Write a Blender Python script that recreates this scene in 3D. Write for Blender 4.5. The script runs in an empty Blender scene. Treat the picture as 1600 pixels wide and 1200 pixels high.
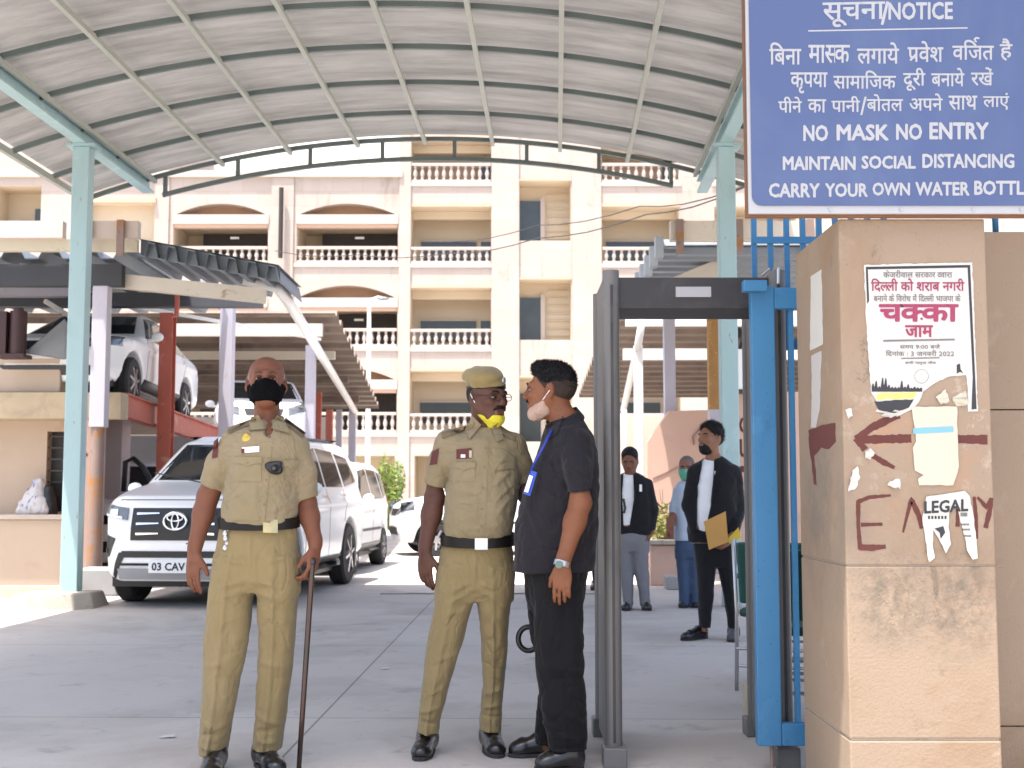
import bpy, bmesh, math, random
import numpy as np
from mathutils import Vector, Matrix
from mathutils.bvhtree import BVHTree
from mathutils.geometry import tessellate_polygon
R = math.radians
rnd = random.Random(7)
SC = bpy.context.scene
COL = SC.collection

# ------------------------------------------------------------------ camera, sky, sun, exposure
H, FPX, PITCH = 1.15, 1980.0, math.atan(170 / 1980)
CP, SP = math.cos(PITCH), math.sin(PITCH)
cam = bpy.data.cameras.new('camera')
cam.sensor_width = 36
cam.lens = 36 * FPX / 1600
cam.clip_start, cam.clip_end = 0.05, 2000
camo = bpy.data.objects.new('camera', cam)
COL.objects.link(camo)
camo.location = (0, 0, H)
camo.rotation_euler = (math.pi / 2 + PITCH, 0, 0)
cam.dof.use_dof = True
cam.dof.focus_distance = 5.3
cam.dof.aperture_fstop = 6.3
SC.camera = camo

SUNV = Vector((-0.95, -0.95, 4.7)).normalized()
world = bpy.data.worlds.new("World")
SC.world = world
world.use_nodes = True
wn = world.node_tree
sky = wn.nodes.new('ShaderNodeTexSky')
sky.sky_type = 'NISHITA'
sky.sun_disc = False
sky.sun_elevation = math.asin(SUNV.z)
sky.sun_rotation = math.atan2(SUNV.x, SUNV.y)
sky.dust_density = 4.0
sky.air_density = 1.0
sky.ozone_density = 0.9
wn.links.new(sky.outputs[0], wn.nodes['Background'].inputs[0])
wn.nodes['Background'].inputs[1].default_value = 0.15
sl = bpy.data.lights.new('sun', 'SUN')
sl.energy = 3.9
sl.angle = R(0.5)
sl.color = (1.0, 0.955, 0.90)
so = bpy.data.objects.new('sun', sl)
COL.objects.link(so)
so.rotation_euler = SUNV.to_track_quat('Z', 'Y').to_euler()
SC.view_settings.view_transform = 'Standard'
SC.view_settings.look = 'None'
SC.view_settings.exposure = 1.62
SC.view_settings.gamma = 1
SC.cycles.max_bounces = 8
SC.cycles.diffuse_bounces = 5
SC.cycles.transparent_max_bounces = 8


def ray(px, py):
    u, v = (px - 800) / FPX, (600 - py) / FPX
    return Vector((u, CP - v * SP, SP + v * CP))


def P(px, py, d):
    r = ray(px, py)
    s = d / r.y
    return Vector((r.x * s, d, H + r.z * s))


def PX(px, py, x):
    r = ray(px, py)
    s = x / r.x
    return Vector((x, r.y * s, H + r.z * s))


# ------------------------------------------------------------------ materials
MATS = {}


def pm(name, col, rough=0.6, metal=0.0, var=0.12, vs=3.0, bump=0.0, bs=40.0, spots=(), coat=0.0, sheen=0.0, spec=0.5, stretch=None, trans=0.0, weave=0.0, local=(), creases=None):
    m = bpy.data.materials.new(name)
    m.use_nodes = True
    nt = m.node_tree
    N, L = nt.nodes, nt.links
    b = N['Principled BSDF']
    g = N.new('ShaderNodeNewGeometry')
    vec = g.outputs['Position']
    if stretch:
        mp = N.new('ShaderNodeMapping')
        mp.inputs['Scale'].default_value = stretch
        L.new(vec, mp.inputs['Vector'])
        svec = mp.outputs[0]
    else:
        svec = vec

    def nz(scale, v, detail=5.0, rgh=0.6, dist=0.0):
        n = N.new('ShaderNodeTexNoise')
        n.inputs['Scale'].default_value = scale
        n.inputs['Detail'].default_value = detail
        n.inputs['Roughness'].default_value = rgh
        n.inputs['Distortion'].default_value = dist
        L.new(v, n.inputs['Vector'])
        return n.outputs['Fac']

    def mixc(fac, a, bb):
        x = N.new('ShaderNodeMix')
        x.data_type = 'RGBA'
        L.new(fac, x.inputs[0])
        for i, c in ((6, a), (7, bb)):
            if isinstance(c, tuple):
                x.inputs[i].default_value = (*c[:3], 1)
            else:
                L.new(c, x.inputs[i])
        return x.outputs[2]

    lo = tuple(max(0, c * (1 - var)) for c in col)
    hi = tuple(min(1, c * (1 + var)) for c in col)
    c = mixc(nz(vs, svec), lo, hi)
    for (sc_, scale, a0, a1) in spots:
        rp = N.new('ShaderNodeMapRange')
        rp.inputs[1].default_value = a0
        rp.inputs[2].default_value = a1
        L.new(nz(scale, svec, 6.0, 0.65, 0.6), rp.inputs[0])
        c = mixc(rp.outputs[0], c, sc_)
    for (sc_, cen, rad, scale, a0, a1) in local:
        mp2 = N.new('ShaderNodeMapping')
        mp2.vector_type = 'TEXTURE'
        mp2.inputs['Location'].default_value = cen
        mp2.inputs['Scale'].default_value = rad
        L.new(vec, mp2.inputs[0])
        ln = N.new('ShaderNodeVectorMath')
        ln.operation = 'LENGTH'
        L.new(mp2.outputs[0], ln.inputs[0])
        rp = N.new('ShaderNodeMapRange')
        rp.inputs[1].default_value = 1.0
        rp.inputs[2].default_value = 0.35
        L.new(ln.outputs['Value'], rp.inputs[0])
        r2 = N.new('ShaderNodeMapRange')
        r2.inputs[1].default_value = a0
        r2.inputs[2].default_value = a1
        L.new(nz(scale, vec, 10.0, 0.78, 0.15), r2.inputs[0])
        mu_ = N.new('ShaderNodeMath')
        mu_.operation = 'MULTIPLY'
        L.new(rp.outputs[0], mu_.inputs[0])
        L.new(r2.outputs[0], mu_.inputs[1])
        c = mixc(mu_.outputs[0], c, sc_)
    L.new(c, b.inputs['Base Color'])
    b.inputs['Roughness'].default_value = rough
    b.inputs['Metallic'].default_value = metal
    b.inputs['Coat Weight'].default_value = coat
    b.inputs['Coat Roughness'].default_value = 0.05
    b.inputs['Sheen Weight'].default_value = sheen
    b.inputs['Specular IOR Level'].default_value = spec
    if bump:
        bp = N.new('ShaderNodeBump')
        bp.inputs['Strength'].default_value = bump
        bp.inputs['Distance'].default_value = 0.01
        L.new(nz(bs, svec, 6.0), bp.inputs['Height'])
        L.new(bp.outputs[0], b.inputs['Normal'])
        if creases:
            cs_, cst = creases
            rd = N.new('ShaderNodeMath')
            rd.operation = 'SUBTRACT'
            rd.inputs[1].default_value = 0.5
            L.new(nz(cs_, svec, 3.0, 0.5, 1.2), rd.inputs[0])
            ab = N.new('ShaderNodeMath')
            ab.operation = 'ABSOLUTE'
            L.new(rd.outputs[0], ab.inputs[0])
            m2_ = N.new('ShaderNodeMapRange')
            m2_.inputs[1].default_value = 0.0
            m2_.inputs[2].default_value = 0.07
            L.new(ab.outputs[0], m2_.inputs[0])
            b3_ = N.new('ShaderNodeBump')
            b3_.inputs['Strength'].default_value = cst
            b3_.inputs['Distance'].default_value = 0.012
            L.new(m2_.outputs[0], b3_.inputs['Height'])
            L.new(b3_.outputs[0], bp.inputs['Normal'])
        if weave:
            b2 = N.new('ShaderNodeBump')
            b2.inputs['Strength'].default_value = weave
            b2.inputs['Distance'].default_value = 0.002
            L.new(nz(420, vec, 2.0), b2.inputs['Height'])
            L.new(bp.outputs[0], b2.inputs['Normal'])
            L.new(b2.outputs[0], b.inputs['Normal'])
    MATS[name] = m
    return m


def nodes_of(m):
    return m.node_tree.nodes, m.node_tree.links, m.node_tree.nodes['Principled BSDF']


# ------------------------------------------------------------------ mesh builder
class MB:
    def __init__(s):
        s.v, s.f, s.m = [], [], []

    def add(s, vs, fs, mi=0):
        o = len(s.v)
        s.v += [tuple(v) for v in vs]
        s.f += [tuple(i + o for i in f) for f in fs]
        s.m += [mi] * len(fs)
        return s

    def box(s, a, b, mi=0, M=None):
        x0, x1 = sorted((a[0], b[0])); y0, y1 = sorted((a[1], b[1])); z0, z1 = sorted((a[2], b[2]))
        vs = [Vector(p) for p in ((x0, y0, z0), (x1, y0, z0), (x1, y1, z0), (x0, y1, z0), (x0, y0, z1), (x1, y0, z1), (x1, y1, z1), (x0, y1, z1))]
        if M is not None:
            vs = [M @ v for v in vs]
        return s.add(vs, ((3, 2, 1, 0), (4, 5, 6, 7), (0, 1, 5, 4), (1, 2, 6, 5), (2, 3, 7, 6), (3, 0, 4, 7)), mi)

    def bar(s, a, b, w, h=None, up=(0, 0, 1), mi=0):
        """rectangular bar from a to b, width w (sideways) and height h"""
        a, b = Vector(a), Vector(b)
        h = h or w
        d = (b - a).normalized()
        up = Vector(up)
        if abs(d.dot(up)) > 0.98:
            up = Vector((0, 1, 0))
        x = d.cross(up).normalized() * w / 2
        y = x.cross(d).normalized() * h / 2
        vs = [a - x - y, a + x - y, a + x + y, a - x + y, b - x - y, b + x - y, b + x + y, b - x + y]
        return s.add(vs, ((0, 1, 2, 3), (7, 6, 5, 4), (4, 5, 1, 0), (5, 6, 2, 1), (6, 7, 3, 2), (7, 4, 0, 3)), mi)

    def tube(s, pts, r, n=10, mi=0, cap=True):
        pts = [Vector(p) for p in pts]
        rs = r if isinstance(r, (list, tuple)) else [r] * len(pts)
        vs, fs = [], []
        ref = None
        for i, p in enumerate(pts):
            d = (pts[min(i + 1, len(pts) - 1)] - pts[max(i - 1, 0)]).normalized()
            if ref is None:
                ref = d.orthogonal().normalized()
            ref = (ref - d * ref.dot(d))
            ref = ref.normalized() if ref.length > 1e-6 else d.orthogonal().normalized()
            q = d.cross(ref)
            for k in range(n):
                t = 2 * math.pi * k / n
                vs.append(p + (ref * math.cos(t) + q * math.sin(t)) * rs[i])
        for i in range(len(pts) - 1):
            for k in range(n):
                a, b = i * n + k, i * n + (k + 1) % n
                fs.append((a, b, b + n, a + n))
        if cap:
            fs.append(tuple(range(n - 1, -1, -1)))
            fs.append(tuple(range((len(pts) - 1) * n, len(pts) * n)))
        return s.add(vs, fs, mi)

    def prism(s, pts, off, mi=0):
        """flat polygon (3-D points, concave allowed) extruded by vector off"""
        pts = [Vector(p) for p in pts]
        off = Vector(off)
        n = len(pts)
        tri = tessellate_polygon([pts])
        nrm = Vector((0, 0, 0))
        for i in range(n):
            nrm += pts[i].cross(pts[(i + 1) % n])
        flip = nrm.dot(off) > 0
        fs = []
        for t in tri:
            a, b, c = [t[i] if isinstance(t[i], int) else t[i] for i in range(3)]
            tn = (pts[b] - pts[a]).cross(pts[c] - pts[a])
            if tn.dot(off) > 0:
                a, c = c, a
            fs.append((a, b, c))
            fs.append((c + n, b + n, a + n))
        for i in range(n):
            j = (i + 1) % n
            fs.append((i, j, j + n, i + n) if flip else (j, i, i + n, j + n))
        return s.add(pts + [p + off for p in pts], fs, mi)

    def ball(s, c, r, n=12, mi=0, M=None):
        r = (r, r, r) if isinstance(r, (int, float)) else r
        c = Vector(c)
        vs, fs = [], []
        m = n // 2
        for i in range(m + 1):
            th = math.pi * i / m
            for k in range(n):
                ph = 2 * math.pi * k / n
                p = Vector((r[0] * math.sin(th) * math.cos(ph), r[1] * math.sin(th) * math.sin(ph), r[2] * math.cos(th)))
                vs.append(c + (M @ p if M is not None else p))
        for i in range(m):
            for k in range(n):
                a, b = i * n + k, i * n + (k + 1) % n
                fs.append((a, a + n, b + n, b))
        return s.add(vs, fs, mi)

    def build(s, name, mat, parent=None, smooth=False, bevel=0.0, loc=None):
        o = Vector((0, 0, 0)) if loc is None else Vector(loc)
        if parent is not None:
            o = wloc(parent)
        me = bpy.data.meshes.new(name)
        me.from_pydata([(v[0] - o.x, v[1] - o.y, v[2] - o.z) for v in s.v], [], s.f)
        return finish(me, name, mat, parent, smooth, bevel, o, s.m)


def finish(me, name, mat, parent, smooth, bevel, o, mi=None):
    for m in (mat if isinstance(mat, (list, tuple)) else [mat]):
        me.materials.append(m)
    if mi is not None and any(mi):
        me.polygons.foreach_set('material_index', mi)
    if smooth:
        me.polygons.foreach_set('use_smooth', [True] * len(me.polygons))
        if smooth == 'auto':
            me.set_sharp_from_angle(angle=R(35))
    me.update()
    ob = bpy.data.objects.new(name, me)
    COL.objects.link(ob)
    if parent is not None:
        ob.parent = parent
    else:
        ob.location = o
    if bevel:
        md = ob.modifiers.new('edge', 'BEVEL')
        md.width = bevel
        md.segments = 2
        md.limit_method = 'ANGLE'
        md.angle_limit = R(40)
    return ob


def wloc(o):
    p = Vector(o.location)
    while o.parent is not None:
        o = o.parent
        p = p + Vector(o.location)
    return p


def tag(o, label=None, cat=None, group=None, kind=None):
    for k, v in (('label', label), ('category', cat), ('group', group), ('kind', kind)):
        if v:
            o[k] = v
    return o


def thing(name, label, cat, loc=(0, 0, 0), group=None):
    o = bpy.data.objects.new(name, None)
    o.empty_display_size = 0.1
    COL.objects.link(o)
    o.location = loc
    return tag(o, label, cat, group)


def copy_tree(o, parent=None):
    c = o.copy()
    COL.objects.link(c)
    if parent is not None:
        c.parent = parent
    for ch in list(o.children):
        copy_tree(ch, c)
    return c


# ------------------------------------------------------------------ implicit surfaces (smooth unions meshed by surface nets)
_rs = np.random.RandomState(3)
_LAT = _rs.rand(32, 32, 32).astype(np.float32)


def vnoise(x, y, z):
    xi, yi, zi = np.floor(x).astype(int), np.floor(y).astype(int), np.floor(z).astype(int)
    fx, fy, fz = x - xi, y - yi, z - zi
    fx, fy, fz = (t * t * (3 - 2 * t) for t in (fx, fy, fz))
    g = lambda a, b, c: _LAT[(xi + a) & 31, (yi + b) & 31, (zi + c) & 31]
    c0 = (g(0, 0, 0) * (1 - fx) + g(1, 0, 0) * fx) * (1 - fy) + (g(0, 1, 0) * (1 - fx) + g(1, 1, 0) * fx) * fy
    c1 = (g(0, 0, 1) * (1 - fx) + g(1, 0, 1) * fx) * (1 - fy) + (g(0, 1, 1) * (1 - fx) + g(1, 1, 1) * fx) * fy
    return c0 * (1 - fz) + c1 * fz - 0.5


class Field:
    def __init__(s, lo, hi, h):
        s.lo = np.array(lo, float)
        s.h = h
        s.n = np.ceil((np.array(hi, float) - s.lo) / h).astype(int) + 1
        s.F = np.full(s.n, 0.5, np.float32)

    def win(s, lo, hi):
        i0 = np.clip(np.floor((np.array(lo) - s.lo) / s.h).astype(int), 0, s.n)
        i1 = np.clip(np.ceil((np.array(hi) - s.lo) / s.h).astype(int) + 1, 0, s.n)
        if (i1 <= i0).any():
            return None
        sl = tuple(slice(a, b) for a, b in zip(i0, i1))
        ax = [(s.lo[k] + s.h * np.arange(i0[k], i1[k])).astype(np.float32) for k in range(3)]
        return sl, ax[0][:, None, None], ax[1][None, :, None], ax[2][None, None, :]

    def put(s, sl, d, k=0.0, op='u'):
        a = s.F[sl]
        if op == 's':
            a, d = -a, d
        elif op == 'i':
            a, d = -a, -d
        if k > 0:
            h = np.clip(0.5 + 0.5 * (a - d) / k, 0, 1)
            r = a + (d - a) * h - k * h * (1 - h)
        else:
            r = np.minimum(a, d)
        s.F[sl] = -r if op in 'si' else r

    def cap(s, a, b, ra, rb=None, k=0.02, op='u', flat=None):
        a, b = np.array(a, float), np.array(b, float)
        rb = ra if rb is None else rb
        m = max(ra, rb) + k + 3 * s.h
        w = s.win(np.minimum(a, b) - m, np.maximum(a, b) + m)
        if w is None:
            return
        sl, X, Y, Z = w
        ba = b - a
        L2 = max(float(ba @ ba), 1e-9)
        px, py, pz = X - a[0], Y - a[1], Z - a[2]
        t = np.clip((px * ba[0] + py * ba[1] + pz * ba[2]) / L2, 0, 1)
        qx, qy, qz = px - t * ba[0], py - t * ba[1], pz - t * ba[2]
        q2 = qx * qx + qy * qy + qz * qz
        if flat is not None:
            nn, f = np.array(flat[0], float), flat[1]
            qn = qx * nn[0] + qy * nn[1] + qz * nn[2]
            q2 = q2 + qn * qn * (f * f - 1)
        s.put(sl, np.sqrt(np.maximum(q2, 0)) - (ra + (rb - ra) * t), k, op)

    def ell(s, c, r, M=None, k=0.02, op='u'):
        c, r = np.array(c, float), np.array(r, float)
        m = r.max() + k + 3 * s.h
        w = s.win(c - m, c + m)
        if w is None:
            return
        sl, X, Y, Z = w
        px, py, pz = X - c[0], Y - c[1], Z - c[2]
        if M is not None:
            A = np.array(M.transposed(), float)
            px, py, pz = (A[i, 0] * px + A[i, 1] * py + A[i, 2] * pz for i in range(3))
        k0 = np.sqrt((px / r[0]) ** 2 + (py / r[1]) ** 2 + (pz / r[2]) ** 2)
        k1 = np.sqrt((px / r[0] ** 2) ** 2 + (py / r[1] ** 2) ** 2 + (pz / r[2] ** 2) ** 2)
        s.put(sl, k0 * (k0 - 1) / np.maximum(k1, 1e-6), k, op)

    def loft(s, rows, k=0.03, inset=0.0, n=2.3, op='u', sm=0.02, crease=0.0):
        """rows of (z, cx, cy, a, b): superellipse sections stacked along z"""
        A = np.array(sorted(rows), float)
        z0, z1 = A[0, 0], A[-1, 0]
        mr = max(A[:, 3].max(), A[:, 4].max()) + k + 3 * s.h
        lo = (A[:, 1].min() - mr, A[:, 2].min() - mr, z0 - k - 2 * s.h)
        hi = (A[:, 1].max() + mr, A[:, 2].max() + mr, z1 + k + 2 * s.h)
        w = s.win(lo, hi)
        if w is None:
            return
        sl, X, Y, Z = w
        zz = Z.ravel()
        zf = np.arange(z0, z1 + 0.002, 0.002)
        kn = max(3, int(sm / 0.002) | 1)

        def ip(c):
            v = np.interp(zf, A[:, 0], A[:, c])
            v = np.convolve(np.pad(v, kn // 2, mode='reflect', reflect_type='odd'), np.ones(kn) / kn, 'valid')
            return np.interp(zz, zf, v)[None, None, :]
        cx, cy, a, b = (ip(i).astype(np.float32) for i in (1, 2, 3, 4))
        a, b = np.maximum(a - inset, 0.004), np.maximum(b - inset, 0.004)
        ux, uy = (X - cx) / a, (Y - cy) / b
        d = ((np.abs(ux) ** n + np.abs(uy) ** n + 1e-9) ** (1 / n) - 1) * np.minimum(a, b)
        if crease:
            d = d - crease * np.exp(-((ux + 0.05) / 0.13) ** 2) * (uy < 0.2)
        d = np.maximum(d, np.maximum(Z - z1, z0 - Z))
        s.put(sl, d, k, op)

    def cut(s, p, nrm, k=0.0):
        """keep the side nrm points away from"""
        w = s.win(s.lo, s.lo + s.h * s.n)
        sl, X, Y, Z = w
        d = (X - p[0]) * nrm[0] + (Y - p[1]) * nrm[1] + (Z - p[2]) * nrm[2]
        s.put(sl, d, k, 'i')

    def wrinkle(s, amp, freq, seed=0.0, zr=None):
        I = np.nonzero(np.abs(s.F) < 0.03)
        x, y, z = (s.lo[i] + s.h * I[i] for i in range(3))
        v = vnoise(x * freq[0] + seed, y * freq[1] + seed * 1.7, z * freq[2] + seed * 0.6)
        v = 0.6 * v + 0.8 * (0.5 - np.abs(vnoise(x * freq[0] * 1.7 + seed + 9, y * freq[1] * 1.7, z * freq[2] * 1.9 + 4.5)) * 2)
        if zr is not None:
            v = v * np.clip((z - zr[0]) / (zr[1] - zr[0]), 0, 1)
        s.F[I] += (amp * v).astype(np.float32)

    def folds(s, segs, d, ymax):
        """ridges (amp>0) or grooves (amp<0) along segments given in photo pixels at depth d, on the near side"""
        for (x0, y0, x1, y1, r, amp) in segs:
            a, b = P(x0, y0, d), P(x1, y1, d)
            lo = (min(a.x, b.x) - 3 * r, s.lo[1], min(a.z, b.z) - 3 * r)
            hi = (max(a.x, b.x) + 3 * r, ymax, max(a.z, b.z) + 3 * r)
            w = s.win(lo, hi)
            if w is None:
                continue
            sl, X, Y, Z = w
            bx, bz = b.x - a.x, b.z - a.z
            t = np.clip(((X - a.x) * bx + (Z - a.z) * bz) / max(bx * bx + bz * bz, 1e-9), 0, 1)
            q = (X - a.x - t * bx) ** 2 + (Z - a.z - t * bz) ** 2
            env = np.sin(np.pi * np.clip(t * 0.9 + 0.05, 0, 1))
            s.F[sl] -= (amp * np.exp(-q / (r * r)) * env).astype(np.float32) * np.ones_like(Y)

    def mesh(s):
        F = s.F
        for k in range(3):
            sl = [slice(None)] * 3
            for e in (0, -1):
                sl[k] = e
                F[tuple(sl)] = np.maximum(F[tuple(sl)], 1e-3)
        S = F < 0
        c = np.zeros(tuple(s.n - 1), np.int8)
        cor = [(i, j, k) for i in (0, 1) for j in (0, 1) for k in (0, 1)]
        nx, ny, nz = s.n
        for (i, j, k) in cor:
            c += S[i:nx - 1 + i, j:ny - 1 + j, k:nz - 1 + k]
        I = np.nonzero((c > 0) & (c < 8))
        idx = np.full(c.shape, -1, np.int32)
        idx[I] = np.arange(len(I[0]))
        vals = {q: F[I[0] + q[0], I[1] + q[1], I[2] + q[2]] for q in cor}
        acc = np.zeros((len(I[0]), 3))
        cnt = np.zeros(len(I[0]))
        for q in cor:
            for ax in range(3):
                if q[ax] == 0:
                    r = list(q); r[ax] = 1; r = tuple(r)
                    a, b = vals[q], vals[r]
                    m = (a < 0) != (b < 0)
                    t = a / np.where(np.abs(a - b) < 1e-12, 1e-12, a - b)
                    p = np.array(q, float)[None, :].repeat(len(a), 0)
                    p[:, ax] = t
                    acc[m] += p[m]
                    cnt[m] += 1
        V = (np.stack(I, 1) + acc / cnt[:, None]) * s.h + s.lo
        quads = []
        for ax in range(3):
            u, v = (ax + 1) % 3, (ax + 2) % 3
            s0 = [slice(None)] * 3; s1 = [slice(None)] * 3
            s0[ax] = slice(0, -1); s1[ax] = slice(1, None)
            D = S[tuple(s0)] != S[tuple(s1)]
            E = np.stack(np.nonzero(D), 1)
            E = E[(E[:, u] > 0) & (E[:, v] > 0) & (E[:, u] < s.n[u] - 1) & (E[:, v] < s.n[v] - 1)]
            ins = S[E[:, 0], E[:, 1], E[:, 2]]
            q = []
            for (du, dv) in ((-1, -1), (0, -1), (0, 0), (-1, 0)):
                G = E.copy()
                G[:, u] += du
                G[:, v] += dv
                q.append(idx[G[:, 0], G[:, 1], G[:, 2]])
            q = np.stack(q, 1)
            q[~ins] = q[~ins][:, ::-1]
            quads.append(q)
        Q = np.concatenate(quads)
        # one light smoothing pass
        for _ in range(2):
            A = np.zeros_like(V); n = np.zeros(len(V))
            for a, b in ((0, 1), (1, 2), (2, 3), (3, 0)):
                np.add.at(A, Q[:, a], V[Q[:, b]]); np.add.at(n, Q[:, a], 1)
                np.add.at(A, Q[:, b], V[Q[:, a]]); np.add.at(n, Q[:, b], 1)
            V = V * 0.55 + 0.45 * A / np.maximum(n, 1)[:, None]
        return V, Q

    def build(s, name, mat, parent=None, loc=None, keep=False, face_mat=None):
        V, Q = s.mesh()
        o = wloc(parent) if parent is not None else (Vector(loc) if loc is not None else Vector((0, 0, 0)))
        me = bpy.data.meshes.new(name)
        me.vertices.add(len(V))
        me.vertices.foreach_set('co', (V - np.array(o)[None, :]).astype(np.float32).ravel())
        me.loops.add(len(Q) * 4)
        me.loops.foreach_set('vertex_index', Q.ravel().astype(np.int32))
        me.polygons.add(len(Q))
        me.polygons.foreach_set('loop_start', np.arange(0, len(Q) * 4, 4, dtype=np.int32))
        me.polygons.foreach_set('loop_total', np.full(len(Q), 4, np.int32))
        me.update(calc_edges=True)
        mi = None
        if face_mat is not None:
            mi = face_mat(V[Q].mean(1)).astype(np.int32).tolist()
        ob = finish(me, name, mat, parent, True, 0, o, mi)
        if keep:
            return ob, BVHTree.FromPolygons(V.tolist(), Q.tolist())
        return ob


def patch(mb, bvh, top, bot, cast, nu=8, nv=4, th=0.004, sink=0.004, mi=0):
    """slab lying on a surface: rows between curves top(u) and bot(u), each point dropped onto the surface by cast(a, b) -> (origin, direction)"""
    fr, bk = [], []
    last = None
    grid = []
    for j in range(nv + 1):
        for i in range(nu + 1):
            u, v = i / nu, j / nv
            a, b = top(u), bot(u)
            O, D = cast(a[0] + (b[0] - a[0]) * v, a[1] + (b[1] - a[1]) * v)
            h = bvh.ray_cast(O, D.normalized())
            grid.append((O, D.normalized(), h[3]))
    ds = [g[2] for g in grid if g[2] is not None]
    if not ds:
        return mb
    med = sorted(ds)[len(ds) // 2]
    for (O, D, t) in grid:
        if t is None or abs(t - med) > 0.6:
            t = med
        fr.append(O + D * (t - th))
        bk.append(O + D * (t + sink))
    n = len(fr)
    W = nu + 1
    fs = []
    for j in range(nv):
        for i in range(nu):
            a = j * W + i
            fs.append((a, a + W, a + W + 1, a + 1))
    edge = [i for i in range(W)] + [j * W + nu for j in range(1, nv + 1)] + [nv * W + i for i in range(nu - 1, -1, -1)] + [j * W for j in range(nv - 1, 0, -1)]
    for i in range(len(edge)):
        a, b = edge[i], edge[(i + 1) % len(edge)]
        fs.append((a, b, b + n, a + n))
    return mb.add(fr + bk, fs, mi)


def castpx(px, py):
    return Vector((0, 0, H)), ray(px, py)


def quadf(x0, y0, x1, y1, x2=None, y2=None, x3=None, y3=None):
    """two curves for patch: top edge from (x0,y0) to (x1,y1), bottom edge from (x3,y3) to (x2,y2)"""
    if x2 is None:
        x0, x1 = min(x0, x1), max(x0, x1)
        return (lambda u: (x0 + (x1 - x0) * u, y0)), (lambda u: (x0 + (x1 - x0) * u, y1))
    return (lambda u: (x0 + (x1 - x0) * u, y0 + (y1 - y0) * u)), (lambda u: (x3 + (x2 - x3) * u, y3 + (y2 - y3) * u))


# ------------------------------------------------------------------ lettering
def glyphs(txt, bold=0.0):
    """outline text as (verts, tris) in em units; '<c>' before a consonant run is not needed: half letters are written with '~' after the letter"""
    out_v, out_f = [], []
    x = 0.0
    run = ''
    parts = []
    for ch in txt:
        if ch == '~':
            if run[:-1]:
                parts.append((run[:-1], False))
            parts.append((run[-1], True))
            run = ''
        else:
            run += ch
    if run:
        parts.append((run, False))
    for (t, half) in parts:
        cu = bpy.data.curves.new('t', 'FONT')
        cu.body = t
        cu.size = 1
        cu.resolution_u = 2
        cu.offset = bold
        o = bpy.data.objects.new('t', cu)
        COL.objects.link(o)
        dg = bpy.context.evaluated_depsgraph_get()
        me = bpy.data.meshes.new_from_object(o.evaluated_get(dg))
        # advance measured with a trailing bar
        cu.body = t + '|'
        dg.update()
        me2 = bpy.data.meshes.new_from_object(o.evaluated_get(dg))
        bpy.data.objects.remove(o)
        bpy.data.curves.remove(cu)
        adv = max((v.co.x for v in me2.vertices), default=0) - 0.20 if me2.vertices else 0.3
        if not t.strip():
            adv = 0.28 * len(t)
        if half:
            bm = bmesh.new()
            bm.from_mesh(me)
            mx = max(v.co.x for v in bm.verts)
            cutx = mx - 0.17
            bmesh.ops.bisect_plane(bm, geom=bm.verts[:] + bm.edges[:] + bm.faces[:], plane_co=(cutx, 0, 0), plane_no=(1, 0, 0), clear_outer=True)
            bm.to_mesh(me)
            bm.free()
            adv = cutx - 0.01
        b = len(out_v)
        out_v += [(v.co.x + x, v.co.y) for v in me.vertices]
        out_f += [tuple(i + b for i in p.vertices) for p in me.polygons]
        bpy.data.meshes.remove(me)
        bpy.data.meshes.remove(me2)
        x += adv
    return out_v, out_f


def text_on(mb, txt, box, to3d, off, bold=0.0, shear=0.0, tilt=0.0, mi=0, lift=(0, -0.00012, 0)):
    """fit lettering into a photo-pixel box (l, t, r, b) on a plane given by to3d(px, py); raised by vector off"""
    v, f = glyphs(txt, 0.0)
    if not v:
        return mb
    l, t, r, b = box
    xs = [p[0] for p in v]; ys = [p[1] for p in v]
    x0, x1, y0, y1 = min(xs), max(xs), min(ys), max(ys)
    lf = Vector(lift)
    shifts = [(0, 0)] if not bold else [(0, 0)] + [(bold * math.cos(k * math.pi / 3), bold * math.sin(k * math.pi / 3)) for k in range(6)]
    x0 -= bold; x1 += bold; y0 -= bold; y1 += bold
    for i, (sx, sy) in enumerate(shifts):
        pts = []
        for p in v:
            u, w = (p[0] + sx - x0) / (x1 - x0), (p[1] + sy - y0) / (y1 - y0)
            pts.append(to3d(l + (r - l) * u, b + (t - b) * w + tilt * (u - 0.5)) + off + lf * i)
        mb.add(pts, f, mi)
    return mb
# ------------------------------------------------------------------ shared materials
stone = pm('facade_stone', (0.48, 0.40, 0.345), 0.8, var=0.05, vs=0.6, bump=0.05, bs=20, spots=(((0.43, 0.335, 0.28), 0.35, 0.56, 0.75), ((0.38, 0.295, 0.235), 1.1, 0.58, 0.72)), stretch=(1, 1, 0.35))
stone_in = pm('balcony_plaster', (0.63, 0.53, 0.395), 0.85, var=0.06, vs=1.0)
lintel_m = pm('lintel_trim', (0.55, 0.38, 0.28), 0.8, var=0.08, vs=1.0)
cream_m = pm('cream_trim', (0.51, 0.43, 0.37), 0.8, var=0.05, vs=1.5)
white_wall = pm('white_wall', (0.80, 0.78, 0.76), 0.8, var=0.03, vs=1.0)
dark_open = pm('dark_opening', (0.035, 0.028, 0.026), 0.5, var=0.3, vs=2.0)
win_glass = pm('window_glass', (0.05, 0.06, 0.065), 0.12, var=0.3, vs=1.5)
paint_teal = pm('pale_teal_paint', (0.33, 0.47, 0.48), 0.45, var=0.08, vs=5, bump=0.06, bs=50, spots=(((0.42, 0.57, 0.58), 3.0, 0.55, 0.7), ((0.22, 0.17, 0.12), 22.0, 0.65, 0.70), ((0.26, 0.36, 0.36), 1.6, 0.55, 0.7)), stretch=(1, 1, 0.3))
rib_m = pm('canopy_rib_paint', (0.10, 0.125, 0.118), 0.5, var=0.15, vs=4)
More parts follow.
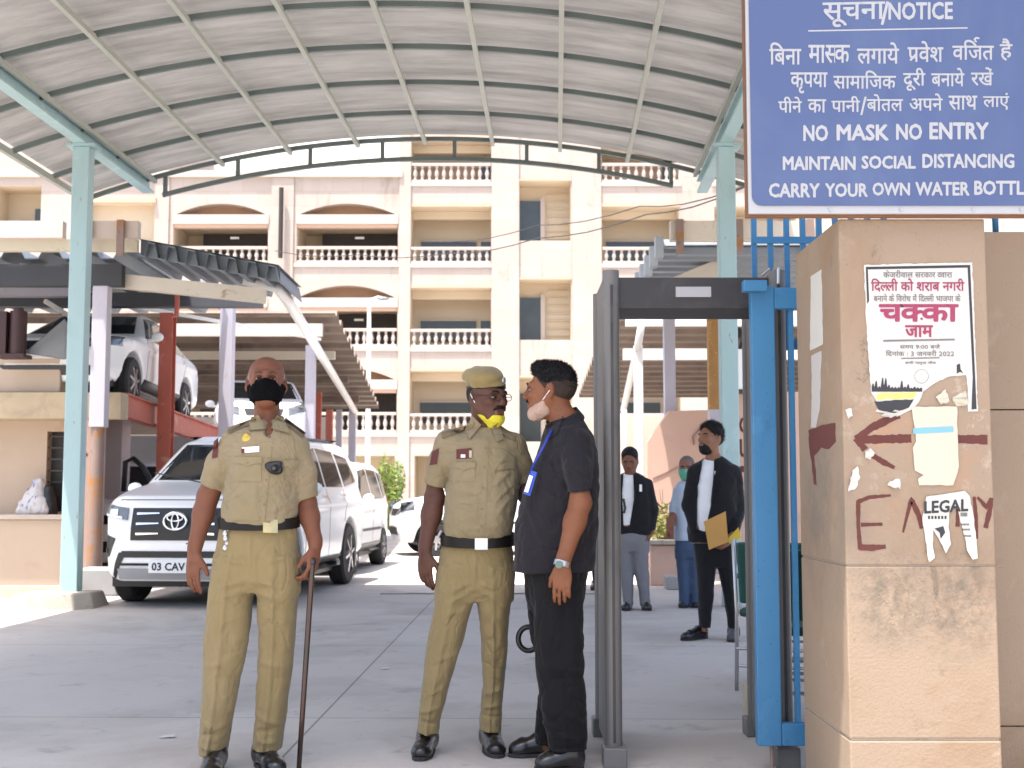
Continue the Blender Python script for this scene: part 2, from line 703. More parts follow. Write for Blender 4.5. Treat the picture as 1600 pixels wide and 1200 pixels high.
purlin_m = pm('canopy_purlin_paint', (0.36, 0.375, 0.33), 0.5, var=0.12, vs=3, spots=(((0.30, 0.27, 0.18), 4.0, 0.6, 0.75),))
galv = pm('grey_deck_steel', (0.20, 0.225, 0.25), 0.5, 0.3, var=0.15, vs=4)
rust_deck = pm('brown_deck_steel', (0.17, 0.125, 0.095), 0.7, var=0.3, vs=3, spots=(((0.09, 0.06, 0.05), 1.5, 0.5, 0.7),))
lilac = pm('lilac_grey_paint', (0.44, 0.42, 0.47), 0.55, var=0.1, vs=4, spots=(((0.33, 0.27, 0.2), 5.0, 0.62, 0.72),), stretch=(1, 1, 0.4))
whitep = pm('white_pipe_paint', (0.70, 0.69, 0.66), 0.5, var=0.08, vs=5, spots=(((0.45, 0.38, 0.28), 6.0, 0.65, 0.75),))
cream_beam = pm('cream_beam_paint', (0.58, 0.52, 0.43), 0.6, var=0.1, vs=3, spots=(((0.3, 0.2, 0.13), 5.0, 0.6, 0.72),))
red_steel = pm('red_oxide_steel', (0.42, 0.105, 0.07), 0.55, var=0.18, vs=5, spots=(((0.52, 0.25, 0.18), 4.0, 0.58, 0.7), ((0.12, 0.05, 0.04), 6, 0.66, 0.76)))
rusty = pm('rusty_pipe', (0.24, 0.17, 0.145), 0.8, var=0.2, vs=4, spots=(((0.30, 0.14, 0.05), 3.0, 0.5, 0.62), ((0.10, 0.07, 0.05), 8, 0.6, 0.7)))
ochre_steel = pm('rusty_ochre_steel', (0.33, 0.18, 0.06), 0.8, var=0.25, vs=6, spots=(((0.45, 0.30, 0.12), 14, 0.58, 0.66),))
booth_m = pm('booth_plaster', (0.46, 0.36, 0.275), 0.85, var=0.1, vs=1.5, bump=0.1, bs=30, spots=(((0.40, 0.28, 0.2), 1.6, 0.55, 0.72),))
booth_slab = pm('booth_slab_plaster', (0.44, 0.35, 0.235), 0.85, var=0.12, vs=2, spots=(((0.32, 0.25, 0.17), 2.2, 0.5, 0.7),))
pink_m = pm('pink_sandstone', (0.56, 0.37, 0.29), 0.85, var=0.08, vs=2, bump=0.06, bs=30, spots=(((0.46, 0.31, 0.25), 1.3, 0.55, 0.7),))
mauve_m = pm('mauve_plaster', (0.47, 0.39, 0.39), 0.85, var=0.08, vs=2, bump=0.05, bs=30)
conc = pm('rough_concrete', (0.36, 0.32, 0.27), 0.9, var=0.2, vs=9, bump=0.5, bs=25, spots=(((0.2, 0.17, 0.14), 5, 0.58, 0.7),))
conc_grey = pm('grey_concrete', (0.29, 0.285, 0.285), 0.9, var=0.1, vs=5, bump=0.2, bs=40)
red_paint = pm('painted_maroon', (0.10, 0.026, 0.020), 0.8, var=0.2, vs=9)
black_pl = pm('black_plastic', (0.010, 0.010, 0.011), 0.4, var=0.2, vs=9)
cable_m = pm('cable_black', (0.03, 0.028, 0.026), 0.6)
rubber = pm('tyre_rubber', (0.028, 0.027, 0.027), 0.85, var=0.2, vs=10)
alloy = pm('alloy_rim', (0.45, 0.45, 0.46), 0.3, 0.8, var=0.1, vs=8)
steelm = pm('plain_steel', (0.5, 0.5, 0.5), 0.35, 0.9, var=0.1)
blue_gate = pm('gate_blue_paint', (0.046, 0.19, 0.37), 0.42, var=0.10, vs=4, bump=0.05, bs=40, spots=(((0.03, 0.13, 0.29), 5, 0.60, 0.76), ((0.075, 0.25, 0.45), 2.2, 0.55, 0.7), ((0.16, 0.08, 0.045), 38, 0.67, 0.71), ((0.025, 0.09, 0.18), 60, 0.64, 0.70)), coat=0.0)
paper = pm('white_paper', (0.52, 0.505, 0.46), 0.9, var=0.05, vs=9, bump=0.15, bs=40)
ink_black = pm('black_ink', (0.03, 0.03, 0.035), 0.7)
ink_grey = pm('grey_ink', (0.16, 0.15, 0.15), 0.7)
ink_maroon = pm('maroon_ink', (0.27, 0.035, 0.085), 0.7)
ink_yellow = pm('yellow_ink', (0.70, 0.62, 0.15), 0.7)
white_paint = pm('white_paint', (0.80, 0.80, 0.80), 0.5, var=0.03)

# ------------------------------------------------------------------ ground
gm = pm('concrete_pavement', (0.475, 0.44, 0.405), 0.85, var=0.12, vs=0.9, bump=0.25, bs=60,
        spots=(((0.375, 0.343, 0.312), 0.55, 0.48, 0.64), ((0.25, 0.225, 0.205), 0.9, 0.60, 0.74), ((0.50, 0.47, 0.44), 1.7, 0.58, 0.70), ((0.30, 0.285, 0.27), 5, 0.60, 0.74), ((0.17, 0.155, 0.14), 26, 0.70, 0.76), ((0.28, 0.265, 0.25), 90, 0.62, 0.72)))
N, L, B = nodes_of(gm)
col_src = B.inputs['Base Color'].links[0].from_socket
gn = next(n for n in N if n.type == 'NEW_GEOMETRY')
bk = N.new('ShaderNodeTexBrick')
mpn = N.new('ShaderNodeMapping')
mpn.inputs['Location'].default_value = (1.107, -0.4, 0)
mpn.inputs['Rotation'].default_value = (0, 0, 0.0186)
L.new(gn.outputs['Position'], mpn.inputs[0])
L.new(mpn.outputs[0], bk.inputs['Vector'])
bk.offset = 0.0
bk.inputs['Scale'].default_value = 1.0
bk.inputs['Brick Width'].default_value = 3.6
bk.inputs['Row Height'].default_value = 3.1
bk.inputs['Mortar Size'].default_value = 0.008
bk.inputs['Mortar Smooth'].default_value = 0.6
bk.inputs['Color1'].default_value = (1, 1, 1, 1)
bk.inputs['Color2'].default_value = (0.93, 0.93, 0.94, 1)
bk.inputs['Mortar'].default_value = (0.45, 0.43, 0.42, 1)
mx = N.new('ShaderNodeMix')
mx.data_type = 'RGBA'
mx.blend_type = 'MULTIPLY'
mx.inputs[0].default_value = 1
L.new(col_src, mx.inputs[6])
L.new(bk.outputs['Color'], mx.inputs[7])
L.new(mx.outputs[2], B.inputs['Base Color'])
tag(MB().add([(-400, -100, 0), (400, -100, 0), (400, 900, 0), (-400, 900, 0)], [(0, 1, 2, 3)]).build('ground', gm), kind='structure')
# an expansion joint filled with dirt
crack_m = pm('crack_dirt', (0.20, 0.19, 0.18), 0.95)
jm = MB()
for (x0, x1, y) in ((-1.5, 0.95, 14.6), (-1.2, 0.6, 14.66)):
    n = 16
    for i in range(n):
        a = x0 + (x1 - x0) * i / n
        b = x0 + (x1 - x0) * (i + 1) / n
        jm.bar((a, y + rnd.uniform(-.03, .03), 0.005), (b, y + rnd.uniform(-.03, .03), 0.005), 0.05 + 0.05 * rnd.random(), 0.003)
tag(jm.build('ground_joint', crack_m), kind='structure')

# ------------------------------------------------------------------ main building (courthouse like block behind)
D0 = 50.0
bld = thing('building', 'pale sandstone courthouse block with arched openings and balustraded balconies', 'building', (0, D0, 0))


def fx(px): return P(px, 600, D0).x * 1.0
def fz(py): return P(800, py, D0).z


def wallmesh(x0, x1, zt, opens):
    """front wall with holes; opens: (l, t, r, b) in metres (x0,ztop,x1,zbot)"""
    xs = sorted({x0, x1} | {o[0] for o in opens} | {o[2] for o in opens})
    zs = sorted({-0.3, zt} | {o[1] for o in opens if o[1] < zt} | {o[3] for o in opens})
    mb = MB()
    for i in range(len(xs) - 1):
        for j in range(len(zs) - 1):
            a, b, c, d = xs[i], xs[i + 1], zs[j], zs[j + 1]
            if d - c < 1e-4 or b - a < 1e-4:
                continue
            mxx, mzz = (a + b) / 2, (c + d) / 2
            if any(o[0] < mxx < o[2] and o[3] < mzz < o[1] for o in opens):
                continue
            mb.add([(a, D0, c), (b, D0, c), (b, D0, d), (a, D0, d)], [(0, 1, 2, 3)])
    return mb


def recess(mb, l, t, r, b, dep, y=D0):
    vs = [(l, y, b), (r, y, b), (r, y, t), (l, y, t), (l, y + dep, b), (r, y + dep, b), (r, y + dep, t), (l, y + dep, t)]
    return mb.add(vs, [(4, 5, 6, 7), (0, 4, 7, 3), (5, 1, 2, 6), (0, 1, 5, 4), (7, 6, 2, 3)])


def baluster_row(mb, l, r, zt, zb, y):
    mb.box((l, y - 0.10, zt - 0.11), (r, y + 0.12, zt))
    mb.box((l, y - 0.08, zb), (r, y + 0.12, zb + 0.10))
    n = max(2, int(round((r - l) / 0.295)))
    for i in range(n):
        c = l + (r - l) * (i + 0.5) / n
        pr = ((0.055, 0), (0.055, 0.08), (0.035, 0.14), (0.078, 0.45), (0.06, 0.62), (0.032, 0.85), (0.055, 0.92), (0.055, 1.0))
        z0, z1 = zb + 0.10, zt - 0.11
        mb.tube([(c, y, z0 + (z1 - z0) * q[1]) for q in pr], [q[0] * 1.15 for q in pr], 8, cap=False)


rowsB = [(218, 285, 255), (323, 412, 386), (450, 543, 514), (580, 676, 646)]
opens, recs = [], []
bal = []
arches = []
for (l, r) in ((640, 767), (942, 1064), (1120, 1250)):
    for (t, b, rl) in rowsB:
        opens.append((fx(l), fz(t), fx(r), fz(b)))
        recs.append((fx(l), fz(t), fx(r), fz(b), 1.9))
        bal.append((fx(l), fx(r), fz(rl), fz(b)))
for (t, b) in ((283, 376), (437, 531), (590, 690)):
    opens.append((fx(812), fz(t), fx(893), fz(b)))
    recs.append((fx(812), fz(t), fx(893), fz(b), 1.2))
for (l, r) in ((64, 214), (265, 415), (460, 620)):
    for (tc, sp, lt, t, rl, b) in ((318, 335, 350, 350, 385, 411), (446, 465, 480, 480, 513, 542), (575, 593, 608, 608, 644, 676)):
        if l == 64:
            continue
        opens.append((fx(l), fz(t), fx(r), fz(b)))
        recs.append((fx(l), fz(t), fx(r), fz(b), 2.4))
        bal.append((fx(l), fx(r), fz(rl), fz(b)))
        arches.append((fx(l + 4), fx(r - 4), fz(tc), fz(sp)))
opens += [(a, zt, b, zb) for (a, b, zt, zb) in arches]
opens.append((fx(-20), fz(290), fx(55), fz(346)))
recs.append((fx(-20), fz(290), fx(55), fz(346), 1.5))
opens.append((fx(128), fz(318), fx(235), fz(376)))
recs.append((fx(128), fz(318), fx(235), fz(376), 0.5))
for (l, r) in ((500, 618), (648, 700), (712, 770)):
    opens.append((fx(l), fz(712), fx(r), -0.3))
    recs.append((fx(l), fz(712), fx(r), -0.3, 2.0))
ztop = fz(130)
for o in opens:
    pass
wl = wallmesh(fx(-420), fx(628), fz(272), [o for o in opens if o[2] <= fx(628)])
wt_ = MB().box((fx(-420) + .01, D0 + .005, fz(272) + .121), (fx(243), D0 + 13.8, fz(150)))
wr = wallmesh(fx(628), fx(1100), ztop, [o for o in opens if o[0] > fx(628) and o[2] < fx(1100)])
for q, mm in ((wr.v, 0),):
    base = len(wl.v)
    wl.v += wr.v
    wl.f += [tuple(i + base for i in f) for f in wr.f]
    wl.m += wr.m
we = wallmesh(fx(1100), fx(1900), fz(272), [o for o in opens if o[0] > fx(1100)])
base = len(wl.v)
wl.v += we.v
wl.f += [tuple(i + base for i in f) for f in we.f]
wl.m += we.m
# arch heads: fill each arch rectangle above the curve, with a soffit
for (a, b, zt, zb) in arches:
    n = 24
    w = (b - a) / 2
    h = zt - zb
    RR = (w * w + h * h) / (2 * h)
    up = lambda x: zt - RR + math.sqrt(max(RR * RR - (x - (a + b) / 2) ** 2, 0))
    for i in range(n):
        x0, x1 = a + (b - a) * i / n, a + (b - a) * (i + 1) / n
        wl.add([(x0, D0, up(x0)), (x1, D0, up(x1)), (x1, D0, zt), (x0, D0, zt)], [(0, 1, 2, 3)])
        wl.add([(x0, D0, up(x0)), (x1, D0, up(x1)), (x1, D0 + .6, up(x1)), (x0, D0 + .6, up(x0))], [(3, 2, 1, 0)])
# roof slabs and side returns give the block its depth
wl.box((fx(-420), D0 + 0.01, fz(272) - 0.3), (fx(628), D0 + 14, fz(272) - 0.02))
wl.box((fx(628) + .01, D0 + 0.01, ztop - 0.3), (fx(1100) - .01, D0 + 14, ztop - 0.02))
wl.box((fx(1100), D0 + 0.01, fz(272) - 0.3), (fx(1900), D0 + 14, fz(272) - 0.02))
wl.box((fx(628), D0 + 0.002, fz(272) - .5), (fx(628) + 0.3, D0 + 13.9, ztop - .31))
wl.box((fx(-420), D0 + .002, -.3), (fx(-420) + .3, D0 + 13.9, fz(272) - .31))
# stone joints in the wall material
N, L, B = nodes_of(stone)
cs = B.inputs['Base Color'].links[0].from_socket
gn = next(n for n in N if n.type == 'NEW_GEOMETRY')
mp = N.new('ShaderNodeMapping')
mp.inputs['Rotation'].default_value = (math.pi / 2, 0, 0)
L.new(gn.outputs['Position'], mp.inputs[0])
bk = N.new('ShaderNodeTexBrick')
L.new(mp.outputs[0], bk.inputs['Vector'])
bk.inputs['Scale'].default_value = 1
bk.inputs['Brick Width'].default_value = 1.2
bk.inputs['Row Height'].default_value = 0.6
bk.inputs['Mortar Size'].default_value = 0.012
bk.inputs['Color1'].default_value = (1, 1, 1, 1)
bk.inputs['Color2'].default_value = (0.93, 0.92, 0.91, 1)
bk.inputs['Mortar'].default_value = (0.86, 0.84, 0.83, 1)
mx = N.new('ShaderNodeMix'); mx.data_type = 'RGBA'; mx.blend_type = 'MULTIPLY'; mx.inputs[0].default_value = 1
L.new(cs, mx.inputs[6]); L.new(bk.outputs['Color'], mx.inputs[7]); L.new(mx.outputs[2], B.inputs['Base Color'])
arch_m = pm('arch_plaster', (0.40, 0.25, 0.16), 0.9)
wl.build('wall', stone, bld)
wt_.build('upper_storey', stone, bld)
for (l, t, r, b, dep) in recs:
    recess(MB(), l, t, r, b, dep).build('balcony_recess', stone_in, bld)
for (a, b, zt, zb) in arches:
    MB().add([(a, D0 + .6, zb - .02), (b, D0 + .6, zb - .02), (b, D0 + .6, zt + .02), (a, D0 + .6, zt + .02)], [(0, 1, 2, 3)]).build('arch_infill', arch_m, bld)
    MB().box((a - .12, D0 - .05, fz(350) - fz(335) + zb), (b + .12, D0 - .003, zb - .02)).build('lintel', cream_m, bld)
for (l, r, zt, zb) in bal:
    mb = MB()
    baluster_row(mb, l + 0.02, r - 0.02, zt, zb, D0 + 0.05)
    mb.build('balustrade', cream_m, bld, smooth='auto')
# ledges under the balconies
for (l, r, zt, zb) in bal:
    MB().box((l - .1, D0 - .06, zb - .16), (r + .1, D0 - .004, zb - .01)).build('ledge', cream_m, bld)
# things seen at the back of the balconies: door and window bands
for (l, r) in ((640, 767), (942, 1064)):
    for (t, b, rl) in rowsB:
        x0, x1 = fx(l), fx(r)
        fr = MB().box((x0 + .3, D0 + 1.82, fz(rl) - .3), (x0 + (x1 - x0) * .8, D0 + 1.86, fz(rl - 22))).build('window', lintel_m if t == 218 else win_glass, bld)
        MB().box((x0 + .3, D0 + 1.78, fz(rl - 22)), (x0 + (x1 - x0) * .8, D0 + 1.815, fz(rl - 22) + .08)).build('window_frame', cream_m, fr)
        MB().box((x0 + .01, D0 + .9, fz(t) - .32), (x1 - .01, D0 + 1.1, fz(t) - .004)).build('ceiling_beam', stone_in, bld)
        MB().box((x0 + (x1 - x0) * .86, D0 + 1.80, fz(b)), (x1 - .03, D0 + 1.86, fz(rl - 22))).build('door', win_glass, bld)
        MB().box((x0 - .05, D0 - .03, fz(t) + .004), (x1 + .05, D0 - .003, fz(t) + .13)).build('lintel', lintel_m, bld)
for (l, r) in ((265, 415), (460, 620)):
    for (t, rl, b) in ((350, 385, 411), (480, 513, 542), (608, 644, 676)):
        x0, x1 = fx(l), fx(r)
        MB().box((x0 + .75, D0 + 1.9, fz(b)), (x1 - .02, D0 + 2.35, fz(t) - .03)).build('veranda_fill', dark_open, bld)  # dark block filling the back of the arched opening
        MB().box((x0 + .02, D0 + .02, fz(t) - .14), (x1 - .02, D0 + .3, fz(t) - .005)).build('lintel', lintel_m, bld)
        MB().box((x0 + (x1 - x0) * .55, D0 + .9, fz(t) - .42), (x0 + (x1 - x0) * .64, D0 + .98, fz(t) - .34)).build('ceiling_light', white_paint, bld)
for (t, b) in ((283, 376), (437, 531), (590, 690)):
    x0, x1 = fx(812), fx(893)
    MB().box((x0 + .01, D0 + 1.02, fz(b) + .02), (x0 + (x1 - x0) * .42, D0 + 1.16, fz(t + 22))).build('window', win_glass, bld)
    MB().box((x0 + (x1 - x0) * .42, D0 + .95, fz(b) + .02), (x0 + (x1 - x0) * .5, D0 + 1.17, fz(t + 18))).build('window_frame', cream_m, bld)
    lv = MB()
    for k in range(7):
        z = fz(b) + (fz(t) - fz(b)) * (k + 1) / 8
        lv.box((x0 + (x1 - x0) * .55, D0 + 1.1, z), (x1 - .02, D0 + 1.17, z + .03))
    lv.build('louvre', stone_in, bld)
    MB().box((x0 - .03, D0 - .05, fz(t) + .004), (x1 + .03, D0 - .003, fz(t) + .08)).build('lintel', lintel_m, bld)
MB().box((fx(28), D0 + 1.2, fz(342)), (fx(54), D0 + 1.47, fz(316))).build('window', win_glass, bld)
MB().box((fx(120), D0 - .2, fz(318)), (fx(238), D0 - .004, fz(318) + .2)).build('lintel', lintel_m, bld)
MB().box((fx(-420), D0 - .14, fz(272) - .14), (fx(627), D0 - .004, fz(272) + .12)).build('cornice', cream_m, bld)
for (px0, px1) in ((236, 258), (420, 455), (622, 640), (768, 811), (895, 941)):
    MB().box((fx(px0), D0 - .07, -.3), (fx(px1), D0 - .005, fz(272) - .15 if px1 < 630 else ztop - .4)).build('pilaster', stone, bld)
for (l, r, t, b) in ((390, 419, 232, 262), (495, 525, 226, 262), (603, 621, 226, 272)):
    f = MB().box((fx(l), D0 + 2.95, fz(b)), (fx(r), D0 + 3.0, fz(t))).build('window', pm('pale_window', (0.45, 0.47, 0.5), 0.3), bld)
    fr = MB()
    for q in (0, .5, 1):
        fr.box((fx(l) + (fx(r) - fx(l)) * q - .04, D0 + 2.90, fz(b)), (fx(l) + (fx(r) - fx(l)) * q + .04, D0 + 2.945, fz(t)))
    fr.box((fx(l), D0 + 2.91, fz((t + b) / 2) - .04), (fx(r), D0 + 2.944, fz((t + b) / 2) + .04))
    fr.build('window_frame', white_paint, f)
MB().box((fx(300), D0 + 3.01, fz(272)), (fx(627), D0 + 9, fz(180))).build('penthouse', white_wall, bld)
MB().tube([(fx(437), D0 - .3, fz(405)), (fx(437), D0 - .3, fz(296))], 0.09, 10).build('drain_pipe', dark_open, bld)

# ------------------------------------------------------------------ entrance canopy
YAW = (869 - 800) / FPX
can = thing('entrance_canopy', 'barrel vaulted translucent entrance canopy on pale teal steel posts over the driveway', 'canopy', (0, 12, 0))
RAD, ZA = 12.4, 5.41


def cpt(o, y, dz=0.0):
    """point on the vault: offset o across, distance y"""
    return Vector((-0.91 + (y - 15) * YAW + o, y, ZA - RAD + math.sqrt(RAD * RAD - o * o) + dz))


Y0, Y1 = 3.5, 15.0
sheet_m = bpy.data.materials.new('translucent_sheet')
sheet_m.use_nodes = True
nt = sheet_m.node_tree
N, L = nt.nodes, nt.links
B = N['Principled BSDF']
g = N.new('ShaderNodeNewGeometry')
mp = N.new('ShaderNodeMapping')
mp.inputs['Scale'].default_value = (0.35, 2.2, 1)
L.new(g.outputs['Position'], mp.inputs[0])
nn = N.new('ShaderNodeTexNoise')
nn.inputs['Scale'].default_value = 2.2
nn.inputs['Detail'].default_value = 8
nn.inputs['Roughness'].default_value = 0.7
L.new(mp.outputs[0], nn.inputs['Vector'])
cr_ = N.new('ShaderNodeValToRGB')
cr_.color_ramp.elements[0].position = 0.3
cr_.color_ramp.elements[0].color = (0.125, 0.118, 0.108, 1)
cr_.color_ramp.elements[1].position = 0.7
cr_.color_ramp.elements[1].color = (0.275, 0.26, 0.243, 1)
L.new(nn.outputs['Fac'], cr_.inputs[0])
L.new(cr_.outputs[0], B.inputs['Base Color'])
B.inputs['Roughness'].default_value = 0.6
tl = N.new('ShaderNodeBsdfTranslucent')
L.new(cr_.outputs[0], tl.inputs['Color'])
ms = N.new('ShaderNodeMixShader')
ms.inputs[0].default_value = 0.20
L.new(B.outputs[0], ms.inputs[1])
L.new(tl.outputs[0], ms.inputs[2])
L.new(ms.outputs[0], N['Material Output'].inputs[0])
sh = MB()
n = 40
OW = 4.2
for j in range(12):
    a, b = Y0 + (Y1 - Y0) * j / 12, Y0 + (Y1 - Y0) * (j + 1) / 12
    for i in range(n):
        o0, o1 = -OW + 2 * OW * i / n, -OW + 2 * OW * (i + 1) / n
        sh.add([cpt(o0, a, .055), cpt(o1, a, .055), cpt(o1, b, .055), cpt(o0, b, .055)], [(3, 2, 1, 0)])
sh.build('roof_sheet', sheet_m, can, smooth=True)
ys = [Y1 - 1.06 * k for k in range(11)]
for y in ys:
    mb = MB()
    for i in range(n):
        o0, o1 = -OW + 2 * OW * i / n, -OW + 2 * OW * (i + 1) / n
        mb.bar(cpt(o0, y, 0.0), cpt(o1, y, 0.0), 0.04, 0.05)
    mb.build('rib', rib_m, can)
for k in range(9):
    o = -3.4 + 0.815 * k
    MB().bar(cpt(o, Y0, -.035), cpt(o, Y1 + .05, -.035), 0.045, 0.05).build('purlin', purlin_m, can)
for o in (-OW, OW):
    MB().bar(cpt(o, Y0, -.03), cpt(o, Y1 + .05, -.03), 0.05, 0.07).build('purlin', purlin_m, can)
tr = MB()
for i in range(30):
    o0, o1 = -3.3 + 6.15 * i / 30, -3.3 + 6.15 * (i + 1) / 30
    tr.bar(cpt(o0, Y1 + .02, -.24), cpt(o1, Y1 + .02, -.24), 0.045, 0.05)
tr.build('truss_chord', rib_m, can)
for k in range(8):
    o = -3.27 + 6.1 * k / 7
    MB().bar(cpt(o, Y1 + .02, -.22), cpt(o, Y1 + .02, -.02), 0.045, 0.045, up=(0, 1, 0)).build('truss_web', rib_m, can)
for (px, cy) in ((111, 13.0), (1137, 13.0)):
    for yy in (13.0, 5.2):
        px_x = P(px, 915 if px < 800 else 500, 13.0).x + (yy - 13.0) * YAW
        if yy < 6 and px > 800:
            continue
        if yy < 6:
            continue
        ps = MB().box((px_x - .088, yy - .088, 0.0), (px_x + .088, yy + .088, 4.74)).build('post', paint_teal, can, bevel=0.008)
        MB().box((px_x - .15, yy - .13, 4.741), (px_x + .15, yy + .13, 4.765)).build('cap_plate', paint_teal, ps)
        gs = MB()
        for s_ in ((-1, 1) if px < 800 else ()):
            gs.prism([(px_x + s_ * .089, yy - .01, .0), (px_x + s_ * .2, yy - .01, .0), (px_x + s_ * .089, yy - .01, .2)], (0, .02, 0))
        if px < 800:
            gs.build('gusset', paint_teal, ps)
    bx = P(px, 915 if px < 800 else 500, 13.0).x
    bm_ = MB()
    a, b = Vector((bx + (Y0 - 13) * YAW, Y0, 4.86)), Vector((bx + (Y1 + .1 - 13) * YAW, Y1 + .1, 4.86))
    bm_.bar(a + Vector((0, 0, -.08)), b + Vector((0, 0, -.08)), .13, .025)
    bm_.bar(a + Vector((0, 0, .06)), b + Vector((0, 0, .06)), .13, .025)
    bm_.bar(a + Vector((0, 0, -.01)), b + Vector((0, 0, -.01)), .03, .115)
    bm_.build('eave_beam', paint_teal, can)
    for yy in (8.5, 10.6, 13.0, 14.9):
        MB().box((bx + (yy - 13) * YAW - .02, yy - .03, 4.934), (bx + (yy - 13) * YAW + .02, yy + .03, 5.02)).build('bracket', rib_m, can)

# footing block under the left post, kerbs
fb = MB()
random_pts = [(27, 943), (40, 917), (120, 914), (150, 917), (157, 925), (150, 942), (118, 948)]
gx = []
for q in random_pts:
    gx.append(q)
x0, x1 = P(28, 940, 12.9).x, P(156, 940, 12.9).x
ring0 = [(x0, 12.62), (x1 - .15, 12.6), (x1, 12.75), (x1 - .02, 13.3), (x0 + .2, 13.35), (x0 - .02, 13.2)]
vs = [(x, y, -.02) for x, y in ring0] + [(x + (0.05 if x < -4.5 else -.06), y + (.04 if y < 13 else -.04), .155 + rnd.uniform(-.012, .012)) for x, y in ring0]
fs = [tuple(range(5, -1, -1))[::-1][::-1], tuple(range(6, 12))] + [(i, (i + 1) % 6, (i + 1) % 6 + 6, i + 6) for i in range(6)]
fo = MB().add(vs, fs).build('footing_block', conc, None, bevel=0.02, loc=((x0 + x1) / 2, 13, 0))
tag(fo, 'chipped rough concrete block around the foot of the left teal canopy post', 'concrete block')
k1 = MB().box((P(130, 900, 14.6).x, 14.3, 0), (P(196, 900, 14.6).x, 14.8, .30)).build('kerb_stone', conc_grey, bevel=.02, loc=(-5, 14.5, 0))
tag(k1, 'smooth grey concrete kerb block beside the front wheel of the white suv', 'kerb stone')
k2 = MB().box((-9, 14.1, 0), (P(118, 940, 14.1).x, 14.25, .12)).build('kerb', pm('pale_yellow_kerb', (0.6, 0.5, 0.3), 0.8, var=.15, vs=4, spots=(((.45, .4, .33), 3, .5, .65),)), loc=(-6, 14.2, 0))
tag(k2, kind='structure')

# overhead cables
for (pts, r) in (([(430, 392, 44), (560, 398, 42), (700, 396, 38), (840, 372, 33), (1010, 335, 27), (1180, 285, 20)], .014),
                 ([(700, 378, 40), (840, 352, 34), (1000, 322, 27), (1160, 292, 20)], .012)):
    w = [P(*p) for p in pts]
    fine = []
    for i in range(len(w) - 1):
        for t in (0, .25, .5, .75):
            fine.append(w[i].lerp(w[i + 1], t) - Vector((0, 0, .12 * math.sin(math.pi * t))))
    fine.append(w[-1])
    o = MB().tube(fine, r, 6).build('cable', cable_m, loc=w[0])
    tag(o, 'thin black overhead cable sagging across the facade, the %s of two' % ('lower' if r > .013 else 'upper'), 'cable', 'overhead cables')
# ------------------------------------------------------------------ parking sheds: left
def deck(x0, x1, zfun, y0, y1, pitch, amp, along='y'):
    """trapezoid corrugated sheet; ribs run along y (or along x)"""
    mb = MB()
    prof = ((0, 0), (.35, 0), (.5, 1), (.85, 1), (1.0, 0))
    if along == 'y':
        n = int(round((x1 - x0) / pitch))
        pts = []
        for i in range(n):
            for (t, h) in prof[:-1]:
                pts.append((x0 + (i + t) * (x1 - x0) / n, h * amp))
        pts.append((x1, 0))
        for i in range(len(pts) - 1):
            a, b = pts[i], pts[i + 1]
            v = [(a[0], y0, zfun(a[0], y0) + a[1]), (b[0], y0, zfun(b[0], y0) + b[1]), (b[0], y1, zfun(b[0], y1) + b[1]), (a[0], y1, zfun(a[0], y1) + a[1])]
            mb.add(v + [(q[0], q[1], q[2] + .012) for q in v], [(3, 2, 1, 0), (4, 5, 6, 7), (0, 1, 5, 4), (2, 3, 7, 6)])
    else:
        n = int(round((y1 - y0) / pitch))
        pts = []
        for i in range(n):
            for (t, h) in prof[:-1]:
                pts.append((y0 + (i + t) * (y1 - y0) / n, h * amp))
        pts.append((y1, 0))
        for i in range(len(pts) - 1):
            a, b = pts[i], pts[i + 1]
            xa0, xa1 = (x0(a[0]) if callable(x0) else x0), (x1(a[0]) if callable(x1) else x1)
            xb0, xb1 = (x0(b[0]) if callable(x0) else x0), (x1(b[0]) if callable(x1) else x1)
            v = [(xa0, a[0], zfun(xa0, a[0]) + a[1]), (xa1, a[0], zfun(xa1, a[0]) + a[1]), (xb1, b[0], zfun(xb1, b[0]) + b[1]), (xb0, b[0], zfun(xb0, b[0]) + b[1])]
            mb.add(v + [(q[0], q[1], q[2] + .012) for q in v], [(3, 2, 1, 0), (4, 5, 6, 7), (1, 2, 6, 5), (3, 0, 4, 7)])
    return mb


shed = thing('parking_shed', 'tall steel car parking shed with grey ribbed roof and raised red deck on the left', 'parking shed', (-6, 17, 0))
ZS = 4.03
XK = P(215, 390, 14.9).x
XE = P(435, 430, 14.9).x


def zl(x, y):
    return ZS - max(0, x - XK) * 0.19


deck(XK, XE, lambda x, y: zl(x, y) - .06, 14.9, 16.6, .235, .17).build('roof_deck', galv, shed)
deck(-13, XK, lambda x, y: ZS - .10, 14.92, 19.5, .45, .12).build('roof_deck', galv, shed)
cl_ = MB()
for k in range(12):
    xa_, xb_ = XK + (XE - XK) * k / 12, XK + (XE - XK) * (k + 1) / 12
    cl_.add([(xa_, 15.02, zl(xa_, 0) - .05), (xb_, 15.02, zl(xb_, 0) - .05), (xb_, 15.02, zl(xb_, 0) + .14), (xa_, 15.02, zl(xa_, 0) + .14)], [(0, 1, 2, 3)])
    cl_.add([(xa_, 14.9, zl(xa_, 0) + .142), (xb_, 14.9, zl(xb_, 0) + .142), (xb_, 16.6, zl(xb_, 0) + .142), (xa_, 16.6, zl(xa_, 0) + .142)], [(0, 1, 2, 3)])
cl_.build('roof_lining', galv, shed)
MB().box((-13, 14.8, ZS - .03), (XK + .02, 14.89, ZS + .11)).build('fascia', pm('cream_fascia', (.52, .47, .36), .7, var=.1, vs=3, spots=(((.35, .3, .2), 3, .6, .7),)), shed)
fz2 = MB()
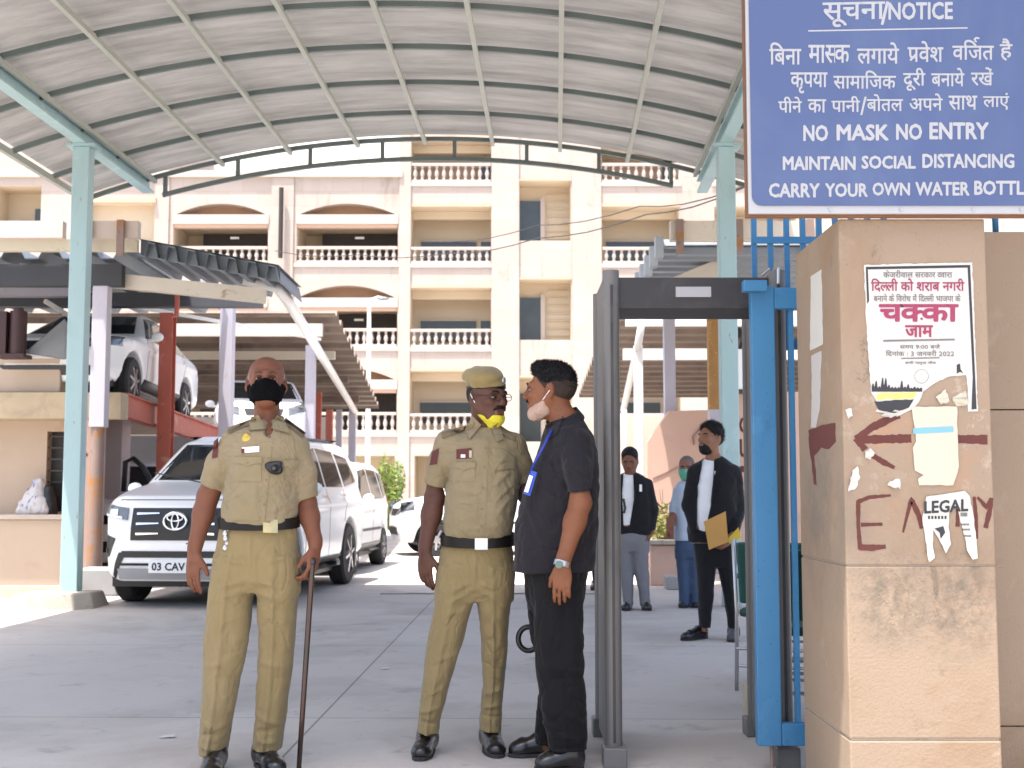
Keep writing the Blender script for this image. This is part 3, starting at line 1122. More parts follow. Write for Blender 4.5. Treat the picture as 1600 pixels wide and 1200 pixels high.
for (a, b) in ((-40, 100), (137, 184), (192, 217)):
    fz2.box((P(a, 365, 14.7).x, 14.65, ZS + .10), (P(b, 365, 14.7).x, 14.78, ZS + .30))
fz2.build('gutter_box', cream_m, shed)
for px in (137, 188):
    MB().box((P(px, 365, 14.6).x - .04, 14.58, ZS - .12), (P(px, 365, 14.6).x + .04, 14.64, ZS + .3)).build('gutter_strap', rusty, shed)
MB().box((-13, 14.95, ZS - .42), (XK - .2, 15.1, ZS - .16)).build('beam', pm('roof_shade_dark', (.03, .03, .034), .6, var=.2), shed)  # near-black bar standing in for the shadow under the roof deck
MB().bar((XK - 1.5, 15.2, ZS - .20), (P(415, 440, 15.2).x, 15.2, zl(XE, 0) - .19), .14, .17).build('beam', cream_beam, shed)
MB().box((-13, 17.0, P(60, 462, 17).z), (P(132, 450, 17).x, 17.2, P(60, 440, 17).z)).build('beam', lilac, shed)
MB().box((-13, 17.3, P(60, 468, 17).z - .05), (P(410, 460, 17.4).x, 17.5, P(60, 457, 17.3).z)).build('beam', pm('dark_beam', (.06, .065, .075), .6), shed)
MB().box((-13, 20.6, P(60, 432, 20).z - .06), (P(385, 430, 20).x, 20.75, P(60, 432, 20).z + .06)).build('beam', cream_beam, shed)
MB().box((P(135, 500, 21).x - 7, 21.2, P(60, 522, 21).z), (P(500, 500, 21).x, 21.35, P(60, 503, 21).z)).build('beam', cream_beam, shed)
# posts: px, depth, top py, half width, material
zr_ = P(161, 668, 15.05).z
cpx = P(161, 424, 15.05)
MB().box((cpx.x - .09, 14.96, zr_ + .002), (cpx.x + .09, 15.14, cpx.z)).build('post', lilac, shed, bevel=.008)
MB().tube([(cpx.x - .02, 15.05, 0), (cpx.x - .01, 15.05, zr_)], .082, 14).build('rusty_post_foot', rusty, shed, smooth='auto')
for (px, d, ty, hw, mm, cap_) in ((357, 18.4, 452, .095, lilac, 1), (486, 22.4, 540, .085, lilac, 0), (551, 33, 636, .09, lilac, 0)):
    c = P(px, ty, d)
    MB().box((c.x - hw, d - hw, .0), (c.x + hw, d + hw, c.z)).build('post', mm, shed, bevel=.008)
MB().tube([P(380, 436, 15.5), P(433, 448, 15.6), P(450, 470, 16.6), P(555, 643, 33)], .075, 10).build('edge_pipe', whitep, shed, smooth=True)
for (a, b) in (((340, 430, 18.2), (215, 478, 17.5)), ((205, 478, 17.5), (500, 530, 22)), ((70, 470, 17), (138, 512, 17.6))):
    MB().bar(P(*a), P(*b), .05, .05).build('brace', whitep, shed)
c = P(263, 490, 17.2)
ib = MB()
ib.box((c.x - .09, 17.1, 0), (c.x + .09, 17.115, c.z)); ib.box((c.x - .09, 17.285, 0), (c.x + .09, 17.3, c.z)); ib.box((c.x - .012, 17.116, 0), (c.x + .012, 17.284, c.z))
ib.build('red_post', red_steel, shed)
MB().tube([P(276, 440, 17.1), P(277, 470, 17.1), P(276, 492, 17.1), P(268, 494, 17.1)], .035, 8).build('red_pipe', red_steel, shed)
# red deck channel beams, running away from us
for (a, b) in ((P(187, 632, 15.9), P(350, 688, 21.6)),):
    mb = MB()
    mb.bar(a, b, .10, .30)
    mb.bar(a + Vector((.055, 0, .14)), b + Vector((.055, 0, .14)), .08, .02)
    mb.bar(a + Vector((.055, 0, -.14)), b + Vector((.055, 0, -.14)), .08, .02)
    mb.build('deck_beam', red_steel, shed)
    dd = Vector((-2.2, 0, 0))
    dk = MB().add([a + Vector((-.06, 0, .13)), b + Vector((-.06, 0, .13)), b + dd + Vector((0, 0, .13)), a + dd + Vector((0, 0, .13)),
              a + Vector((-.06, 0, .10)), b + Vector((-.06, 0, .10)), b + dd + Vector((0, 0, .10)), a + dd + Vector((0, 0, .10))],
             [(0, 1, 2, 3), (7, 6, 5, 4), (0, 4, 5, 1), (1, 5, 6, 2), (2, 6, 7, 3), (3, 7, 4, 0)])
    dk.build('deck_plate', rust_deck, shed)
    DKA, DKB = a, b
# lift motor drum at the far left edge
mo = MB()
c = P(22, 520, 15.2)
mo.tube([c + Vector((.05, 0, -.26)), c + Vector((.05, 0, .26))], .10, 18)
mo.tube([c + Vector((.05, 0, .20)), c + Vector((.05, 0, .30))], .06, 14)
mo.box((c.x - .17, c.y - .1, c.z - .27), (c.x - .06, c.y + .12, c.z + .25))
mo.box((c.x - .18, c.y - .13, c.z - .31), (c.x + .17, c.y + .15, c.z - .265))
o = mo.build('motor_drum', pm('dark_red_drum', (.035, .010, .009), .5, var=.3, vs=6), loc=c, smooth='auto')
tag(o, 'dark red upright motor drum standing on the booth roof by the raised sedan', 'motor')

# far shed with brown ribbed roof sloping away
far = thing('parking_shed', 'lower brown ribbed parking shed roof sloping down behind the grey one', 'parking shed', (-6, 27, 0))


def xr(y):
    return -3.1 + (y - 22) / 12 * (P(592, 640, 34).x + 3.1)


def zf(x, y):
    return 4.27 - (y - 22) / 12 * (4.27 - 3.40)


deck(lambda y: -13, xr, zf, 22, 34, .8, .13, 'x').build('roof_deck', rust_deck, far)
for y in (22.4, 25, 28, 31):
    MB().box((-12, y, zf(0, y) - .26), (xr(y) - .3, y + .12, zf(0, y) - .1)).build('beam', cream_beam if y < 26 else rust_deck, far)
for (px, d, ty) in ((498, 30, 613), (530, 32, 640), (515, 27, 640)):
    c = P(px, ty, d)
    MB().box((c.x - .07, d - .07, 0), (c.x + .07, d + .07, c.z)).build('post', red_steel if px < 520 else lilac, far)
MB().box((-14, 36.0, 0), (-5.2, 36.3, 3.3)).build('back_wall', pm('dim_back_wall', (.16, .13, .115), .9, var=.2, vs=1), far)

# wall pier and low wall dividing the shed bays (lilac plaster)
pier = MB().box((P(150, 700, 17.2).x, 17.15, 0), (P(192, 700, 17.2).x, 17.55, P(170, 626, 17.2).z)).build('wall_pier', mauve_m, bevel=.01, loc=(-5.4, 17.3, 0))
tag(pier, 'mauve plastered wall pier between the rusty post foot and the white suv', 'wall')
# lower bay back wall, shade of the bay put into its dark colour
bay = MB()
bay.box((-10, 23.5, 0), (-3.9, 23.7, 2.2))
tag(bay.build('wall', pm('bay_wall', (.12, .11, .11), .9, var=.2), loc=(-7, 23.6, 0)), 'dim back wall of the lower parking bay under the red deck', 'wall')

# guard booth at far left
bo = thing('guard_booth', 'beige plastered guard booth with dark barred window at the left edge', 'booth', (-6.3, 16, 0))
DB = 15.6
bx = lambda px: P(px, 760, DB).x
bz = lambda py: P(60, py, DB).z
wb = MB()
wb.box((-9.5, DB + .35, 0), (bx(55), DB + .55, bz(650)))
wb.box((bx(55), DB + .35, 0), (bx(118), DB + .55, bz(800)))
wb.box((bx(55), DB + .35, bz(672)), (bx(118), DB + .55, bz(650)))
wb.box((bx(94), DB + .353, bz(800)), (bx(118), DB + .547, bz(672)))
wb.build('wall', booth_m, bo)
MB().box((-9.5, DB, 0), (bx(118) - .002, DB + .349, bz(812))).build('low_wall', booth_m, bo, bevel=.01)
MB().box((-9.5, DB - .04, bz(812) + .003), (bx(118), DB + .40, bz(804))).build('counter', pm('counter_stone', (.45, .38, .32), .6, var=.15, vs=4), bo)
MB().box((-9.5, DB - .15, bz(655)), (bx(118), DB + 1.2, bz(614))).build('roof_slab', booth_slab, bo, bevel=.01)
MB().box((bx(118) + .002, DB - .145, bz(655)), (P(195, 630, DB).x, DB + .15, bz(614) - .003)).build('slab_edge', booth_slab, bo, bevel=.01)
MB().box((-9.5, DB - .05, bz(614) + .003), (P(96, 600, DB).x, DB + 1.0, bz(556))).build('parapet', booth_m, bo, bevel=.015)
MB().box((bx(55), DB + .52, bz(800)), (bx(94), DB + .6, bz(672))).build('window', dark_open, bo)
gr = MB()
for k in range(7):
    z = bz(800) + (bz(672) - bz(800)) * (k + .5) / 7
    gr.box((bx(55), DB + .40, z), (bx(94), DB + .42, z + .02))
gr.build('window_grille', dark_open, bo)
pr = MB().box((bx(118) + .002, DB - .1, 0), (P(147, 700, DB).x, DB + .45, bz(655) - .003)).build('pier', pink_m, bo, bevel=.008)
# OUT painted down the pier
lt = MB()
f3 = lambda px, py: P(px, py, DB - .104)
for ch, b in (('O', (112, 649, 134, 668)), ('U', (113, 674, 134, 699)), ('T', (110, 708, 137, 738))):
    text_on(lt, ch, b, f3, Vector((0, 0, 0)), bold=.02)
lt.build('painted_letters', red_paint, pr)
# cloth bundles on the counter
cl = thing('cloth_bundle', 'white and blue cloth bags slumped on the booth counter', 'bags', P(55, 804, DB + .1))
f = Field(P(25, 806, DB + .25) - Vector((.05, .35, .02)), P(88, 740, DB + .1) + Vector((.1, .25, .1)), .012)
for (a, b, r) in (((34, 798), (48, 768), .07), ((48, 795), (58, 755), .085), ((60, 795), (60, 755), .08), ((70, 798), (64, 765), .06), ((40, 800), (75, 800), .05)):
    f.cap(P(a[0], a[1], DB + .12), P(b[0], b[1], DB + .2), r * 1.2, r * .7, .05)
f.wrinkle(.03, (14, 14, 9), 3)
f.build('white_cloth', pm('greyish_cloth', (.5, .49, .5), .9, var=.25, vs=7, spots=(((.08, .1, .3), 5, .56, .62),)), cl)
f = Field(P(60, 806, DB + .3) - Vector((.05, .35, .02)), P(88, 740, DB + .1) + Vector((.12, .25, .1)), .014)
f.cap(P(76, 798, DB + .2), P(76, 765, DB + .22), .11, .07, .05)
f.wrinkle(.02, (12, 12, 8), 8)
f.build('black_bag', black_pl, cl)

# ------------------------------------------------------------------ right hand shed and pink walls
rs_ = thing('parking_shed', 'grey ribbed parking shed roof with cream gutter on the right behind the detector', 'parking shed', (4, 17, 0))
DR = 15.2
rx = lambda px: P(px, 400, DR).x
deck(lambda y: 1.86 - (y - DR) * .02, lambda y: 9.0, lambda x, y: 4.13 - (y - DR) * .03, DR, 19.6, .36, .12, 'x').build('roof_deck', galv, rs_)
MB().box((rx(1046), DR - .12, P(1100, 379, DR).z), (9, DR - .02, P(1100, 348, DR).z)).build('gutter', cream_beam, rs_)
for px in (1060, 1152, 1262):
    MB().box((rx(px) - .045, DR - .18, P(1100, 398, DR).z), (rx(px) + .045, DR - .125, P(1100, 347, DR).z)).build('gutter_strap', rusty, rs_)
MB().box((rx(1060), DR + .05, P(1100, 396, DR).z), (9, DR + .2, P(1100, 381, DR).z)).build('beam', galv, rs_)
MB().prism([P(1050, 434, 16.2), P(1128, 402, 16.2), P(1128, 434, 16.2)], (0, .12, 0)).build('gusset', cream_beam, rs_)
# left end ribs of the roof, seen end on
for k in range(9):
    t = k / 8
    y = DR + .1 + t * 4.2
    x = 1.86 - (y - DR) * .02
    MB().box((x - .10, y, 4.02 - t * .15), (x - .003, y + .16, 4.28 - t * .15)).build('rib_end', galv, rs_)
c2 = thing('parking_shed', 'brown ribbed parking shed underside with white beams seen through the detector arch', 'parking shed', (5, 24, 0))
deck(lambda y: 1.75, lambda y: 11, lambda x, y: 4.35 - (y - 21) * .06, 21, 33, .75, .12, 'x').build('roof_deck', rust_deck, c2)
for (py, d, hh) in ((497, 20.4, .12), (553, 20.9, .09)):
    c = P(1000, py, d)
    MB().box((1.85, d, c.z - hh), (9, d + .15, c.z + hh)).build('beam', whitep, c2)
for (px, d, ty, hw, mm) in ((997, 20.2, 540, .07, whitep), (1045, 19.2, 496, .085, lilac), (1115, 18.2, 494, .09, ochre_steel)):
    c = P(px, ty, d)
    if mm is ochre_steel:
        zm = P(px, 640, d).z
        MB().box((c.x - hw, d - hw, zm), (c.x + hw, d + hw, c.z)).build('post', mm, c2)
        MB().box((c.x - hw, d - hw, 0), (c.x + hw, d + hw, zm - .002)).build('post', lilac, c2)
    else:
        MB().box((c.x - hw, d - hw, 0), (c.x + hw, d + hw, c.z)).build('post', mm, c2, bevel=.008)
MB().tube([P(1004, 498, 20), P(997, 540, 20.1), P(974, 640, 24)], .06, 10).build('edge_pipe', whitep, c2, smooth=True)
MB().tube([P(975, 640, 20), P(976, 760, 20), P(976, 868, 20)], .05, 10).build('edge_pipe', lilac, c2, smooth=True)

pw = MB()
D2 = 18.8
pts = [P(1010, 872, D2), P(1290, 872, D2), P(1290, 636, D2), P(1046, 642, D2), P(1012, 690, D2)]
for p_ in pts[:2]:
    p_.z = 0
pw.prism(pts, (0, .25, 0))
pwo = pw.build('wall', pink_m, loc=(3, D2, 0))
tag(pwo, 'pink sandstone wall with sloped top corner behind the waiting men', 'wall')
am = MB()
f3 = lambda px, py: P(px, py, D2 - .004)
for (a, b) in (((1082, 682), (1107, 657)), ((1082, 682), (1084, 695)), ((1020, 748), (1064, 728))):
    A, Bq = f3(*a), f3(*b)
    am.bar(A, Bq, .004, .06 if b[1] < 720 else .02, up=(0, 1, 0))
am.build('painted_arrow', red_paint, pwo)
rp = MB().box((P(1149, 760, 15.6).x, 15.6, 0), (P(1176, 760, 15.6).x + .9, 16.1, P(1160, 612, 15.6).z)).build('wall_pier', pink_m, loc=(2.9, 15.8, 0), bevel=.01)
tag(rp, 'pink stone pier painted OUT beside the right teal canopy post', 'wall')
lt = MB()
f3 = lambda px, py: P(px, py, 15.596)
for ch, b in (('O', (1154, 650, 1180, 678)), ('U', (1154, 686, 1181, 716)), ('T', (1156, 728, 1182, 790))):
    text_on(lt, ch, b, f3, Vector((0, 0, 0)), bold=.012)
lt.build('painted_letters', red_paint, rp)
bw = MB().box((1.0, 34, 0), (12, 34.3, 3.2)).build('wall', pm('cream_wall', (.6, .5, .4), .85, var=.06, vs=1), loc=(6, 34, 0))
tag(bw, 'cream boundary wall far behind the right parking shed', 'wall')
# flood lamp box and cctv on the pier
sb = thing('meter_box', 'white metal box fixed above the pink OUT pier', 'box', P(1158, 600, 15.5))
MB().box(P(1150, 610, 15.6) , P(1166, 545, 15.45)).build('casing', white_paint, sb, bevel=.01)
MB().bar(P(1146, 612, 15.5), P(1170, 612, 15.5), .12, .05).build('bracket', dark_open, sb)
cc = thing('camera', 'black security camera clamped near the right teal post under the roof', 'camera', P(1160, 525, 15.4))
MB().tube([P(1152, 520, 15.2), P(1168, 528, 15.5)], .07, 12).build('body', black_pl, cc, smooth='auto')
MB().tube([P(1160, 528, 15.35), P(1156, 545, 15.5), P(1158, 552, 15.6)], .025, 8).build('bracket', black_pl, cc)

# planter with a yellow-green bush and a loose block
pl = thing('planter', 'pink concrete planter box holding a yellow green bush', 'planter', P(1037, 905, 16.3) * 1)
mb = MB()
mb.box((P(1016, 850, 15.9).x, 15.9, 0), (P(1060, 850, 15.9).x, 16.6, P(1030, 852, 15.9).z))
mb.build('tub', pink_m, pl, bevel=.015)
MB().box((P(1013, 850, 15.9).x, 15.84, P(1030, 851, 15.9).z), (P(1062, 850, 15.9).x, 16.66, P(1030, 844, 15.9).z)).build('rim', conc, pl, bevel=.01)


def leaves(mb, c, r, n, size, seed, squash=1.0):
    q = random.Random(seed)
    for i in range(n):
        while True:
            p = Vector((q.uniform(-1, 1), q.uniform(-1, 1), q.uniform(-1, 1)))
            if .15 < p.length < 1:
                break
        if math.sin(p.x * 4.1 + seed) * math.sin(p.y * 3.3) * math.sin(p.z * 4.7 + seed) > .33:
            continue
        c2_ = Vector(c) + Vector((p.x * r[0], p.y * r[1], p.z * r[2]))
        d = (Vector((q.uniform(-1, 1), q.uniform(-1, 1), q.uniform(-.2, 1))) + p * .8).normalized()
        s = d.orthogonal().normalized()
        s = Matrix.Rotation(q.uniform(0, 6.28), 3, d) @ s
        t = d.cross(s)
        L_ = size * q.uniform(.6, 1.4)
        mb.add([c2_ - s * L_ * .5, c2_ - t * L_ * .22 + d * L_ * .08, c2_ + s * L_ * .5, c2_ + t * L_ * .22 + d * L_ * .08], [(0, 1, 2, 3)])
    return mb


leaf_y = pm('yellow_green_leaf', (.25, .26, .06), .6, var=.45, vs=9, spots=(((.42, .40, .14), 7, .55, .65),))
leaf_g = pm('bright_green_leaf', (.14, .22, .03), .6, var=.5, vs=5, spots=(((.30, .36, .08), 3, .5, .62),))
for m_ in (leaf_y, leaf_g):
    N_, L_, B_ = nodes_of(m_)
    t_ = N_.new('ShaderNodeBsdfTranslucent')
    L_.new(B_.inputs['Base Color'].links[0].from_socket, t_.inputs[0])
    x_ = N_.new('ShaderNodeMixShader')
    x_.inputs[0].default_value = .35
    L_.new(B_.outputs[0], x_.inputs[1]); L_.new(t_.outputs[0], x_.inputs[2])
    L_.new(x_.outputs[0], N_['Material Output'].inputs[0])
c = P(1036, 820, 16.25)
st = MB()
for k in range(9):
    a = rnd.uniform(0, 6.28)
    st.tube([(c.x, 16.25, .95), (c.x + .12 * math.cos(a), 16.25 + .12 * math.sin(a), 1.05), (c.x + .2 * math.cos(a), 16.25 + .2 * math.sin(a), 1.2)], [.008, .006, .003], 5)
st.build('stem', pm('stem_brown', (.12, .09, .04), .8), pl)
leaves(MB(), (c.x, 16.25, c.z), (.22, .26, .28), 900, .06, 5).build('foliage', leaf_y, pl)
lb = MB().box((P(1040, 920, 15.3).x, 15.2, 0), (P(1062, 920, 15.3).x, 15.5, .16)).build('concrete_block', conc_grey, bevel=.015, loc=(1.9, 15.3, 0))
tag(lb, 'small grey concrete block on the ground in front of the pink planter', 'concrete block')

# bush and low planter by the far building
bu = thing('bush', 'bright green shrub growing behind the parked white cars', 'bush', P(612, 815, 40) * 1)
bu.location.z = 0
c = P(611, 790, 40)
leaves(leaves(leaves(MB(), (c.x - .1, 40, .8), (.5, .8, .8), 1100, .13, 11), (c.x + .12, 40.1, 1.55), (.33, .6, .62), 700, .12, 4), (c.x - .22, 39.8, 1.9), (.2, .3, .5), 240, .12, 6).build('foliage', leaf_g, bu)
st = MB()
for k in range(6):
    st.tube([(c.x + rnd.uniform(-.1, .1), 40, 0), (c.x + rnd.uniform(-.2, .2), 40 + rnd.uniform(-.2, .2), 1.0), (c.x + rnd.uniform(-.3, .3), 40, 1.7)], [.03, .02, .008], 6)
st.build('stem', MATS['stem_brown'], bu)

# lamp post
lp = thing('street_lamp', 'slim white lamp post standing before the courthouse facade', 'street lamp', P(577, 815, 44) * 1)
lp.location.z = 0
c = P(577, 470, 44)
MB().tube([(c.x, 44, 0), (c.x, 44, 3), (c.x, 44, c.z)], [.10, .09, .06], 10).build('pole', whitep, lp, smooth=True)
MB().tube([(c.x - .05, 44, c.z), (c.x + .3, 43.9, c.z + .12), (c.x + .45, 43.9, c.z + .1)], [.04, .04, .04], 8).build('arm', whitep, lp)
MB().ball((c.x + .5, 43.85, c.z + .06), (.22, .14, .06), 12).build('lamp_head', galv, lp)
# ------------------------------------------------------------------ notice pillar, wall, sign
pil_m = pm('pillar_stone', (0.285, 0.210, 0.146), 0.8, var=0.08, vs=2.2, bump=0.25, bs=90,
           spots=(((0.20, 0.145, 0.098), 70, 0.62, 0.72), ((0.262, 0.178, 0.112), 1.6, 0.52, 0.66), ((0.22, 0.16, 0.105), 5.5, 0.66, 0.80), ((0.335, 0.255, 0.185), 3.0, 0.62, 0.72)),
           local=(((0.40, 0.33, 0.26), tuple(P(1450, 680, 4.4)), (.36, .5, .42), 11.0, .56, .62), ((0.33, 0.205, 0.125), tuple(P(1430, 700, 4.4)), (.42, .5, .36), 5.0, .50, .60), ((0.12, 0.10, 0.075), tuple(P(1395, 940, 4.4)), (.17, .5, .2), 17.0, .42, .66), ((0.115, 0.095, 0.075), tuple(P(1500, 945, 4.4)), (.17, .5, .24), 15.0, .42, .66), ((0.16, 0.125, 0.09), tuple(P(1440, 930, 4.4)), (.4, .5, .22), 45.0, .52, .62),
                  ((0.15, 0.115, 0.08), tuple(P(1345, 560, 4.4)), (.06, .5, .2), 16.0, .54, .62), ((0.15, 0.12, 0.09), tuple(P(1330, 400, 4.4)), (.15, .5, .1), 12.0, .56, .64),
                  ((0.17, 0.14, 0.11), tuple(PX(1288, 800, 1.15)), (.2, .45, .42), 2.6, .36, .62), ((0.17, 0.13, 0.09), tuple(P(1440, 1080, 4.4)), (.35, .5, .2), 7.0, .56, .66)))
side_m = pil_m
DP = 4.40
XL = 1.150
pil = thing('gate_pillar', 'square beige stone gate pillar with torn posters and painted arrow under the blue notice', 'pillar', (1.43, 4.7, 0))
XR = P(1552, 760, DP).x
ZT = 2.112
zj = [P(1400, 1156, DP).z, P(1400, 884, DP).z]
zs = [-.01, zj[0] - .003, zj[0] + .003, zj[1] - .0015, zj[1] + .0015, ZT]
for (a, b) in ((zs[0], zs[1]), (zs[2], zs[3]), (zs[4], zs[5])):
    MB().box((XL, DP, a), (XR, DP + .68, b)).build('stone_cladding', pil_m, pil, bevel=.006)
MB().box((XL + .006, DP + .006, 0), (XR - .006, DP + .674, ZT - .01)).build('core', conc, pil)
F3 = lambda px, py: P(px, py, DP - .0015)
BK = Vector((0, .0012, 0))


def strip(mb, pts, w):
    """painted stroke along photo points on the pillar front"""
    q = [P(x, y, DP - .002) for x, y in pts]
    for i in range(len(q) - 1):
        mb.bar(q[i], q[i + 1], .001, w if not isinstance(w, (list, tuple)) else w[i], up=(0, 1, 0))
    return mb


BRN = 0


def brush(mb, pts, w):
    global BRN
    BRN += 1
    q = [P(x, y, DP - .0004 - .00006 * BRN) for x, y in pts]
    ws = [k * .00222 for k in (w if isinstance(w, (list, tuple)) else [w] * len(q))]
    L_, R_ = [], []
    fine, fw = [], []
    for i in range(len(q) - 1):
        m = max(2, int((q[i + 1] - q[i]).length / .008))
        for k in range(m):
            t = k / m
            fine.append(q[i].lerp(q[i + 1], t)); fw.append(ws[i] + (ws[i + 1] - ws[i]) * t)
    fine.append(q[-1]); fw.append(ws[-1])
    for i, p in enumerate(fine):
        d = (fine[min(i + 1, len(fine) - 1)] - fine[max(i - 1, 0)]).normalized()
        nrm = Vector((-d.z, 0, d.x))
        h = fw[i] / 2 * (1 + rnd.uniform(-.13, .13))
        L_.append(p + nrm * h); R_.append(p - nrm * h)
    n = len(fine)
    return mb.add(L_ + R_, [(i, i + n, i + n + 1, i + 1) for i in range(n - 1)])


ar = MB()
brush(ar, [(1338, 684), (1350, 687), (1424, 685)], [9, 13, 14])
brush(ar, [(1490, 686), (1543, 687)], [13, 14])
brush(ar, [(1338, 687), (1362, 668), (1405, 648)], [12, 12, 11])
brush(ar, [(1338, 684), (1352, 703)], [12, 10])
brush(ar, [(1361, 710), (1380, 722), (1398, 731)], [8, 9, 5])
ar.build('painted_arrow', red_paint, pil)
en = MB()
brush(en, [(1392, 774), (1358, 777), (1341, 784), (1341, 820), (1344, 858)], [4, 6, 7, 6, 7])
brush(en, [(1345, 820), (1379, 819)], [6, 5])
brush(en, [(1342, 855), (1362, 856), (1384, 854)], [9, 10, 6])
brush(en, [(1411, 832), (1418, 803), (1424, 780), (1436, 806), (1440, 826)], [3, 5, 7, 9, 6])
brush(en, [(1497, 795), (1496, 823)], [6, 6])
brush(en, [(1522, 776), (1525, 806), (1527, 842)], [5, 6, 3])
brush(en, [(1527, 777), (1534, 784), (1541, 793), (1549, 779)], [4, 6, 6, 6])
brush(en, [(1550, 778), (1546, 800), (1540, 825)], [5, 8, 7])
en.build('painted_letters', red_paint, pil)


def rough(pts, amp, step=6, seed=1):
    q = random.Random(seed)
    out = []
    for i in range(len(pts)):
        a, b = pts[i], pts[(i + 1) % len(pts)]
        m = max(1, int(math.hypot(b[0] - a[0], b[1] - a[1]) / step))
        for k in range(m):
            t = k / m
            j = amp if k else amp * .3
            out.append((a[0] + (b[0] - a[0]) * t + q.uniform(-j, j), a[1] + (b[1] - a[1]) * t + q.uniform(-j, j)))
    return out


# the torn poster
po = thing('torn_poster', 'white bordered protest poster with maroon Hindi headline, torn at its lower right', 'poster', P(1436, 520, DP))
top_edge = [(1350, 414), (1519, 410)]
low = rough([(1519, 410), (1523, 520), (1526, 600), (1528, 643), (1512, 643), (1512, 604), (1509, 586), (1484, 588), (1462, 598), (1442, 612), (1436, 628), (1424, 640), (1402, 651), (1368, 643), (1374, 634), (1361, 614), (1357, 560), (1353, 500), (1350, 414)], .8, 6, 3)
po_m = MB().prism([P(x, y, DP - .0012) for x, y in low], (0, -.0012, 0)).build('sheet', paper, po)
T3 = lambda px, py: P(px, py, DP - .0035)
Z0 = Vector((0, 0, 0))


def flat(mb, poly):
    q = [T3(x, y) for x, y in poly]
    tri = tessellate_polygon([q])
    return mb.add(q, [tuple(t) for t in tri])


b_ = MB()
flat(b_, [(1353, 417), (1516, 414), (1516, 418), (1353, 421)])
flat(b_, [(1353, 421), (1356, 421), (1358, 470), (1355, 475)])
flat(b_, [(1512, 418), (1516, 418), (1526, 639), (1518, 640), (1520, 590)])
b_.build('printed_border', ink_black, po)
g_ = MB()
text_on(g_, "केजरीवाल सरकार द्‍वारा".replace('\u200d', '').replace('द्व', 'द~व'), (1380, 422, 1488, 434), T3, Z0, bold=.012)
text_on(g_, "बनाने के विरोध में".replace('वि', 'िव') + " दिल~ली भाजपा के".replace('दि', 'िद'), (1365, 459, 1501, 472), T3, Z0, bold=.01)
text_on(g_, "समय 9:00 बजे", (1406, 537, 1469, 545), T3, Z0, bold=.01)
text_on(g_, "दिनांक : 3 जनवरी 2022".replace('दि', 'िद'), (1384, 547, 1491, 557), T3, Z0, bold=.01)
text_on(g_, "सभी प~रमुख चौक", (1414, 564, 1463, 570), T3, Z0, bold=.01)
flat(g_, [(1380, 531), (1492, 529), (1492, 532), (1380, 534)])
flat(g_, [(1408, 559), (1468, 558), (1468, 560), (1408, 561)])
for k in range(24):
    a, b2 = 2 * math.pi * k / 24, 2 * math.pi * (k + 1) / 24
    flat(g_, [(1440 + 11 * math.cos(a), 588 + 11 * math.sin(a)), (1440 + 11 * math.cos(b2), 588 + 11 * math.sin(b2)), (1440 + 10.4 * math.cos(b2), 588 + 10.4 * math.sin(b2)), (1440 + 10.4 * math.cos(a), 588 + 10.4 * math.sin(a))])
g_.build('grey_lettering', ink_grey, po)
h_ = MB()
text_on(h_, "दिल~ली को शराब नगरी".replace('दि', 'िद'), (1361, 435, 1507, 456), T3, Z0, bold=.02)
text_on(h_, "चक~का", (1373, 475, 1498, 503), T3, Z0, bold=.03)
text_on(h_, "जाम", (1414, 508, 1458, 527), T3, Z0, bold=.03)
h_.build('maroon_lettering', ink_maroon, po)
q = random.Random(4)
crowd = [(1362, 612)]
x = 1362
while x < 1441:
    hgt = q.choice((6, 10, 15, 22, 8)) * (1 - .6 * (x - 1362) / 80)
    crowd += [(x, 609 - hgt * .5), (x + 1.5, 609 - hgt), (x + 3.2, 609 - hgt * .9), (x + 4, 608 - hgt * .3)]
    x += 5
crowd += [(1441, 609), (1441, 612)]
k_ = MB()
flat(k_, crowd)
flat(k_, rough([(1366, 627), (1428, 624), (1420, 637), (1398, 645), (1372, 640)], .8, 6, 5))
flat(k_, [(1495, 570), (1500, 568), (1501, 577), (1505, 583), (1500, 581), (1495, 584)])
k_.build('crowd_silhouette', ink_black, po)
y_ = MB()
flat(y_, rough([(1372, 615), (1432, 612), (1429, 622), (1370, 624)], 1.5, 4, 8))
y_.build('yellow_band', ink_yellow, po)

# the blank sheet with a blue stripe, the LEGAL scrap, small torn scraps
ps_ = thing('paper_sheet', 'yellowed blank paper sheet with one blue stripe pasted over the arrow shaft', 'paper', P(1460, 695, DP))
cream_paper = pm('cream_paper', (.50, .465, .37), .9, var=.06, vs=9, bump=.2, bs=30)
MB().prism([P(x, y, DP - .003) for x, y in rough([(1424, 636), (1495, 635), (1497, 700), (1498, 729), (1489, 758), (1436, 758), (1434, 748), (1443, 742), (1429, 735), (1426, 700), (1431, 690)], .9, 9, 2)], (0, -.0015, 0)).build('sheet', cream_paper, ps_)
f_ = MB()
q4 = [P(x, y, DP - .0052) for x, y in ((1427, 669), (1489, 666), (1490, 675), (1427, 678))]
f_.add(q4, [(0, 1, 2, 3)])
f_.build('blue_stripe', pm('blue_stripe', (.17, .38, .50), .8, var=.1), ps_)
lg = thing('torn_flyer', 'torn white flyer headed LEGAL hanging in two strips over the painted letters', 'paper', P(1485, 820, DP))
lpoly = [(1447, 776), (1480, 771), (1507, 767), (1514, 774), (1520, 800), (1526, 850), (1527, 872), (1520, 874), (1512, 862), (1506, 835), (1499, 806), (1495, 792), (1487, 789), (1483, 800), (1482, 825), (1486, 850), (1478, 864), (1467, 842), (1458, 828), (1457, 850), (1460, 872), (1452, 878), (1446, 845), (1441, 808), (1444, 797)]
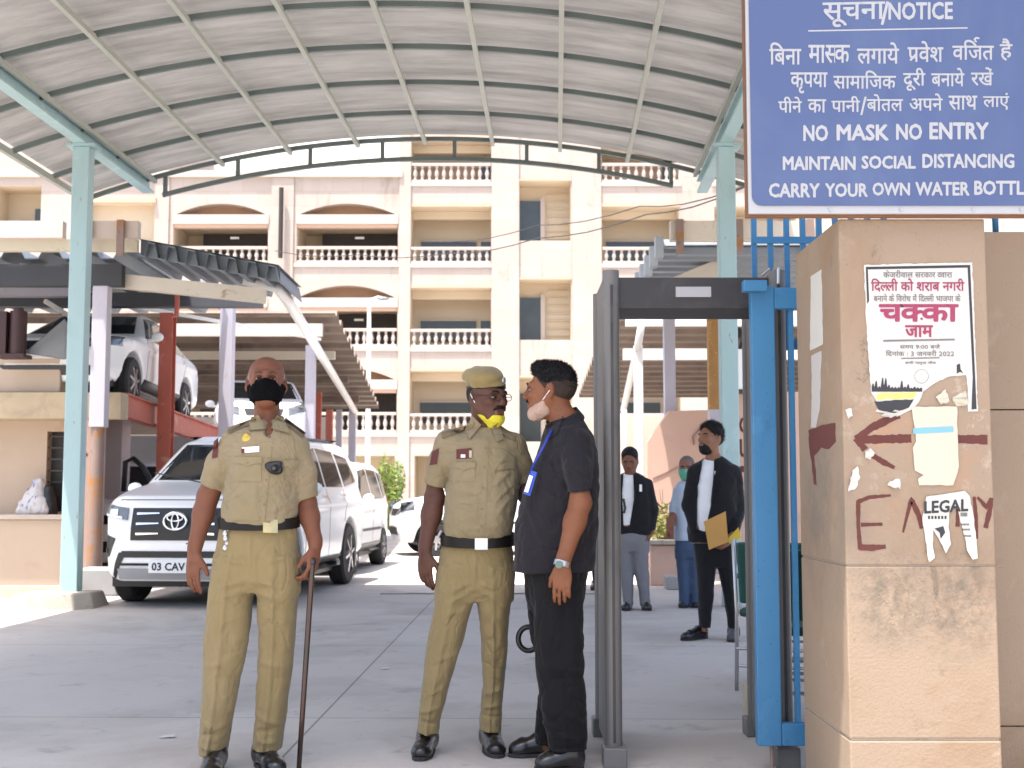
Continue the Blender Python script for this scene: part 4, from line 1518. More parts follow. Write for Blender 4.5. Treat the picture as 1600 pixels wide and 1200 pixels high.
MB().prism([P(x, y, DP - .003 - .020 * max(0, (y - 835) / 40) ** 2) for x, y in rough(lpoly, .8, 6, 6)], (0, -.0015, 0)).build('sheet', paper, lg)
T5 = lambda px, py: P(px, py, DP - .0053)
l_ = MB()
text_on(l_, "LEGAL", (1444, 781, 1513, 801), T5, Z0, bold=.035, tilt=-4)
for (x0, y0, x1, y1) in ((1450, 806, 1481, 811), (1501, 801, 1512, 807), (1502, 818, 1515, 821), (1504, 826, 1516, 829), (1506, 836, 1518, 839), (1510, 850, 1519, 858)):
    n_ = 6
    for k in range(n_):
        a, b2 = x0 + (x1 - x0) * k / n_, x0 + (x1 - x0) * (k + .62) / n_
        l_.add([T5(a, y1), T5(b2, y1), T5(b2, y0), T5(a, y0)], [(0, 1, 2, 3)])
l_.add([T5(x, y) for x, y in ((1460, 826), (1474, 822), (1477, 832), (1470, 842), (1468, 832))], [(0, 1, 2, 3, 4)])
l_.build('printed_lettering', ink_black, lg)
scraps = [([(1352, 705), (1360, 700), (1367, 708), (1360, 718), (1352, 716)], 'white paper scrap stuck at the painted arrow tip'),
          ([(1332, 735), (1340, 728), (1344, 745), (1336, 765), (1325, 768), (1329, 752)], 'long curled scrap of paper below the painted arrow tip'),
          ([(1390, 752), (1405, 748), (1407, 764), (1395, 762), (1386, 757)], 'small pale paper scrap above the painted letters'),
          ([(1320, 640), (1330, 638), (1333, 650), (1326, 655)], 'tiny pale scrap left of the torn poster bottom'),
          ([(1375, 648), (1398, 640), (1409, 646), (1392, 653)], 'white torn remnant just under the poster bottom'),
          ([(1462, 620), (1478, 608), (1483, 628), (1470, 632)], 'cream torn paper remnant inside the missing poster corner'),
          ([(1488, 622), (1508, 610), (1512, 632), (1494, 634)], 'beige torn paper remnant right of the cream remnant')]
for i, (pg, lb_) in enumerate(scraps):
    o = MB().prism([P(x, y, DP - .0006 - rnd.choice((0, 0, .004, .010))) for x, y in rough(pg, 1.3, 4, 20 + i)], (0, -.001, 0)).build('paper_scrap', cream_paper if i > 4 else paper, loc=P(pg[0][0], pg[0][1], DP))
    tag(o, lb_, 'paper', 'paper scraps on the pillar')
# narrow side face: pasted strips and a maroon patch with drips, grey grime
XS = XL - .0008
SD = lambda px, py: PX(px, py, XS)


def sideflat(name, poly, mat, parent=None, lab=None, cat=None, th=-.0012):
    o = MB().prism([PX(x, y, XS) for x, y in poly], (th, 0, 0)).build(name, mat, parent, loc=PX(poly[0][0], poly[0][1], XS))
    if lab:
        tag(o, lab, cat)
    return o


sideflat('paper_strip', rough([(1267, 432), (1284, 421), (1286, 538), (1266, 548)], .6, 8, 3), paper, None, 'upper white paper strip pasted on the side of the pillar', 'paper')
sideflat('paper_strip', rough([(1268, 556), (1284, 548), (1281, 640), (1275, 668), (1267, 668), (1269, 620)], .6, 8, 4), pm('grey_paper', (.45, .42, .40), .9, var=.06), None, 'lower frayed greyish paper strip on the side of the pillar', 'paper')
sideflat('painted_patch', rough([(1263, 672), (1284, 664), (1305, 661), (1306, 690), (1295, 702), (1283, 699), (1272, 712), (1276, 757), (1272, 757), (1266, 710)], .8, 6, 5), red_paint, pil, th=-.0005)
grime = pm('grime', (.25, .19, .15), .9, var=.25, vs=7, stretch=(1, 1, .2), spots=(((.40, .30, .22), 7, .5, .62),))
# boundary wall right of the pillar with blue bars on it
w2 = thing('boundary_wall', 'beige stone boundary wall at the right edge, topped with blue bars', 'wall', (2, 4.9, 0))
zw = P(1580, 362, 4.9).z
for (a, b) in ((0, P(1580, 1135, 4.9).z - .002), (P(1580, 1135, 4.9).z + .002, P(1580, 640, 4.9).z - .002), (P(1580, 640, 4.9).z + .002, zw)):
    MB().box((XR + .002, 4.9, a), (4.0, 5.05, b)).build('stone_cladding', pil_m, w2, bevel=.004)
for k in range(9):
    x = P(1582, 350, 4.95).x + k * .16 - .06
    MB().tube([(x, 4.97, zw), (x, 4.97, zw + .62)], .013, 8).build('bar', blue_gate, w2, smooth=True)

# ------------------------------------------------------------------ the blue notice board
sgn = thing('notice_board', 'large blue bilingual notice board with white lettering standing on the stone pillar', 'sign', (1.4, 4.33, 2.12))
DS = 4.34
sa, sb2 = P(1172, 333, DS), P(1634, 328, DS)
zb = 2.119
SX0, SX1, SZ0, SZ1 = P(1168, 170, DS).x, P(1622, 170, DS).x, zb, zb + .86


def rrect(x0, x1, z0, z1, r, y, n=6):
    pts = []
    for (cx, cz, a0) in ((x1 - r, z0 + r, -90), (x1 - r, z1 - r, 0), (x0 + r, z1 - r, 90), (x0 + r, z0 + r, 180)):
        for k in range(n + 1):
            a = R(a0 + 90 * k / n)
            pts.append((cx + r * math.cos(a), y, cz + r * math.sin(a)))
    return pts


sign_white = pm('sign_white_border', (.37, .37, .38), .45, var=.06, vs=6, spots=(((.45, .42, .40), 6, .66, .74),))
sign_blue = pm('sign_blue', (.066, .092, .195), .35, var=.10, vs=1.6, spots=(((.082, .112, .215), 2.2, .5, .7),), stretch=(1, 1, .5))
MB().box((SX0, DS + .006, SZ0), (SX1, DS + .022, SZ1)).build('border_panel', sign_white, sgn, bevel=.003)
MB().prism(rrect(SX0 + .011, SX1 - .011, SZ0 + .027, SZ1 - .03, .035, DS + .005), (0, -.003, 0)).build('blue_field', sign_blue, sgn)
fr = MB()
fr.box((SX0 - .006, DS + .023, SZ0 - .008), (SX0 + .02, DS + .05, SZ1))
fr.box((SX1 - .02, DS + .023, SZ0 - .008), (SX1 + .006, DS + .05, SZ1))
fr.box((SX0 + .021, DS + .023, SZ0 - .008), (SX1 - .021, DS + .05, SZ0 + .02))
fr.build('frame', pm('rust_frame', (.16, .075, .04), .8, var=.25, vs=9), sgn)
for px in (1297, 1408, 1521, 1596):
    p_ = P(px, 325, DS)
    MB().tube([(p_.x, DS + .006, SZ0 + .013), (p_.x, DS + .001, SZ0 + .013)], .005, 10).build('screw', steelm, sgn)
S3 = lambda px, py: P(px, py, DS + .0014)
tx = MB()
text_on(tx, "सूचना", (1285, 3, 1383, 42), S3, Z0, bold=.014, tilt=-2)
text_on(tx, "/", (1376, 2, 1389, 39), S3, Z0, bold=.02)
text_on(tx, "NOTICE", (1388, 3, 1489, 31), S3, Z0, bold=.03, tilt=-1)
tx.add([S3(1263, 47.2), S3(1512, 42.5), S3(1512, 44.6), S3(1263, 49.4)], [(0, 1, 2, 3)])
tx.build('heading_lettering', sign_white, sgn)
hi = MB()
BL = .016
for (t, b) in (("िबना", (1202, 66, 1252, 101)), ("मास~क", (1263, 70, 1328, 99)), ("लगाये", (1339, 66, 1405, 100)), ("पवेश", (1418, 64, 1474, 97)), ("विजत", (1488, 62, 1553, 94)), ("है", (1562, 60, 1582, 95))):
    text_on(MB(), t, b, S3, Z0, bold=BL).build('hindi_lettering', sign_white, sgn)
for (t, b) in (("कृपया", (1235, 113, 1293, 146)), ("सामािजक", (1302, 110, 1400, 139)), ("दूरी", (1411, 106, 1446, 142)), ("बनाये", (1455, 106, 1507, 135)), ("रखें", (1517, 105, 1552, 134))):
    text_on(MB(), t, b, S3, Z0, bold=BL).build('hindi_lettering', sign_white, sgn)
for (t, b) in (("पीने", (1216, 151, 1253, 176)), ("का", (1262, 155, 1291, 176)), ("पानी", (1299, 150, 1344, 175)), ("/", (1344, 151, 1354, 180)), ("बोतल", (1354, 147, 1411, 174)), ("अपने", (1421, 146, 1473, 173)), ("साथ", (1482, 149, 1527, 172)), ("लाएं", (1536, 145, 1577, 172))):
    text_on(MB(), t, b, S3, Z0, bold=BL).build('hindi_lettering', sign_white, sgn)
for poly in ([(1429.5, 84), (1432, 86.5), (1423.5, 95.5), (1421, 93.5)], [(1524, 66), (1521, 61), (1525, 57.5), (1531, 59), (1530, 61), (1526, 60.5), (1524.5, 62), (1527, 66)]):
    q_ = [S3(x, y) for x, y in poly]
    hi.add(q_, [tuple(t) for t in tessellate_polygon([q_])])
hi.build('hindi_strokes', sign_white, sgn)
for (t, b) in (("NO", (1255, 195, 1294, 221)), ("MASK", (1307, 194, 1389, 220)), ("NO", (1400, 193, 1441, 219)), ("ENTRY", (1452, 191, 1545, 218)),
               ("MAINTAIN", (1223, 244, 1337, 266)), ("SOCIAL", (1346, 243, 1431, 264)), ("DISTANCING", (1441, 240, 1585, 263)),
               ("CARRY", (1201, 286, 1281, 309)), ("YOUR", (1289, 286, 1356, 308)), ("OWN", (1363, 285, 1422, 306)), ("WATER", (1430, 284, 1515, 306)), ("BOTTLE", (1522, 282, 1613, 305))):
    text_on(MB(), t, b, S3, Z0, bold=.036).build('english_lettering', sign_white, sgn)

# ------------------------------------------------------------------ blue gate and fixed bars
gt = thing('gate_leaf', 'bright blue steel gate leaf standing open beside the stone pillar', 'gate', (1.15, 5.4, 0))
DG = 5.34
gx = lambda px, py=760: P(px, py, DG).x
gz = lambda py: P(1200, py, DG).z
xa, xb = gx(1178), gx(1215)
MB().box((xa, DG, gz(1166)), (xb, DG + .055, gz(446))).build('stile', blue_gate, gt, bevel=.004)
MB().box((xb + .001, DG + .002, gz(1166)), (xb + .95, DG + .053, gz(1131))).build('bottom_rail', blue_gate, gt, bevel=.004)
MB().box((xb + .001, DG + .002, gz(482)), (xb + .95, DG + .053, gz(449))).build('top_rail', blue_gate, gt, bevel=.004)
MB().box((gx(1163), DG - .06, gz(458)), (gx(1200), DG - .003, gz(441))).build('bolt_box', blue_gate, gt, bevel=.003)
for k in range(7):
    x = gx(1242) + k * .115
    MB().box((x - .011, DG + .015, gz(1131) + .001), (x + .011, DG + .04, gz(482) - .001)).build('bar', blue_gate, gt)
MB().tube([(gx(1201), DG + .03, 0.0), (gx(1201), DG + .03, gz(1166))], .009, 8).build('drop_bolt', rusty, gt)
gf = thing('grille', 'tall blue bar grille rising behind the gate leaf under the notice board', 'grille', (1.3, 5.75, 0))
DF = 5.75
for k in range(9):
    c = P(1179 + 25.5 * k, 400, DF)
    MB().box((c.x - .012, DF, 1.8), (c.x + .012, DF + .022, 2.75)).build('bar', blue_gate, gf)
MB().box((P(1176, 375, DF).x, DF - .006, P(1200, 381, DF).z), (P(1176, 375, DF).x + 1.0, DF - .001, P(1200, 370, DF).z)).build('rail', blue_gate, gf)
MB().box((P(1176, 375, DF).x, DF - .006, 1.80), (P(1176, 375, DF).x + 1.0, DF - .001, 1.85)).build('rail', blue_gate, gf)
hk = MB()
hk.tube([P(1190, 431, DG - .02), P(1203, 420, DG - .02)], .006, 6)
hk.tube([P(1208, 420, DG), P(1216, 418, DG), P(1216, 443, DG)], .007, 6)
hk.build('latch_hook', steelm, gt)

# ------------------------------------------------------------------ walk through metal detector
md = thing('metal_detector', 'grey walk through metal detector arch with dark header and blank white label', 'metal detector', (.75, 5.8, 0))
mdg = pm('detector_grey', (.135, .13, .125), .45, var=.12, vs=6, spots=(((.09, .086, .082), 3, .58, .7), ((.19, .185, .18), 30, .66, .7)), stretch=(1, 1, .3))
mdk = pm('detector_dark', (.032, .030, .031), .5, var=.15, vs=5, spots=(((.055, .052, .05), 4, .5, .7), ((.09, .085, .08), 45, .68, .71)))
DM0, DM1 = 5.47, 6.16
xl = P(957, 760, DM0).x
xr_ = 1.158
for x, nm in ((xl, 1), (xr_, 2)):
    p_ = MB().box((x - .022, DM0 + .05, 0.04), (x + .022, DM1 - .05, 2.12)).build('side_panel', mdg, md, bevel=.008)
    e1 = MB()
    e1.tube([(x, DM0 + .015, .02), (x, DM0 + .015, 2.118)], .036, 16)
    e1.build('edge_tube', mdg, md, smooth='auto')
    e2 = MB()
    e2.tube([(x, DM1 - .015, .02), (x, DM1 - .015, 2.118)], .036, 16)
    e2.build('edge_tube', mdg, md, smooth='auto')
    MB().box((x - .006, DM0 - .026, .1), (x + .006, DM0 - .016, 2.05)).build('seam_strip', mdk, md)
    MB().box((x - .05, DM0 - .06, 0), (x + .05, DM0 + .06, .085)).build('foot', mdg, md, bevel=.006)
    MB().box((x - .05, DM1 - .06, 0), (x + .05, DM1 + .06, .085)).build('foot', mdg, md, bevel=.006)
zt_, zb_ = P(1070, 432, DM0).z, P(1070, 481, DM0).z
hd = MB().box((xl + .03, DM0 + .02, zb_), (xr_ - .03, DM0 + .37, zt_)).build('header', mdk, md, bevel=.006)
a, b = P(1056, 464, DM0 + .017), P(1111, 448, DM0 + .017)
MB().box((a.x, DM0 + .016, a.z), (b.x, DM0 + .0195, b.z)).build('blank_label', sign_white, hd)

# ------------------------------------------------------------------ green chairs behind the gate
green = pm('dark_green_vinyl', (.012, .075, .062), .4, var=.15, vs=6)


def chair(x, y, rz, label):
    t = thing('chair', label, 'chair', (0, 0, 0), 'green waiting chairs behind the gate')
    MB().box((-.22, -.22, .42), (.22, .22, .47)).build('seat', green, t, bevel=.02)
    MB().prism([(-.21, .22, .5), (.21, .22, .5), (.21, .30, .86), (-.21, .30, .86)], (0, .035, .005)).build('backrest', green, t, bevel=.015)
    for s in (-1, 1):
        MB().tube([(s * .23, -.24, 0), (s * .23, -.20, .43), (s * .23, -.2, .64)], .012, 8).build('leg', steelm, t, smooth=True)
        MB().tube([(s * .23, .27, 0), (s * .23, .22, .45), (s * .23, .31, .88)], .012, 8).build('leg', steelm, t, smooth=True)
        MB().tube([(s * .23, -.21, .64), (s * .23, .26, .66)], .016, 8).build('armrest', black_pl, t, smooth=True)
    for z in (.14, .24):
        MB().tube([(-.23, -.22, z), (.23, -.22, z)], .009, 8).build('stretcher', steelm, t)
        MB().tube([(-.23, .25, z), (.23, .25, z)], .009, 8).build('stretcher', steelm, t)
    t.location = (x, y, 0)
    t.rotation_euler = (0, 0, rz)
    return t


chair(1.50, 6.75, R(172), 'green vinyl chair on steel legs right behind the blue gate leaf')
chair(1.62, 7.7, R(160), 'green vinyl chair farther back, beyond the one at the gate')
cb = MB().box((P(1166, 1100, 6.35).x, 6.3, 0), (P(1166, 1100, 6.35).x + .10, 6.45, .2)).build('cardboard_box', pm('cardboard', (.45, .37, .27), .85, var=.2, vs=12), loc=(1.2, 6.37, 0), bevel=.006)
tag(cb, 'small worn cardboard carton on the ground by the chair leg', 'box')
# ------------------------------------------------------------------ cars
car_white = pm('white_car_paint', (.87, .87, .87), .25, var=.015, vs=2, coat=.3)
car_glass = pm('car_glass', (.018, .022, .024), .06, var=.3, vs=2, spec=.8)
lamp_glass = pm('lamp_glass', (.12, .13, .14), .1, 0.2, var=.5, vs=14, coat=1)
chrome = pm('chrome', (.75, .75, .76), .12, 1.0, var=.05)
seam_m = pm('dark_seam', (.06, .06, .065), .6)


def poly_sdf(Y, Z, pts):
    d = np.full(np.broadcast(Y, Z).shape, 1e9, np.float32)
    sgn = np.ones(d.shape, np.float32)
    n = len(pts)
    for i in range(n):
        (y0, z0), (y1, z1) = pts[i], pts[i - 1]
        ey, ez = y1 - y0, z1 - z0
        wy, wz = Y - y0, Z - z0
        t = np.clip((wy * ey + wz * ez) / max(ey * ey + ez * ez, 1e-9), 0, 1)
        d = np.minimum(d, (wy - ey * t) ** 2 + (wz - ez * t) ** 2)
        c1, c2, c3 = Z >= z0, Z < z1, ey * wz > ez * wy
        fl = (c1 & c2 & c3) | (~c1 & ~c2 & ~c3)
        sgn = np.where(fl, -sgn, sgn)
    return sgn * np.sqrt(d)


def make_car(label, spec, group='parked white cars', h=.022):
    t = thing('car', label, 'car', (0, 0, 0), group)
    prof, wz, Lh = spec['profile'], spec['widths'], spec['half']
    W = max(w for z, w in wz)
    f = Field((-W - .06, -Lh - .1, .1), (W + .06, Lh + .1, spec['height'] + .08), h)
    sl, X, Y, Z = f.win(f.lo, f.lo + h * f.n)
    r = .07
    d1 = poly_sdf(Y, Z, prof)
    zs_, ws_ = zip(*wz)
    wv = np.interp(Z.ravel(), zs_, ws_)[None, None, :]
    ty = np.clip((-Y - (Lh - spec.get('nose', .9))) / spec.get('nose', .9), 0, 1)
    tb = np.clip((Y - (Lh - .7)) / .7, 0, 1)
    wv = wv - spec.get('taper', .16) * ty ** 2 - .07 * tb ** 2
    d2 = np.abs(X) - wv
    k = .16
    hh = np.clip(.5 - .5 * (d2 - d1) / k, 0, 1)
    d = d2 + (d1 - d2) * hh + k * hh * (1 - hh)
    f.F[:] = d
    ax = spec['wheels']
    wr = spec['wr']
    for yw in ax:
        for s in (-1, 1):
            f.cap((s * (W - .22), yw, wr), (s * (W + .3), yw, wr), wr + .075, None, .02, 's')
    if spec.get('shoulder'):
        for s in (-1, 1):
            f.cap((s * (W - .02), -Lh + .7, spec['shoulder'] - .02), (s * (W - .03), Lh - .4, spec['shoulder'] + .03), .035, None, .05)
    body, bvh = f.build('body', car_white, t, keep=True)
    front = lambda x, z: (Vector((x, -9, z)), Vector((0, 1, 0)))

    def side(s):
        return lambda y, z: (Vector((s * 9, y, z)), Vector((-s, 0, 0)))

    def fpatch(name, x0, z0, x1, z1, mat, th=.006, par=None, cv=None, **kw):
        mb = MB()
        a, b = quadf(x0, z0, x1, z1) if cv is None else cv
        patch(mb, bvh, a, b, front, kw.get('nu', 14), kw.get('nv', 8), th, .01)
        return mb.build(name, mat, par or t, smooth='auto')

    def spatch(name, s, quad, mat, th=.006, nu=10, nv=8, par=None):
        mb = MB()
        a, b = quadf(*quad)
        patch(mb, bvh, a, b, side(s), nu, nv, th, .01)
        return mb.build(name, mat, par or t, smooth='auto')
    # wheels
    for yw in ax:
        for s in (-1, 1):
            wh = thing('wheel', None, None, (s * (W - .12), yw, wr))
            wh.parent = t
            mb = MB()
            pr = [(.0, wr * .62), (.0, wr * .93), (.03, wr), (.18, wr), (.21, wr * .93), (.21, wr * .62)]
            n = 32
            vs, fs = [], []
            for (px_, rr) in pr:
                for kk in range(n):
                    a = 2 * math.pi * kk / n
                    vs.append((s * (W - .12) + s * (px_ - .105), yw + rr * math.cos(a), wr + rr * math.sin(a)))
            for i in range(len(pr)):
                for kk in range(n):
                    i2, k2 = (i + 1) % len(pr), (kk + 1) % n
                    q_ = (i * n + kk, i * n + k2, i2 * n + k2, i2 * n + kk)
                    fs.append(q_ if s < 0 else q_[::-1])
            mb.add(vs, fs)
            mb.build('tyre', rubber, wh, smooth='auto')
            rm = MB()
            xo = s * (W - .12) + s * .075
            rm.tube([(xo - s * .12, yw, wr), (xo - s * .115, yw, wr)], wr * .64, 32)
            vs, fs = [], []
            for (px_, rr) in ((.03, wr * .66), (.0, wr * .60), (-.05, wr * .58)):
                for kk in range(n):
                    a = 2 * math.pi * kk / n
                    vs.append((xo + s * px_, yw + rr * math.cos(a), wr + rr * math.sin(a)))
            for i in range(2):
                for kk in range(n):
                    k2 = (kk + 1) % n
                    fs.append((i * n + kk, i * n + k2, i * n + n + k2, i * n + n + kk))
            rm.add(vs, fs)
            for kk in range(spec.get('spokes', 6)):
                a = 2 * math.pi * (kk + .2) / spec.get('spokes', 6)
                c, s2 = math.cos(a), math.sin(a)
                rm.bar((xo + s * .01, yw + .04 * c, wr + .04 * s2), (xo, yw + wr * .62 * c, wr + wr * .62 * s2), .035, .07, up=(1, 0, 0))
            rm.tube([(xo - s * .02, yw, wr), (xo + s * .03, yw, wr)], .07, 12)
            rm.build('rim', alloy, wh, smooth='auto')
            # arch liner
    for yw in ax:
        ln = MB()
        ln.box((-W + .16, yw - wr - .12, wr * .7), (W - .16, yw + wr + .12, wr * 2 + .15))
    un = MB().box((-W + .14, -Lh + .35, .2), (W - .14, Lh - .3, .44)).build('underbody', black_pl, t)
    # glass
    for (x0, z0, x1, z1, x2, z2, x3, z3) in [spec['windscreen']]:
        fpatch('windscreen', 0, 0, 0, 0, car_glass, .004, cv=quadf(x0, z0, x1, z1, x2, z2, x3, z3), nu=20, nv=12)
    for s in (-1, 1):
        for q_ in spec['windows']:
            spatch('window', s, q_, car_glass, .004, 12, 8)
        for (ya, za, yb, zb__) in spec.get('seams', ()):
            spatch('door_seam', s, (ya - .006, za, yb - .006, zb__, yb + .006, zb__, ya + .006, za) if False else (ya - .005, za, ya + .005, za, yb + .005, zb__, yb - .005, zb__), seam_m, .002, 1, 14)
        for (ya, za) in spec.get('handles', ()):
            spatch('door_handle', s, (ya - .09, za + .02, ya + .09, za + .02, ya + .09, za - .015, ya - .09, za - .015), car_white if not spec.get('chrome') else chrome, .03, 4, 2)
        m = spec['mirror']
        mr = MB().ball((s * (W + .10), m[0], m[1]), (.085, .05, .065), 14)
        mr.bar((s * (W - .08), m[0], m[1] - .06), (s * (W + .08), m[0], m[1] - .04), .05, .04)
        mr.build('mirror', car_white if spec.get('wmirror', 1) else black_pl, t, smooth=True)
        spatch('sill', s, (ax[0] + wr + .09, .40, ax[1] - wr - .09, .40, ax[1] - wr - .09, .27, ax[0] + wr + .09, .27), black_pl, .02, 10, 3)
    spec['extra'](t, fpatch, spatch, front, bvh)
    return t


def suv_extra(t, fp, sp, front, bvh):
    g = fp('grille', 0, 0, 0, 0, black_pl, .012, cv=quadf(-.45, 1.0, .45, 1.0, .46, .68, -.46, .68), nu=24, nv=10)
    for (z, wd) in ((.945, .010), (.845, .010), (.745, .010)):
        for sx in (-1, 1):
            for (a, b) in ((.40, .17),):
                fp('grille_bar', 0, 0, 0, 0, chrome, .03, g, cv=quadf(sx * a, z + .01, sx * b, z + wd, sx * b, z, sx * a, z - .012), nu=6, nv=2)
    # round emblem
    em = MB()
    hit = bvh.ray_cast(Vector((0, -9, .87)), Vector((0, 1, 0)))[0]
    yy = hit.y - .035

    def ring(cx, cz, a, b, r):
        pts = [(cx + a * math.cos(2 * math.pi * k / 28), yy, cz + b * math.sin(2 * math.pi * k / 28)) for k in range(29)]
        em.tube(pts, r, 6, cap=False)
    ring(0, .87, .115, .085, .014)
    ring(0, .87, .035, .075, .010)
    ring(0, .905, .08, .035, .010)
    em.build('emblem', chrome, g, smooth=True)
    for s in (-1, 1):
        hl = fp('headlight', 0, 0, 0, 0, lamp_glass, .02, cv=quadf(s * .50, 1.0, s * .83, 1.05, s * .85, .93, s * .50, .88), nu=14, nv=6)
        fp('drl', 0, 0, 0, 0, white_paint, .03, hl, cv=quadf(s * .55, .915, s * .82, .955, s * .83, .935, s * .55, .89), nu=10, nv=2)
        fp('projector', s * .60, .99, s * .70, .93, chrome, .03, hl, nu=4, nv=4)
        fp('fog_recess', 0, 0, 0, 0, black_pl, .012, cv=quadf(s * .62, .70, s * .83, .76, s * .79, .50, s * .70, .52), nu=8, nv=8)
        fp('fog_light', s * .735, .60, s * .775, .55, lamp_glass, .03, nu=4, nv=4)
        fp('bumper_trim', 0, 0, 0, 0, black_pl, .012, cv=quadf(s * .50, .56, s * .58, .56, s * .68, .30, s * .64, .30), nu=4, nv=8)
        sp('arch_trim', s, (-1.95, .98, -.95, .98, -.95, .93, -1.95, .93), car_white, .03, 10, 3)
        sp('roof_rail', s, (-.3, 1.80, 1.7, 1.83, 1.7, 1.80, -.3, 1.77), black_pl, .03, 8, 2)
    fp('lower_intake', -.55, .575, .55, .51, black_pl, .012, nu=16, nv=4)
    fp('skid_plate', -.60, .40, .60, .29, sign_white, .02, nu=16, nv=4)
    fp('intake_slot', -.62, .455, .62, .43, black_pl, .012, nu=16, nv=3)
    hp = bvh.ray_cast(Vector((0, -9, .43)), Vector((0, 1, 0)))[0]
    pl_ = MB().box((-.26, hp.y - .05, .36), (.26, hp.y + .05, .49)).build('number_plate', white_paint, t, bevel=.006)
    lt_ = MB()
    text_on(lt_, '03 CAV 61', (-.225, .465, .225, .385), lambda a, b: Vector((a, hp.y - .052, b)), Vector((0, 0, 0)), bold=.03)
    lt_.build('plate_lettering', ink_black, pl_)
    fp('bonnet_edge', 0, 0, 0, 0, seam_m, .003, cv=quadf(-.62, 1.085, .62, 1.085, .62, 1.075, -.62, 1.075), nu=16, nv=2)
    b_ = MB()
    for s in (-1, 1):
        b_.tube([(s * .1, -1.22, 1.25), (s * .55 - .2, -1.05, 1.37)], .008, 6)
    b_.build('wiper', black_pl, t)


suv_spec = dict(half=2.40, height=1.84, taper=.22, nose=1.0, chrome=True, wr=.385, wheels=(-1.42, 1.33), spokes=6, shoulder=1.0,
                profile=[(-2.30, .27), (-2.40, .45), (-2.41, .80), (-2.36, 1.02), (-2.22, 1.12), (-1.30, 1.24), (-1.12, 1.27), (-.42, 1.74), (-.10, 1.81), (1.2, 1.835), (2.02, 1.78), (2.20, 1.62), (2.34, 1.10), (2.38, .60), (2.28, .34)],
                widths=[(.2, .86), (.35, .905), (.6, .92), (.95, .925), (1.08, .90), (1.22, .86), (1.55, .76), (1.80, .66), (1.9, .6)],
                windscreen=(-.60, 1.70, .60, 1.70, .75, 1.29, -.75, 1.29),
                windows=[(-.52, 1.60, .16, 1.68, .16, 1.22, -.98, 1.22), (.24, 1.68, 1.02, 1.66, 1.10, 1.22, .24, 1.22), (1.12, 1.64, 1.72, 1.60, 1.98, 1.30, 1.20, 1.23)],
                seams=[(-.85, 1.18, -.90, .45), (.20, 1.20, .20, .42), (1.10, 1.20, .98, .80)], handles=[(.02, 1.10), (.95, 1.12)],
                mirror=(-.92, 1.20), extra=suv_extra)
suv = make_car('large white suv with black chrome grille parked facing us behind the first officer', suv_spec, h=.018)
suv.location = (-3.33 + .209 * 1.12, 12.62 + 2.39, 0)
suv.rotation_euler = (0, 0, R(-5.5))


def hatch_extra(t, fp, sp, front, bvh):
    fp('grille', 0, 0, 0, 0, black_pl, .01, cv=quadf(-.34, .86, .34, .86, .30, .74, -.30, .74), nu=12, nv=4)
    fp('lower_intake', -.45, .52, .45, .38, black_pl, .012, nu=14, nv=4)
    for s in (-1, 1):
        fp('headlight', 0, 0, 0, 0, lamp_glass, .015, cv=quadf(s * .42, .88, s * .72, 1.0, s * .74, .84, s * .42, .74), nu=10, nv=6)
        sp('headlight_side', s, (-1.82, .97, -1.50, 1.02, -1.62, .86, -1.82, .80), lamp_glass, .015, 6, 4)
        sp('rub_strip', s, (-.85, .62, .85, .62, .85, .58, -.85, .58), seam_m, .006, 10, 2)
        sp('tail_light', s, (1.66, 1.06, 1.80, 1.06, 1.80, .8, 1.7, .8), pm('tail_red', (.35, .02, .02), .2), .012, 3, 5)
    pl_ = fp('number_plate', -.24, .66, .24, .55, white_paint, .03, nu=4, nv=3)


hatch_spec = dict(half=1.85, height=1.64, taper=.16, nose=.7, wr=.30, wheels=(-1.18, 1.22), spokes=7, shoulder=.92,
                  profile=[(-1.78, .24), (-1.85, .45), (-1.85, .72), (-1.78, .90), (-1.62, 1.0), (-1.08, 1.10), (-.98, 1.12), (-.40, 1.56), (-.10, 1.62), (1.2, 1.62), (1.60, 1.54), (1.78, 1.05), (1.83, .55), (1.75, .30)],
                  widths=[(.2, .74), (.4, .79), (.9, .80), (1.06, .78), (1.55, .64), (1.7, .58)],
                  windscreen=(-.56, 1.52, .56, 1.52, .68, 1.16, -.68, 1.16),
                  windows=[(-.40, 1.48, .12, 1.52, .12, 1.06, -.88, 1.06), (.20, 1.52, .95, 1.50, 1.05, 1.06, .20, 1.06), (1.04, 1.49, 1.36, 1.45, 1.50, 1.12, 1.13, 1.07)],
                  seams=[(-.80, 1.03, -.82, .36), (.16, 1.04, .16, .34), (1.02, 1.04, .92, .6)], handles=[(.0, .98), (.88, .98)],
                  mirror=(-.80, 1.07), extra=hatch_extra)
h1 = make_car('boxy white hatchback parked just behind the large suv', hatch_spec)
h1.location = (-2.94, 19.5, 0)
h1.rotation_euler = (0, 0, R(-4))
h2 = copy_tree(h1)
h2['label'] = 'white hatchback seen side on behind the officer with the yellow mask'
h2.location = (-.42, 24.2, 0)
h2.rotation_euler = (0, 0, R(-76))
h3 = copy_tree(h1)
h3['label'] = 'white hatchback high in the shed directly behind the head of the bald officer'
h3.location = (-4.72, 23.6, 1.62)
h3.rotation_euler = (R(-4), 0, R(14))


def sedan_extra(t, fp, sp, front, bvh):
    fp('grille', 0, 0, 0, 0, black_pl, .01, cv=quadf(-.40, .74, .40, .74, .36, .60, -.36, .60), nu=12, nv=4)
    fp('lower_intake', -.6, .42, .6, .30, black_pl, .012, nu=14, nv=4)
    for s in (-1, 1):
        fp('headlight', 0, 0, 0, 0, lamp_glass, .015, cv=quadf(s * .46, .78, s * .80, .86, s * .82, .72, s * .46, .64), nu=10, nv=6)
    MB().box((-.24, -2.28, .50), (.24, -2.24, .60)).build('number_plate', white_paint, t)


